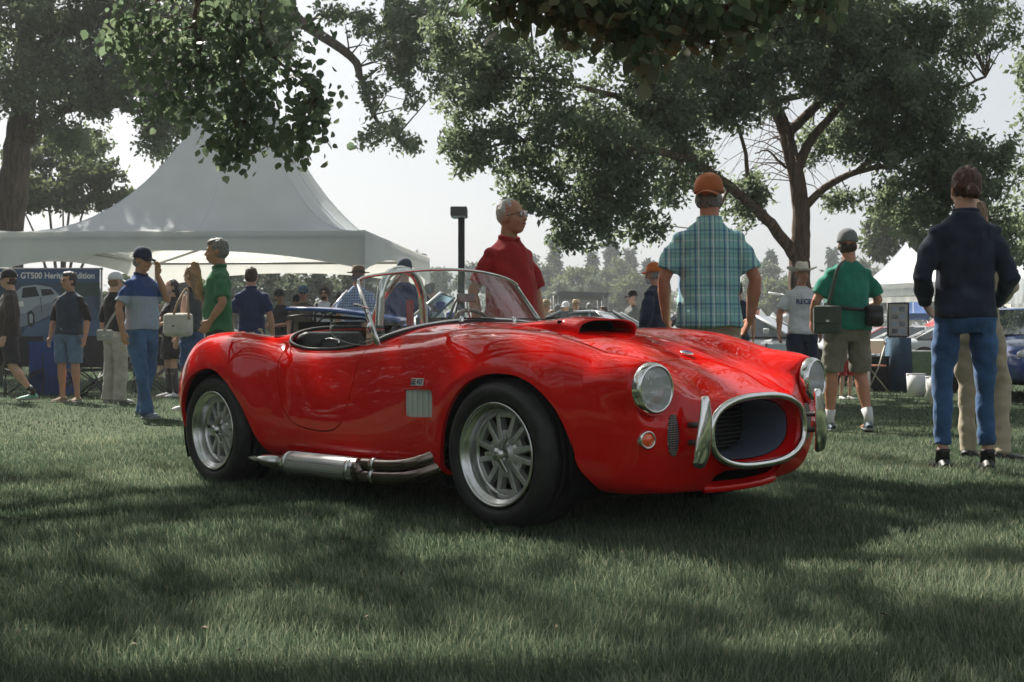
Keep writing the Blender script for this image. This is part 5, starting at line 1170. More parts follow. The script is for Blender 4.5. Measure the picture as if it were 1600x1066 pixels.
    if bm_ and not hide_low:
        g = G(); loft(g, [(0, .006, .80, .135*B, .098), (0, .006, .88, .165*B, .120+belly*.03), (0, .004, .96, .158*B*(1+belly*.1), .112+belly*.05), (0, .002, 1.01, .150*B*(1+belly*.15), .105+belly*.07)])
        if kind == 'skirt':
            g = G(); loft(g, [(0, .005, .58, .20, .15), (0, .005, .80, .178*B, .135), (0, .004, 1.0, .145*B, .11)])
        else:
            for sd in (-1, 1):
                h, kn, an = lg[sd]
                if kind == 'long': pts = [h+A((0, 0, -.02)), h.lerp(kn, .45), kn, kn.lerp(an, .5), an+A((0, .0, -.035))]; rr = [.100*B, .090*B, .070*B, .062*B, .060*B]
                elif kind == 'slim': pts = [h+A((0, 0, -.02)), h.lerp(kn, .45), kn, kn.lerp(an, .35), kn.lerp(an, .82)]; rr = [.096*B, .084*B, .060*B, .060*B, .046]
                elif kind == 'wide': pts = [h+A((0, 0, -.02)), h.lerp(kn, .45), kn, kn.lerp(an, .5), an+A((0, 0, -.05))]; rr = [.105*B, .100*B, .092*B, .090*B, .092*B]
                else: pts = [h+A((0, 0, -.02)), h.lerp(kn, .45), h.lerp(kn, .93)]; rr = [.102*B, .096*B, .088*B]
                g.add(*tube(pts, rr, 14))
        fuse('trousers' if kind in ('long', 'slim', 'wide') else ('skirt' if kind == 'skirt' else 'shorts'), g, vox*1.05, bm_, t, 2, .016, len(label)+5, (6, 6, 8))
    if not hide_low:
        for sd in (-1, 1):
            h, kn, an = lg[sd]; fd = A(((kn.x-h.x)*.6+sd*.012, -.1, 0)).normalized(); 
            if sd in legs and len(legs[sd]) > 2: fd = A(legs[sd][2]).normalized()
            if socks:
                mk('sock', *tube([an+A((0, 0, -.03)), an+A((0, 0, .03)), an.lerp(kn, socks[1])], [.042, .039, .046+.015*socks[1]], 12), socks[0], t)
            if shoes:
                g = G(); z0 = an.z-.085
                loft2 = [(-.065, .030, .052), (-.045, .036, .078), (.0, .038, .088), (.05, .042, .070), (.11, .046, .052), (.165, .042, .040), (.195, .026, .026)]
                sv = fd.cross(A((0, 0, 1))); V = []; n_ = 12
                for d_, w_, h_ in loft2:
                    c_ = A((an.x, an.y, z0))+fd*d_
                    for k in range(n_):
                        a = 2*pi*k/n_; V.append(c_+sv*(w_*cos(a))+A((0, 0, .0+h_*.5+h_*.5*sin(a) if sin(a) > 0 else h_*.5+h_*.5*max(-1, sin(a)*1.6))))
                F = [(i*n_+k, i*n_+(k+1) % n_, (i+1)*n_+(k+1) % n_, (i+1)*n_+k) for i in range(len(loft2)-1) for k in range(n_)]+[tuple(range(n_)), tuple((len(loft2)-1)*n_+k for k in range(n_))]
                so = mk('shoe', V, F, shoes, t); P_ = [tuple(A((an.x, an.y, z0+.010))+fd*d_+sv*(q*w_*1.05)) for q in (1,) for d_, w_, h_ in loft2]+[tuple(A((an.x, an.y, z0+.010))+fd*d_-sv*(w_*1.05)) for d_, w_, h_ in loft2[::-1]]
                mk('sole', *tube(P_, [.010]*len(P_), 6, True), M['sole'], so)
    return t
M['sole'] = mat('rubber_sole', (.25, .24, .22), .7); M['lip'] = mat('lips', (.30, .11, .09), .5)
M['hair_brown'] = mat('brown_hair', (.045, .025, .015), .6, noise=.4, scale=60, bump=.6, bscale=160)
M['hair_black'] = mat('black_hair', (.012, .010, .009), .5, noise=.4, scale=60, bump=.6, bscale=160)
M['hair_grey'] = mat('grey_hair', (.20, .20, .20), .6, noise=.35, scale=60, bump=.6, bscale=160)
M['hair_white'] = mat('white_hair', (.50, .50, .49), .6, noise=.2, scale=60, bump=.5, bscale=160)
M['hair_fair'] = mat('fair_hair', (.22, .13, .07), .55, noise=.35, scale=50, bump=.6, bscale=160)
M['hair_auburn'] = mat('auburn_hair', (.075, .030, .017), .5, noise=.5, scale=45, bump=.7, bscale=130)
M['lensdark'] = mat('dark_spectacle_lens', (.01, .01, .012), .08, spec=.8); M['lensclear'] = mat('shiny_spectacle_lens', (.45, .48, .50), .08, metal=.5)
def stripes(name, base, cols, sx=18, sz=18):
    """woven check: coloured threads crossing in x and z"""
    m, nt, b = nodes(name); tc = nt.nodes.new('ShaderNodeTexCoord'); s = nt.nodes.new('ShaderNodeSeparateXYZ'); nt.links.new(tc.outputs['Object'], s.inputs[0]); last = None
    rgb = nt.nodes.new('ShaderNodeRGB'); rgb.outputs[0].default_value = (*base, 1); last = rgb.outputs[0]
    for ax, ph, wd, col, f in cols:
        k = nt.nodes.new('ShaderNodeMath'); k.operation = 'MULTIPLY_ADD'; k.inputs[1].default_value = sx if ax == 0 else sz; k.inputs[2].default_value = ph+50; nt.links.new(s.outputs[ax], k.inputs[0])
        fr = nt.nodes.new('ShaderNodeMath'); fr.operation = 'FRACT'; nt.links.new(k.outputs[0], fr.inputs[0]); lt = nt.nodes.new('ShaderNodeMath'); lt.operation = 'LESS_THAN'; lt.inputs[1].default_value = wd; nt.links.new(fr.outputs[0], lt.inputs[0])
        mu = nt.nodes.new('ShaderNodeMath'); mu.operation = 'MULTIPLY'; mu.inputs[1].default_value = f; nt.links.new(lt.outputs[0], mu.inputs[0])
        x = nt.nodes.new('ShaderNodeMix'); x.data_type = 'RGBA'; nt.links.new(mu.outputs[0], x.inputs[0]); nt.links.new(last, x.inputs[6]); x.inputs[7].default_value = (*col, 1); last = x.outputs[2]
    nt.links.new(last, b.inputs['Base Color']); b.inputs['Roughness'].default_value = .9; b.inputs['Sheen Weight'].default_value = .15
    n2 = nt.nodes.new('ShaderNodeTexNoise'); n2.inputs['Scale'].default_value = 11; nt.links.new(tc.outputs['Object'], n2.inputs[0]); bp = nt.nodes.new('ShaderNodeBump'); bp.inputs['Strength'].default_value = .6; bp.inputs['Distance'].default_value = .012; nt.links.new(n2.outputs[0], bp.inputs['Height']); nt.links.new(bp.outputs[0], b.inputs['Normal']); return m
def zband(name, zs, cols, rough=.9):
    """cloth whose colour changes at heights zs (own coordinates)"""
    m, nt, b = nodes(name); tc = nt.nodes.new('ShaderNodeTexCoord'); s = nt.nodes.new('ShaderNodeSeparateXYZ'); nt.links.new(tc.outputs['Object'], s.inputs[0]); rgb = nt.nodes.new('ShaderNodeRGB'); rgb.outputs[0].default_value = (*cols[0], 1); last = rgb.outputs[0]
    for z, c in zip(zs, cols[1:]):
        gt = nt.nodes.new('ShaderNodeMath'); gt.operation = 'GREATER_THAN'; gt.inputs[1].default_value = z; nt.links.new(s.outputs[2], gt.inputs[0]); x = nt.nodes.new('ShaderNodeMix'); x.data_type = 'RGBA'; nt.links.new(gt.outputs[0], x.inputs[0]); nt.links.new(last, x.inputs[6]); x.inputs[7].default_value = (*c, 1); last = x.outputs[2]
    nt.links.new(last, b.inputs['Base Color']); b.inputs['Roughness'].default_value = rough; n2 = nt.nodes.new('ShaderNodeTexNoise'); n2.inputs['Scale'].default_value = 11; nt.links.new(tc.outputs['Object'], n2.inputs[0]); bp = nt.nodes.new('ShaderNodeBump'); bp.inputs['Strength'].default_value = .5; bp.inputs['Distance'].default_value = .012; nt.links.new(n2.outputs[0], bp.inputs['Height']); nt.links.new(bp.outputs[0], b.inputs['Normal']); return m
teal_check = stripes('teal_check_cotton', (.28, .56, .52), [(2, .1, .10, (.07, .16, .34), .6), (2, .3, .05, (.07, .16, .34), .5), (2, .62, .08, (.66, .76, .78), .5), (0, .0, .13, (.05, .12, .32), .72), (0, .20, .09, (.70, .78, .82), .75), (0, .32, .06, (.06, .14, .34), .7), (0, .62, .08, (.10, .22, .40), .6)], 11.5, 9)
blue_check = stripes('blue_check_cotton', (.42, .50, .60), [(0, .0, .38, (.06, .14, .34), .75), (2, .0, .38, (.06, .14, .34), .75)], 28, 28)
def hgt(py, Y): return at(0, py, Y).z
def px(x, Y): return at(x, 538, Y).x
def place(pxx, ytop, H, yfeet=None, Y=None):
    """how far away a standing person of height H is whose head top is seen at ytop"""
    if Y is None: Y = (H-CAMH)*1786.3/(538-ytop)
    return px(pxx, Y), Y
def P_(label, pxx, ytop, H=1.78, Y=None, **k):
    X, Y2 = place(pxx, ytop, H, None, Y); return person(label, X, Y2, H=H, **k)
navy = cloth('navy_cotton', (.012, .018, .045)); blackc = cloth('black_cotton', (.012, .012, .013)); denim = cloth('blue_denim', (.035, .09, .20), noise=.35, scale=7, bscale=30); denim2 = cloth('worn_blue_denim', (.05, .115, .25), noise=.35, scale=6, bscale=30)
khaki = cloth('khaki_twill', (.42, .36, .26)); whitec = cloth('white_cotton', (.62, .64, .67), noise=.05); redpolo = cloth('red_pique', (.34, .018, .022)); green1 = cloth('green_shirt_cotton', (.045, .17, .075)); green2 = cloth('teal_green_jersey', (.015, .19, .135))
olive = cloth('olive_grey_twill', (.19, .18, .145)); brownc = cloth('brown_fleece', (.040, .030, .027)); darkgrey = cloth('charcoal_twill', (.030, .030, .036)); blueshort = cloth('faded_blue_denim', (.10, .17, .27), noise=.25); indigo = cloth('indigo_cotton', (.010, .022, .085)); stone = cloth('stone_canvas', (.42, .40, .34))
straw = mat('straw', (.45, .36, .22), .8, bump=.5, bscale=200, noise=.15, scale=40); strawhat = mat('pale_straw', (.62, .58, .48), .8, bump=.4, bscale=200, noise=.1, scale=40); orangec = cloth('faded_orange_cotton', (.42, .13, .05)); greycap = cloth('grey_cap_cotton', (.16, .17, .18)); greyknit = cloth('grey_knit', (.15, .16, .15)); darknavy = cloth('dark_navy_knit', (.028, .036, .058), noise=.3)
shoeb = mat('black_shoe', (.02, .02, .022), .5); shoew = mat('white_shoe', (.6, .6, .6), .6); shoeg = mat('grey_shoe', (.10, .14, .18), .6); shoegreen = mat('mint_trainer', (.15, .4, .28), .6); sockw = cloth('white_sock', (.66, .66, .66), noise=.05)
V8 = .0085
# --- people standing near the car
P_('older white-haired man in dark red polo shirt and spectacles behind the windscreen', 798, 309, 1.74, face=40, skin='tan', build=.98, belly=.5, top=('short', redpolo), bottom=('long', khaki), shoes=shoeb, hair=('thin', M['hair_white']), glasses=M['lensclear'], hem=.86, vox=V8, collar=redpolo, head_turn=22, nod=-4,
   arms={1: ((.27, .05, 1.14), (.27, -.03, .88)), -1: ((-.26, .08, 1.14), (-.22, .06, .89))})
P_('man seen from behind in a teal checked shirt and orange cap beside the front wing', 1108, 275, 1.84, face=176, skin='red', build=1.06, belly=.35, top=('short', teal_check), bottom=('long', khaki), shoes=shoeb, hair=('short', M['hair_grey']), hat=('cap_back', orangec), hem=.86, vox=V8, collar=teal_check, head_turn=-12,
   arms={1: ((.275, .02, 1.15), (.255, -.05, .90), (-.3, -.5, -.6)), -1: ((-.275, .02, 1.15), (-.255, -.05, .90), (.3, -.5, -.6))})
P_('person with auburn hair bun, dark navy sweater and skinny blue jeans at the right', 1508, 260, 1.87, Y=7.0, face=172, skin='fair', build=1.0, legb=.92, top=('long', darknavy), bottom=('slim', denim2), shoes=shoeb, hair=('bun', M['hair_auburn']), hem=.90, vox=V8, head_turn=10, socks=(M['black'], .10),
   arms={1: ((.245, .03, 1.13), (.20, -.13, .98), (-.5, -.7, -.5)), -1: ((-.245, .03, 1.13), (-.20, -.13, .98), (.5, -.7, -.5))}, legs={-1: ((-.115, -.01, .50), (-.120, .02, .085), (-.1, -1, 0)), 1: ((.125, -.01, .50), (.130, .02, .085), (.1, -1, 0))}, collar=darknavy)
P_('person in beige trousers almost hidden behind the skinny jeans', 1524, 310, 1.76, Y=7.75, face=140, skin='fair', build=.9, top=('long', khaki), bottom=('long', khaki), shoes=shoeb, hair=('short', M['hair_fair']), vox=.011, legs={-1: ((-.15, -.08, .50), (-.19, .06, .085)), 1: ((.07, -.03, .50), (.05, .0, .085))}, arms={1: ((.22, -.04, 1.16), (.12, -.14, 1.08)), -1: ((-.22, -.04, 1.16), (-.12, -.14, 1.08))})
gt = P_('man with grey cap and teal green t-shirt walking away with slung bags', 1325, 360, 1.80, face=190, skin='red', build=1.08, belly=.45, top=('short', green2), bottom=('short', olive), shoes=shoeg, hair=('short', M['hair_brown']), hat=('cap', greycap), hem=.90, vox=V8, head_turn=-24, socks=(sockw, .26),
   arms={1: ((.30, .0, 1.15), (.26, -.16, .98)), -1: ((-.30, -.02, 1.16), (-.20, -.20, 1.02))}, legs={-1: ((-.13, -.02, .50), (-.145, .10, .10), (-.4, -1, 0)), 1: ((.14, -.03, .50), (.15, -.05, .085), (.1, -1, 0))})
P_('smiling man in a cowboy hat, white lettered t-shirt and navy shorts by the tree trunk', 1253, 413, 1.80, face=8, skin='red', build=1.08, top=('short', whitec), bottom=('short', navy), shoes=shoeb, hair=('short', M['hair_grey']), hat=('cowboy', strawhat), hem=.90, vox=.010,
   arms={-1: ((-.27, .06, 1.16), (-.30, .0, .92)), 1: ((.24, .03, 1.16), (.22, -.05, .92))})
lt = bpy.data.curves.new('chest_letters', 'FONT'); lt.body = 'RECESS'; lt.size = .088; lt.align_x = 'CENTER'; lt.align_y = 'CENTER'; lt.offset = .003
ltmp = bpy.data.objects.new('tmp', lt); COL.objects.link(ltmp); lm = bpy.data.meshes.new_from_object(ltmp.evaluated_get(bpy.context.evaluated_depsgraph_get())); bpy.data.objects.remove(ltmp)
rc = [o for o in bpy.data.objects if o.name.startswith('person') and 'cowboy' in o.get('label', '') and 'smiling' in o['label']][0]
for v in lm.vertices:
    x, y = v.co.x*.95, v.co.y; v.co = (x, -.160+.040*(abs(x)/.18)**2.2, 1.30+y)
lm.materials.clear(); lm.materials.append(M['bblue']); lo = bpy.data.objects.new('chest_lettering', lm); COL.objects.link(lo); lo.parent = rc
# --- group at the left
P_('man in blue and pale grey colour-block polo, navy cap and jeans, hand at his nose', 222, 388, 1.80, face=62, skin='tan', build=1.06, belly=.2, top=('short', zband('colour_block_pique', [1.27], [(.30, .36, .46), (.018, .06, .22)])), bottom=('long', denim2), shoes=shoeg, hair=('short', M['hair_grey']), hat=('cap', navy), hem=.92, vox=V8, head_turn=5, nod=6, collar=indigo,
   arms={1: ((.21, -.16, 1.24), (.045, -.17, 1.50), (-.1, -.25, .9)), -1: ((-.27, .05, 1.15), (-.25, .02, .90))}, legs={-1: ((-.12, -.10, .50), (-.12, -.20, .085)), 1: ((.11, .02, .49), (.13, .14, .085))})
P_('greying man in a green short-sleeved shirt holding his chin, wristwatch on', 340, 372, 1.82, face=-72, skin='tan', build=1.05, belly=.2, top=('short', green1), bottom=('long', darkgrey), shoes=shoeb, hair=('short', M['hair_grey']), hem=.88, vox=V8, collar=green1, head_turn=-8, nod=2,
   arms={-1: ((-.20, -.15, 1.20), (-.05, -.17, 1.42), (.1, -.3, .8)), 1: ((.26, .03, 1.15), (.22, -.08, .98))})
P_('man in sunglasses, black raglan shirt and blue denim shorts in front of the banner', 108, 424, 1.76, face=-14, skin='tan', build=1.06, belly=.15, top=('elbow', cloth('slate_jersey', (.025, .035, .060))), sleeve_m=blackc, bottom=('short', blueshort), shoes=cloth('tan_suede', (.22, .16, .11)), hair=('short', M['hair_black']), glasses=M['lensdark'], hem=.92, vox=.010, head_turn=-28)
P_('person in brown hooded top, dark shorts and black cap walking out of the left edge', 14, 422, 1.78, face=-70, skin='fair', build=1.16, belly=.3, top=('long', brownc), bottom=('short', darkgrey), shoes=shoegreen, hair=('short', M['hair_brown']), hat=('cap', blackc), hem=.88, vox=.010, head_turn=-5, socks=(M['black'], .22),
   legs={-1: ((-.12, -.20, .50), (-.12, -.30, .10)), 1: ((.12, .05, .49), (.12, .30, .12))})
P_('person in black shirt, stone trousers and white cap turned away with a crossbody bag', 180, 447, 1.74, Y=15.2, face=150, skin='fair', build=.98, top=('elbow', blackc), bottom=('wide', stone), shoes=shoew, hair=('short', M['hair_fair']), hat=('cap', whitec), hem=.96, vox=.0105, female=True)
P_('dark-haired woman in a short black dress and knee-high black socks', 268, 436, 1.74, face=-50, skin='fair', build=.98, top=('short', blackc), bottom=('skirt', blackc), shoes=shoew, hair=('long', M['hair_black']), hem=.92, vox=.0105, female=True, socks=(M['black'], .85), arms={-1: ((-.22, -.06, 1.18), (-.08, -.20, 1.12)), 1: ((.23, -.04, 1.17), (.12, -.2, 1.10))})
P_('woman with long light hair in a grey tank top carrying a white shoulder bag', 300, 432, 1.72, Y=13.6, face=-112, skin='fair', build=.96, top=('tank', cloth('grey_ribbed_cotton', (.05, .055, .06))), bottom=('long', denim), shoes=shoew, hair=('long', M['hair_fair']), hem=.96, vox=.0105, female=True, nod=12)
P_('dark-haired man in navy polo shirt seen from behind at the red car tail', 393, 417, 1.78, face=176, skin='tan', build=1.06, top=('short', indigo), bottom=('long', khaki), shoes=shoeb, hair=('short', M['hair_brown']), hem=.88, vox=.010, collar=indigo)
# --- behind the cockpit
P_('man in a black cap and black t-shirt looking down, left of the photographers', 437, 453, 1.76, face=-30, skin='tan', top=('short', blackc), bottom=('long', darkgrey), shoes=shoeb, hair=('short', M['hair_black']), hat=('cap', blackc), hem=.9, vox=.012, arms={-1: ((-.22, -.05, 1.16), (-.05, -.22, 1.10)), 1: ((.23, -.05, 1.15), (.06, -.24, 1.12))}, head_turn=60)
pc_ = P_('man in black cap holding up a phone with both hands', 464, 461, 1.72, face=0, skin='tan', build=1.08, top=('long', navy), bottom=('long', darkgrey), shoes=shoeb, hair=('short', M['hair_black']), hat=('cap', blackc), glasses=M['lensdark'], hem=.9, vox=.012, arms={-1: ((-.25, -.10, 1.20), (-.07, -.26, 1.26), (.3, -.2, .6)), 1: ((.25, -.10, 1.20), (.07, -.26, 1.26), (-.3, -.2, .6))})
P_('man in blue cap and brown shirt standing behind the man with the phone', 474, 447, 1.82, face=5, skin='tan', top=('short', cloth('brown_shirt_cotton', (.09, .075, .05))), bottom=('long', darkgrey), shoes=shoeb, hair=('short', M['hair_brown']), hat=('cap', cloth('slate_blue_cap', (.05, .09, .14))), glasses=M['lensdark'], hem=.9, vox=.012)
bp_ = P_('curly-haired man in sunglasses and white t-shirt with backpack straps', 507, 447, 1.82, face=0, skin='tan', top=('short', whitec), bottom=('long', darkgrey), shoes=shoeb, hair=('thick', M['hair_brown']), glasses=M['lensdark'], hem=.9, vox=.011, beard=M['hair_brown'])
P_('person in a white shirt half hidden beside the blue checked shirt', 533, 457, 1.74, face=60, skin='fair', top=('short', whitec), bottom=('long', khaki), shoes=shoeb, hair=('short', M['hair_brown']), hem=.9, vox=.012)
P_('man in a brown fedora and blue checked shirt seen from behind the windscreen post', 560, 416, 1.80, face=165, skin='tan', build=1.1, belly=.2, top=('short', blue_check), bottom=('long', navy), shoes=shoeb, hair=('short', M['hair_grey']), hat=('fedora', cloth('brown_felt', (.16, .11, .07))), hem=.88, vox=.011)
P_('man in navy t-shirt and grey blue cap standing behind the roll hoop', 632, 405, 1.80, face=170, skin='tan', build=1.2, belly=.2, top=('short', indigo), bottom=('long', navy), shoes=shoeb, hair=('short', M['hair_brown']), hat=('cap_back', cloth('slate_cap', (.06, .08, .11))), hem=.88, vox=.011)
P_('person in a white top seen through the middle of the windscreen', 672, 440, 1.74, face=150, skin='fair', top=('short', whitec), bottom=('long', khaki), shoes=shoeb, hair=('short', M['hair_grey']), hem=.9, vox=.012)
# --- right of the scoop
P_('bearded man in orange cap, navy jacket and orange shorts left of the checked shirt', 1022, 428, 1.74, Y=9.6+4, face=-120, skin='red', build=1.2, belly=.5, top=('long', navy), bottom=('short', orangec), shoes=shoeb, hair=('short', M['hair_grey']), hat=('cap', cloth('bright_orange_cap', (.55, .13, .03))), hem=.93, vox=.010, beard=M['hair_white'])
P_('man in navy clothes peeking out from behind the checked shirt on its right', 1152, 440, 1.74, face=180, skin='tan', build=1.0, top=('short', navy), bottom=('long', navy), shoes=shoeb, hair=('short', M['hair_brown']), hem=.9, vox=.012)
P_('slim man in grey sweater and black cap standing by the raised black bonnet', 988, 454, 1.80, face=-60, skin='fair', build=.95, top=('long', greyknit), bottom=('long', darkgrey), shoes=shoeb, hair=('short', M['hair_grey']), hat=('cap', blackc), hem=.88, vox=.012)
crowd = [(854, 468, 'bucket', straw, khaki, 'bucket-hatted person right beside the red polo man'), (872, 476, 'cap', greycap, cloth('sky_shirt', (.16, .26, .36)), 'person in grey cap and pale blue shirt among the far crowd'), (884, 472, 'cap', whitec, whitec, 'white-capped person in white among the far crowd'),
 (900, 469, 'straw', straw, whitec, 'straw-hatted person in white above the black steering wheel'), (921, 473, None, M['hair_grey'], whitec, 'grey-haired person in white left of the raised bonnet'), (943, 478, None, M['hair_brown'], cloth('grey_shirt', (.22, .22, .23)), 'person bending by the raised black bonnet'), (862, 484, None, M['hair_fair'], khaki, 'small fair-haired person low in the far crowd'),
 (1182, 480, None, M['hair_brown'], cloth('dull_red', (.25, .04, .03)), 'far person in red beside the white cars'), (1228, 470, None, M['hair_grey'], whitec, 'far person in white behind the white cars'), (245, 470, None, M['hair_black'], blackc, 'person in black behind the colour-block polo man'), (600, 462, None, M['hair_brown'], navy, 'person in navy seen between the hoop and the windscreen post')]
for i, (x_, y_, hk, hm_, tm_, lb) in enumerate(crowd):
    P_(lb, x_, y_, 1.74, face=[20, 140, -40, 10, 170, -90, 30, 0, 120, 60, 180][i], skin='fair', top=('short', tm_), bottom=('long', khaki if i % 2 else darkgrey), shoes=shoeb, hair=('short', hm_ if hk is None else M['hair_grey']), hat=(hk, hm_) if hk else None, vox=.016, hem=.9)
# ------------------------------------------------------------------ other vehicles
CARPAINT = {}
def paint(k, c):
    if k not in CARPAINT: CARPAINT[k] = mat(k, c, .3, coat=1.0, spec=.4)
    return CARPAINT[k]
M['carglass'] = mat('car_window_glass', (.05, .065, .075), .06, spec=1.0, coat=1)
M['headlamp'] = mat('headlamp_glass', (.6, .62, .65), .1, spec=1, coat=1)
def other_car(label, X, Y, head, col, L=4.5, W=1.8, Ht=1.38, roof=True, bonnet=0.0, stripe=None, nm='parked_car', cat='car', oldie=False):
    """nose towards local -Y"""
    t = thing(nm, label, cat, (X, Y, 0), radians(head)); m = col; h = L/2
    # lower body: stations from nose to tail (y, half width, bottom, top)
    st = [(-h, W*.36, .34, .56), (-h+.06, W*.42, .26, .66), (-h+.35, W*.475, .22, .76), (-h+.9, W*.495, .20, .86), (-h+1.45, W*.5, .19, .93), (-.1, W*.5, .18, .95), (.9, W*.5, .18, .97), (h-.8, W*.5, .20, .98), (h-.3, W*.48, .24, .95), (h-.05, W*.44, .30, .86), (h, W*.38, .38, .76)]
    V = []; F = []; n = 28
    for y, a, b, c in smooth_path([(s[0], s[1], s[2]) for s in st], 3) and [tuple(np.array(st[i])*(1-k/3)+np.array(st[min(i+1, len(st)-1)])*(k/3)) for i in range(len(st)-1) for k in range(3)]+[st[-1]]:
        mid = (b+c)/2; hh = (c-b)/2
        for k in range(n):
            u = 2*pi*k/n; cs, sn = cos(u), sin(u); V.append((a*math.copysign(abs(cs)**.55, cs), y, mid+hh*math.copysign(abs(sn)**.5, sn)))
    m_ = len(V)//n
    F = [(i*n+k, (i+1)*n+k, (i+1)*n+(k+1) % n, i*n+(k+1) % n) for i in range(m_-1) for k in range(n)]+[tuple(range(n)), tuple((m_-1)*n+k for k in range(n))[::-1]]
    bd = mk('body', V, F, m, t)
    wy = (-h+.86, h-.88); R = .33
    for y in wy:
        for s in (-1, 1):
            g = G(); g.add(*lathe([(0, -.02), (R+.05, -.02), (R+.05, .012), (0, .012)], 24, 'X'), tr(s*W*.492, y, R)); g.obj('wheel_arch', M['dark'], t)
            w_ = thing_part('wheel', t, (s*(W*.5-.08), y, R), 0 if s > 0 else pi)
            mk('tyre', *lathe([(R*.62, .09), (R*.95, .085), (R, .06), (R, -.08), (R*.9, -.1)], 28, 'X', False), M['tyre'], w_)
            mk('rim', *lathe([(R*.62, .09), (R*.60, .06), (R*.2, .05), (0, .07)], 20, 'X', False), M['alu'], w_)
            for k in range(5):
                a = 2*pi*k/5; mk('spoke', *tube([(.072, .03*cos(a), .03*sin(a)), (.078, R*.6*cos(a), R*.6*sin(a))], .018, 5), M['alu'], w_)
    if roof:
        a0, a1, b0, b1 = -h+1.35, -h+2.1, h-1.5, h-.65
        def ring(y, w, z): return [(-w, y, z), (w, y, z)]
        lo = [(-W*.44, a0, .92), (W*.44, a0, .92), (W*.45, b1, .95), (-W*.45, b1, .95)]; up = [(-W*.33, a1, Ht-.03), (W*.33, a1, Ht-.03), (W*.34, b0, Ht-.02), (-W*.34, b0, Ht-.02)]
        mk('windscreen', [lo[0], lo[1], up[1], up[0]], [(0, 1, 2, 3)], M['carglass'], t); mk('rear_window', [lo[2], lo[3], up[3], up[2]], [(0, 1, 2, 3)], M['carglass'], t)
        mk('side_window', [lo[1], lo[2], up[2], up[1]], [(0, 1, 2, 3)], M['carglass'], t); mk('side_window', [lo[3], lo[0], up[0], up[3]], [(0, 1, 2, 3)], M['carglass'], t)
        g = G(); pr = []
        V = []; 
        for y, w, z in ((a1-.04, .31, Ht-.045), (a1+.25, .35, Ht), ((a1+b0)/2, .36, Ht+.02), (b0-.2, .355, Ht+.005), (b0+.05, .33, Ht-.03)):
            for q in np.linspace(-1, 1, 9): V.append((q*W*w, y, z-.045*q*q))
        F = [(i*9+k, i*9+k+1, (i+1)*9+k+1, (i+1)*9+k) for i in range(4) for k in range(8)]
        rf = mk('roof', V, F, m, t); so = rf.modifiers.new('s', 'SOLIDIFY'); so.thickness = .03
        for s in (-1, 1):
            for p0, p1 in ((A(lo[1]), A(up[1])), (A(lo[2]), A(up[2])), (A((W*.447, .25, .94)), A((W*.335, .25, Ht-.02)))): mk('roof_pillar', *tube([(s*p0.x, p0.y, p0.z), (s*p1.x, p1.y, p1.z)], .028, 6), m, t)
    else:
        lo = [(-W*.40, -h+1.5, .93), (W*.40, -h+1.5, .93)]; up = [(-W*.33, -h+1.85, 1.22), (W*.33, -h+1.85, 1.22)]
        mk('windscreen', lo+up[::-1], [(0, 1, 2, 3)], M['glass'], t); mk('windscreen_frame', *tube([lo[0]]+[up[0], up[1]]+[lo[1]], .014, 6), M['chrome'], t)
        mk('cockpit', *box((0, .35, .93), (W*.74, 1.5, .10)), M['dark'], t, False)
        for s in (-1, 1): b = mk('seat', *box((s*.36, .75, 1.0), (.46, .14, .34)), M['leather'], t); bevel(b, .05)
        mk('steering_wheel', *tube([(.36+.18*cos(a), -.05+.06*sin(a), 1.02+.17*sin(a)) for a in np.linspace(0, 2*pi, 20)[:-1]], .014, 6, True), M['black'], t)
    for s in (-1, 1):
        V, F = ellipsoid((s*W*.36, -h+.17, .64), (.13, .10, .075), 14, 8); mk('headlight', V, F, M['headlamp'], t)
        V, F = ellipsoid((s*W*.36, h-.06, .76), (.14, .06, .05), 12, 6); mk('tail_light', V, F, M['bred'], t)
        b = mk('door_mirror', *box((s*(W*.5+.09), -h+1.75, 1.03), (.17, .10, .11)), m, t); bevel(b, .03)
    b = mk('bumper', *box((0, -h+.02, .42), (W*.78, .12, .11)), M['chrome'] if oldie else M['black'], t); bevel(b, .03)
    mk('front_grille', *box((0, -h+.0, .53), (W*.5, .08, .09)), M['black'], t, False)
    if bonnet:
        V = []; 
        for q in np.linspace(0, 1, 6):
            for u in np.linspace(-1, 1, 9): V.append((u*W*.42, -h+1.42-q*1.18*cos(bonnet), .96+q*1.18*sin(bonnet)-.03*u*u+.03*sin(pi*q)))
        F = [(i*9+k, i*9+k+1, (i+1)*9+k+1, (i+1)*9+k) for i in range(5) for k in range(8)]
        bo = mk('open_bonnet', V, F, m, t); so = bo.modifiers.new('s', 'SOLIDIFY'); so.thickness = .03
        mk('bonnet_lining', [(a*.9, b, c-.05) for a, b, c in V], F, M['black'], bo)
        mk('engine_bay', *box((0, -h+.85, .87), (W*.72, 1.0, .14)), M['dark'], t, False); mk('bonnet_prop', *tube([(W*.3, -h+.5, .9), (W*.3, -h+.85, 1.25)], .010, 5), M['alu'], t)
    if stripe:
        for s in (-1, 1):
            V = []
            for i, (y, a, b, c) in enumerate(st[1:]): 
                for q in (.09, .30): V.append((s*q, y, c+.004))
            mk('stripe', V, [(2*i, 2*i+1, 2*i+3, 2*i+2) for i in range(len(st)-2)], stripe, t)
    return t
pw, pb, pr_, pbl, pk, psil = paint('white_car_paint', (.62, .64, .65)), paint('light_blue_car_paint', (.22, .36, .46)), paint('bright_red_car_paint', (.42, .02, .015)), paint('royal_blue_car_paint', (.015, .06, .26)), paint('black_car_paint', (.015, .015, .017)), paint('silver_car_paint', (.40, .42, .44))
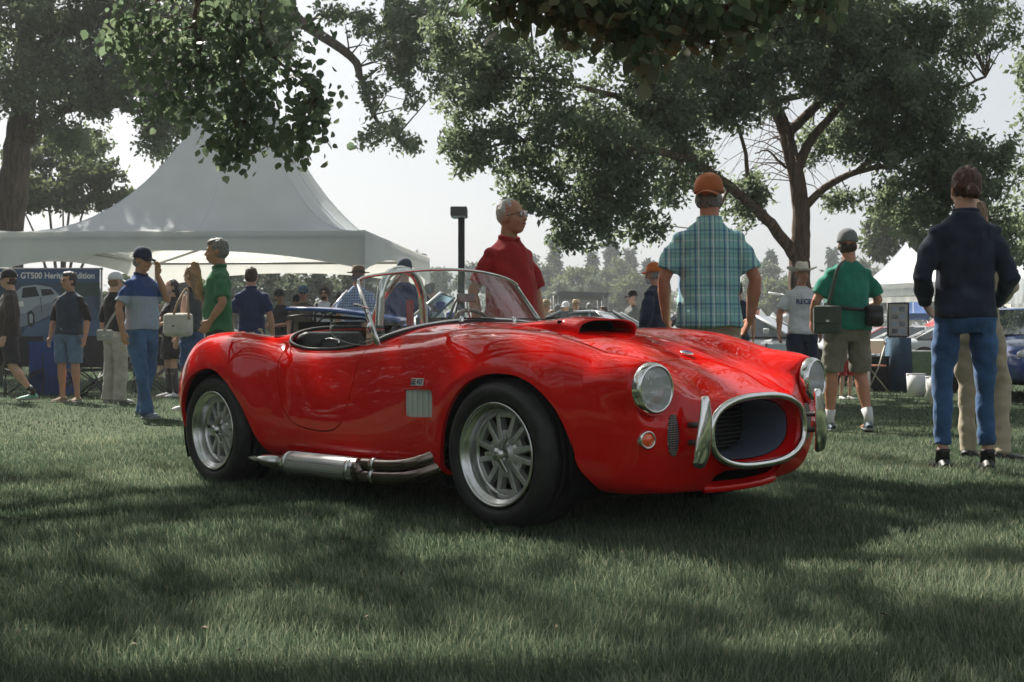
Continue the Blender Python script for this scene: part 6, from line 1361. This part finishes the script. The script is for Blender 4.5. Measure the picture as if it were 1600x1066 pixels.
other_car('blue car with white stripes parked behind the tail of the red roadster', px(432, 12.4)+2.0, 12.6, -94, pbl, L=4.0, Ht=1.1, roof=False, stripe=M['white'], bonnet=.10).scale = (1.06, 1.0, 1.08)
other_car('pale blue open car with black steering wheel behind the bonnet scoop', px(905, 15.5), 16.2, 75, pb, roof=False)
other_car('silver car with raised black-lined bonnet between the crowd and the grey sweater man', px(958, 19.5), 20.5, 78, psil, bonnet=.62)
other_car('glossy royal blue car cut off by the right edge', px(1583, 15.4)+.95, 17.0, -8, pbl, Ht=1.32)
far = [(1180, 23, 62, pw, 'white old car nearest the checked shirt man\'s elbow', True, .0), (1215, 26, 70, pw, 'white convertible behind the cowboy hat man\'s left arm', False, .0), (1160, 30, 80, pr_, 'red car with raised bonnet beside the white ones', True, .8), (1300, 36, 90, pw, 'white car between the cowboy hat and the green t-shirt', True, 0), (1400, 40, 95, pr_, 'red car behind the framed display board', True, .7), (1450, 38, 85, pw, 'white car right of the framed display board', True, 0),
       (1512, 34, 80, psil, 'silver car between the dark sweater and the display board', True, 0), (1560, 36, 95, pw, 'white car near the right edge tent', True, 0), (1445, 52, 90, pbl, 'blue car far behind the display board', True, .7), (880, 40, 90, pk, 'black car far behind the straw hats', True, 0), (1010, 44, 88, pw, 'white car far behind the grey sweater man', True, 0), (1240, 48, 92, psil, 'silver car far beyond the tree trunk', True, .6), (1190, 55, 90, pb, 'pale blue car at the foot of the far trees', True, 0), (340, 34, 95, pw, 'white car under the far side of the big tent', True, 0), (160, 36, 85, psil, 'silver car behind the stone trousers', True, 0)]
for x_, Y_, hd, c_, lb, rf_, bo_ in far: other_car(lb, px(x_, Y_), Y_, hd, c_, roof=rf_, bonnet=bo_)

# ------------------------------------------------------------------ street furniture and stalls
lp = thing('lamp_post', 'dark square park lamp on a tall post behind the red polo man', 'lamp post', (px(721, 15), 15, 0))
V, F = box((0, 0, 1.28), (.085, .085, 2.6)); b = mk('post', V, F, M['black'], lp); bevel(b, .008)
z = at(0, 332, 15).z; V, F = box((-.03, 0, z), (.215, .34, .12)); b = mk('lamp_head', V, F, M['darkalu'], lp); bevel(b, .01); mk('lamp_glass', *box((-.03, 0, z-.065), (.17, .28, .012)), M['white'], lp, False)

def flat_text(body, size, m, parent, loc, rotx=pi/2, name='lettering', bold=0.0):
    c = bpy.data.curves.new(name, 'FONT'); c.body = body; c.size = size; c.offset = bold; c.align_x = 'LEFT'; c.align_y = 'CENTER'
    o = bpy.data.objects.new('tmp', c); COL.objects.link(o); me = bpy.data.meshes.new_from_object(o.evaluated_get(bpy.context.evaluated_depsgraph_get())); bpy.data.objects.remove(o)
    me.materials.clear(); me.materials.append(m); me.name = name; o = bpy.data.objects.new(name, me); COL.objects.link(o); o.parent = parent; o.location = loc; o.rotation_euler = (rotx, 0, 0); return o
YB = 18.2; sc = YB/1786.3
bx0, bx1 = px(-70, YB), px(156, YB); bz1, bz0 = hgt(421, YB), hgt(541, YB)
bn = thing('banner', 'blue printed banner with a car picture and heritage edition lettering at the far left', 'banner', (bx0, YB, 0)); WBn = bx1-bx0
def bmat():
    m, nt, b = nodes('printed_banner'); tc = nt.nodes.new('ShaderNodeTexCoord'); n = nt.nodes.new('ShaderNodeTexNoise'); n.inputs['Scale'].default_value = 2.2; n.inputs['Detail'].default_value = 7; nt.links.new(tc.outputs['Object'], n.inputs[0]); r = nt.nodes.new('ShaderNodeValToRGB'); e = r.color_ramp.elements
    e[0].position = .35; e[1].position = .68; e[0].color = (.012, .022, .04, 1); e[1].color = (.06, .11, .20, 1); nt.links.new(n.outputs[0], r.inputs[0]); nt.links.new(r.outputs[0], b.inputs['Base Color']); b.inputs['Roughness'].default_value = .6; return m
mk('banner_sheet', *box((WBn/2, 0, (bz0+bz1)/2), (WBn, .012, bz1-bz0)), bmat(), bn, False)
mk('header_strip', *box((WBn/2, -.009, bz1-.105), (WBn, .004, .21)), mat('banner_header_blue', (.035, .09, .20), .6), bn, False)
tx = flat_text('Shelby GT500 Heritage Edition', .185, M['white'], bn, (px(-2, YB)-bx0, -.013, bz1-.105), bold=.004); xs = [v.co.x for v in tx.data.vertices]; k_ = 150*YB/1786.3/(max(xs)-min(xs)); tx.scale = (k_, min(k_*1.1, .95), 1)
def pic(name, pts, m, y):
    n = len(pts); mk(name, [(px(a, YB)-bx0, y, hgt(b, YB)) for a, b in pts], [tuple(range(n))], m, bn, False)
silp = mat('print_silver', (.33, .38, .44), .6); dkp = mat('print_dark', (.02, .025, .03), .6); midp = mat('print_blue', (.07, .13, .24), .6)
pic('print_road', [(30, 541), (156, 541), (156, 500), (90, 492), (40, 512)], midp, -.008)
pic('print_car_body', [(-30, 470), (18, 462), (34, 448), (56, 445), (80, 449), (92, 460), (94, 478), (80, 492), (54, 505), (30, 512), (-30, 515)], silp, -.0085)
pic('print_car_window', [(36, 450), (56, 448), (62, 463), (34, 466)], dkp, -.0095); pic('print_car_window', [(64, 452), (80, 452), (86, 460), (66, 463)], dkp, -.0095)
pic('print_car_shade', [(-30, 492), (40, 490), (58, 478), (92, 470), (94, 478), (80, 492), (54, 505), (30, 512), (-30, 515)], mat('print_grey', (.20, .24, .30), .6), -.0088)
pic('print_headlight', [(22, 474), (36, 470), (38, 478), (26, 482)], M['white'], -.0095); pic('print_grille', [(-30, 480), (16, 478), (18, 492), (-30, 496)], dkp, -.0095)
pic('print_door_line', [(63, 464), (64, 464), (66, 490), (65, 490)], dkp, -.0095); pic('print_car_wheel', [(84, 470), (89, 467), (93, 472), (92, 486), (88, 490), (84, 484)], dkp, -.0095); pic('print_wheel_rim', [(46, 492), (50, 490), (52, 496), (51, 505), (47, 505)], silp, -.0098)
pic('print_tree_line', [(95, 445), (110, 438), (130, 442), (156, 436), (156, 462), (95, 466)], mat('print_green', (.03, .06, .05), .6), -.008)
pic('print_car_wheel', [(43, 488), (49, 485), (54, 490), (55, 504), (50, 512), (44, 508)], dkp, -.0095)
for xx in (0, WBn): mk('banner_pole', *tube([(xx+.02, .02, 0), (xx+.02, .02, bz1+.03)], .016, 8), M['tentpole'], bn)
mk('banner_rail', *tube([(0, .0, bz1+.01), (WBn+.05, .0, bz1+.01)], .014, 8), M['tentpole'], bn)
def skirted(label, x0, x1, Y, h, d, m, top=None, nm='table'):
    t = thing(nm, label, 'table', ((x0+x1)/2, Y, 0)); w_ = x1-x0; V = []; F = []; n = 72
    per = [(-w_/2+w_*k/24, -d/2) for k in range(24)]+[(w_/2, -d/2+d*k/12) for k in range(12)]+[(w_/2-w_*k/24, d/2) for k in range(24)]+[(-w_/2, d/2-d*k/12) for k in range(12)]
    for z in (h, h*.6, .02):
        for k, (x, y) in enumerate(per):
            f = 1+.035*sin(k*2.1)*(1-z/h)+.02*(1-z/h); V.append((x*f, y*f, z))
    for i in range(2):
        for k in range(n): F.append((i*n+k, i*n+(k+1) % n, (i+1)*n+(k+1) % n, (i+1)*n+k))
    mk('table_skirt', V, F, m, t); mk('table_top', *box((0, 0, h+.012), (w_+.02, d+.02, .025)), top or m, t, False); return t
skirted('table with a royal blue floor-length cloth behind the denim shorts man', px(52, 17.3), px(104, 17.3), 17.5, .80, .7, cloth('royal_blue_cloth', (.012, .05, .22)))
def camp_chair(label, X, Y, rz, m, seat=None, group=None):
    t = thing('camp_chair', label, 'chair', (X, Y, 0), radians(rz), group); 
    for s in (-1, 1):
        for a, b in (((s*.26, -.24, 0), (s*.26, .22, .44)), ((s*.26, .24, 0), (s*.26, -.22, .62)), ((s*.24, .20, .40), (s*.25, .30, .92))): mk('leg', *tube([a, b], .011, 6), M['black'], t)
    for y in (-.22, .22): mk('leg', *tube([(-.26, y, .02), (.26, y, .42)], .010, 6), M['black'], t); mk('leg', *tube([(.26, y, .02), (-.26, y, .42)], .010, 6), M['black'], t)
    V = [(x, y, .42-.05*(1-(x/.26)**2)) for y in np.linspace(-.24, .22, 5) for x in np.linspace(-.25, .25, 7)]; F = [(i*7+k, i*7+k+1, (i+1)*7+k+1, (i+1)*7+k) for i in range(4) for k in range(6)]; mk('seat', V, F, m, t)
    V = [(x, .22+.1*q+.04*(1-(x/.26)**2), .44+.46*q) for q in np.linspace(0, 1, 5) for x in np.linspace(-.25, .25, 7)]; mk('backrest', V, F, m, t); return t
blackn = cloth('black_nylon', (.02, .02, .022)); camp_chair('black folding camp chair left of the blue table cloth', px(38, 17), 17, 20, blackn); camp_chair('black folding camp chair right of the blue table cloth', px(128, 17), 17, -25, blackn); camp_chair('black folding camp chair beside the stone trousers', px(150, 16.6), 16.6, 30, blackn); camp_chair('black camp chair between the two polo men under the tent', px(236, 18), 18, 10, blackn)
# crossbody and shoulder bags, phone, camera
def bag(nm, label, X, Y, Z, size, m, rz=0, cat='bag', flap=True, strap=None, m2=None):
    t = thing(nm, label, cat, (X, Y, Z), radians(rz)); b = mk('bag_body', *box((0, 0, 0), size), m, t); bevel(b, min(size)*.3, 3)
    if flap: f = mk('bag_flap', *box((0, -size[1]/2-.004, size[2]*.16), (size[0]*.96, .012, size[2]*.6)), m2 or m, t); bevel(f, .005)
    if strap: mk('strap', *tube(smooth_path([A(p)-A((X, Y, Z)) for p in strap], 6), [(.004, .018)]*((len(strap)-1)*6+1), 6, up=(0, -1, 0)), m2 or m, t)
    mk('buckle', *box((0, -size[1]/2-.014, -size[2]*.05), (.03, .008, .02)), M['alu'], t, False); return t
Yc = 15.0; bag('crossbody_bag', 'pale grey crossbody bag on the hip of the stone trousers person', px(169, Yc), Yc-.12, hgt(524, Yc), (.20, .06, .14), cloth('pale_grey_leather', (.36, .36, .35)), 5, strap=[at(162, 518, Yc-.16), at(172, 500, Yc-.17), at(184, 480, Yc-.18), at(190, 462, Yc-.05)])
Yc = 13.4; bag('shoulder_bag', 'soft white leather shoulder bag carried by the long-haired woman', px(284, Yc), Yc-.14, hgt(508, Yc), (.34, .16, .27), cloth('cream_leather', (.48, .46, .40), bump=.9, bscale=6), -20, strap=[at(272, 496, Yc-.2), at(283, 470, Yc-.2), at(293, 452, Yc-.12), at(300, 475, Yc-.2), at(302, 500, Yc-.2)], flap=False, m2=cloth('tan_leather', (.30, .20, .12)))
Yg = gt.location.y; bag('messenger_bag', 'grey green messenger bag hanging on the left side of the green t-shirt man', px(1283, Yg), Yg-.20, hgt(500, Yg-.1), (.24, .12, .25), cloth('grey_green_canvas', (.07, .085, .075)), -14, strap=[at(1292, 482, Yg-.22), at(1298, 462, Yg-.20), at(1304, 435, Yg-.19), at(1308, 416, Yg-.15), at(1311, 409, Yg-.06), at(1312, 409, Yg+.04)])
wb = thing('waist_pack', 'black pouch on a waist strap across the green t-shirt', 'pouch', (px(1354, Yg), Yg-.21, hgt(494, Yg-.1))); b = mk('pouch_body', *box((0, 0, 0), (.15, .12, .19)), M['black'], wb); bevel(b, .035, 3); mk('pouch_pocket', *box((0, -.065, -.02), (.11, .03, .10)), M['leather'], wb)
mk('waist_strap', *tube([A(at(a, b_, Yg-c_))-wb.location for a, b_, c_ in ((1288, 476, .12), (1305, 480, .215), (1325, 482, .235), (1345, 484, .22), (1362, 484, .1))], [(.004, .020)]*5, 6, up=(0, -1, .0)), M['black'], wb)
pp = pc_.location; ph = thing('phone', 'phone held up by the man in the black cap', 'phone', (pp.x, pp.y-.30, 1.29)); b = mk('phone_body', *box((0, 0, 0), (.15, .010, .075)), M['white'], ph); bevel(b, .004); mk('phone_screen', *box((0, .006, 0), (.135, .002, .066)), M['carglass'], ph, False)
bpk = thing('backpack', 'dark backpack whose straps cross the white t-shirt of the curly-haired man', 'backpack', (bp_.location.x, bp_.location.y, 0))
for s in (-1, 1): mk('strap', *tube([(s*.125, .10, 1.47), (s*.13, -.03, 1.50), (s*.135, -.130, 1.38), (s*.145, -.135, 1.22), (s*.17, -.08, 1.06)], [(.006, .026)]*5, 6, up=(0, -1, .3)), blackn, bpk)
b = mk('pack_body', *box((0, .20, 1.28), (.30, .16, .44)), blackn, bpk); bevel(b, .05, 3)
# framed display board on a draped pedestal, folding chair, draped table, water buckets weighing down the tent
Yd = 19.0; db = thing('display_board', 'framed display board of small pictures on a blue draped pedestal', 'display board', (px(1403, Yd), Yd, 0)); wB = 32*Yd/1786.3; z0, z1 = hgt(526, Yd), hgt(474, Yd)
mk('board_backing', *box((0, 0, (z0+z1)/2), (wB, .03, z1-z0)), cloth('display_cream', (.42, .40, .34)), db, False)
for a, b_ in (((-wB/2, z0), (-wB/2, z1)), ((wB/2, z0), (wB/2, z1)), ((-wB/2, z0), (wB/2, z0)), ((-wB/2, z1), (wB/2, z1))): mk('frame', *tube([(a[0], -.01, a[1]), (b_[0], -.01, b_[1])], .016, 6), M['black'], db)
for i in range(4):
    for j in range(2): mk('picture', *box(((-.25+.5*j)*wB*.72, -.02, z0+(z1-z0)*(.16+.22*i)), (wB*.28, .008, (z1-z0)*.14)), [M['print'] if 'print' in M else M.setdefault('print', mat('printed_card', (.16, .17, .17), .5, noise=.8, scale=14)), silp][(i+j) % 2], db, False)
V, F = plane_prism([(-wB*.52, 0), (wB*.58, 0), (wB*.46, z0-.02), (-wB*.44, z0-.02)], -.18, .18); mk('draped_pedestal', V, F, cloth('petrol_blue_cloth', (.035, .075, .12)), db)
skirted('small table under a black cloth beside the blue pedestal', px(1362, 18.6), px(1391, 18.6), 18.9, .56, .5, blackc)
fc = thing('folding_chair', 'beige folding chair in front of the black draped table', 'chair', (px(1358, 17.6), 17.6, 0), radians(-70))
beige = mat('beige_chair_enamel', (.34, .30, .24), .4)
for s in (-1, 1):
    mk('leg', *tube([(s*.21, -.22, 0), (s*.21, .02, .45), (s*.20, .16, .82)], .012, 6), beige, fc); mk('leg', *tube([(s*.19, .26, 0), (s*.19, -.16, .44)], .012, 6), beige, fc)
b = mk('seat', *box((0, -.02, .45), (.40, .38, .025)), mat('orange_seat', (.45, .16, .08), .5), fc); bevel(b, .008); b = mk('backrest', *box((0, .13, .74), (.40, .02, .20)), beige, fc); bevel(b, .008)
for x_, Y_, lb in ((1431, 17.0, 'white bucket weighing down a tent leg by the blue pedestal'), (1462, 15.6, 'white tub weighing down a tent leg beside the skinny jeans')):
    t = thing('bucket', lb, 'bucket', (px(x_, Y_), Y_, 0)); r_ = .135; mk('bucket_body', *lathe([(0, .0), (r_*.86, .0), (r_, .34), (r_*.96, .34), (r_*.9, .30), (0, .29)], 24, 'Z', False), M['white'], t); mk('bucket_rim', *lathe([(r_*1.01, .325), (r_*1.05, .335), (r_*1.01, .345)], 24, 'Z', False), M['white'], t); mk('handle', *tube([(r_*cos(a), -.02, .33+.0*a-.12*sin(a)) for a in np.linspace(0, pi, 9)], .005, 5), M['alu'], t)
ct = skirted('long green-clothed table behind the buckets', px(1425, 24), px(1500, 24), 24.5, .62, .7, cloth('sage_cloth', (.09, .15, .07)), cloth('white_table_top', (.6, .6, .6)))
skirted('long low green-clothed table near the right edge', px(1528, 25), px(1590, 25), 25.5, .62, .7, cloth('sage_cloth', (.09, .15, .07)), cloth('white_table_top', (.6, .6, .6)))
# a child in red sitting low behind the green t-shirt man
P_('child in red shorts and black top behind the green t-shirt man legs', 1322, 505, 1.12, Y=16.2, face=20, skin='fair', top=('short', blackc), bottom=('short', pr_ if False else cloth('scarlet_cotton', (.35, .02, .02))), shoes=shoew, hair=('short', M['hair_fair']), vox=.013)
# stage with lattice posts and a dark flat roof
Ys = 62; sx0, sx1 = px(862, Ys), px(946, Ys); st_ = thing('stage', 'black roofed outdoor stage on lattice posts beneath the far trees', 'stage', ((sx0+sx1)/2, Ys, 0)); w_ = sx1-sx0; zt = hgt(459, Ys)
mk('roof', *plane_prism([(-w_/2, zt-.25), (w_/2, zt-.3), (w_/2, zt-.05), (-w_/2+.4, zt+.05)], -2, 2), M['black'], st_, False)
for x_ in (-w_/2+.15, w_/2-.15):
    for y_ in (-1.9, 1.9):
        g = G()
        for dx, dy in ((-.12, -.12), (.12, -.12), (-.12, .12), (.12, .12)): g.add(*tube([(x_+dx, y_+dy, 0), (x_+dx, y_+dy, zt-.2)], .03, 5))
        for k in range(8): g.add(*tube([(x_-.12*(-1)**k, y_-.12, .1+k*.38), (x_+.12*(-1)**k, y_-.12, .48+k*.38)], .02, 4))
        g.obj('lattice_post', M['tentpole'], st_)
b = mk('platform', *box((0, 0, .5), (w_, 4, 1.0)), M['black'], st_, False); mk('backdrop', *box((0, 1.9, 1.9), (w_*.9, .05, 1.8)), cloth('dark_green_scrim', (.02, .035, .025)), st_, False)
# lectern-like white sign board by the cowboy-hat man, green feather flag
sb = thing('sandwich_board', 'pale sandwich board standing left of the cowboy hat man', 'sign', (px(1222, 17), 17, 0), radians(-20))
for s in (-1, 1): b = mk('board_panel', [( -.26, s*.22, .0), (.26, s*.22, .0), (.22, s*.03, .78), (-.22, s*.03, .78)], [(0, 1, 2, 3)], mat('pale_blue_board', (.42, .52, .55), .5), sb, False)
for s in (-1, 1):
    for x_ in (-1, 1): mk('board_leg', *tube([(x_*.27, s*.225, 0), (x_*.225, s*.028, .79)], .014, 6), M['black'], sb)
gf = thing('feather_flag', 'green feather flag top behind the blue banner', 'flag', (px(22, 30), 30, 0)); mk('flag_pole', *tube([(0, 0, 0), (0, 0, 2.6), (.15, 0, 2.95)], .02, 6), M['tentpole'], gf); V, F = plane_prism([(.03, 1.4), (.30, 1.6), (.34, 2.3), (.24, 2.75), (.12, 2.93), (.02, 2.6)], -.003, .003); mk('flag_cloth', V, F, cloth('leaf_green_nylon', (.04, .30, .06)), gf)
ls = thing('street_light', 'thin curved park light arm left of the tree trunk in the distance', 'street light', (px(1262, 50), 50, 0)); mk('pole', *tube([(0, 0, 0), (0, 0, 2.6), (-.3, 0, 2.75), (-1.2, 0, 2.95)], .05, 7), M['tentpole'], ls); mk('light_head', *tube([(-1.2, 0, 2.95), (-1.7, 0, 3.03)], [(.05, .12), (.04, .1)], 8, up=(0, 0, 1)), M['white'], ls)
# a few fallen twigs and weeds in the lawn
r = np.random.default_rng(5); V = []; F = []
for i in range(60):
    Y_ = r.uniform(2.6, 9); X_ = r.uniform(-.45, .45)*Y_*1.05; n0 = len(V); z_ = r.uniform(.02, .055); s_ = r.uniform(.008, .018); a = r.uniform(0, 6.28); c, q = cos(a)*s_, sin(a)*s_
    V += [(X_-c, Y_-q, z_), (X_+q*.5, Y_-c*.5, z_+.008), (X_+c, Y_+q, z_+.004), (X_-q*.5, Y_+c*.5, z_+.010)]; F.append((n0, n0+1, n0+2, n0+3))
o = mk('fallen_leaves', V, F, mat('dry_leaf', (.13, .09, .05), .8, noise=.5, scale=3)); o['kind'] = 'stuff'; o['label'] = 'few dry leaves and clippings lying in the grass'
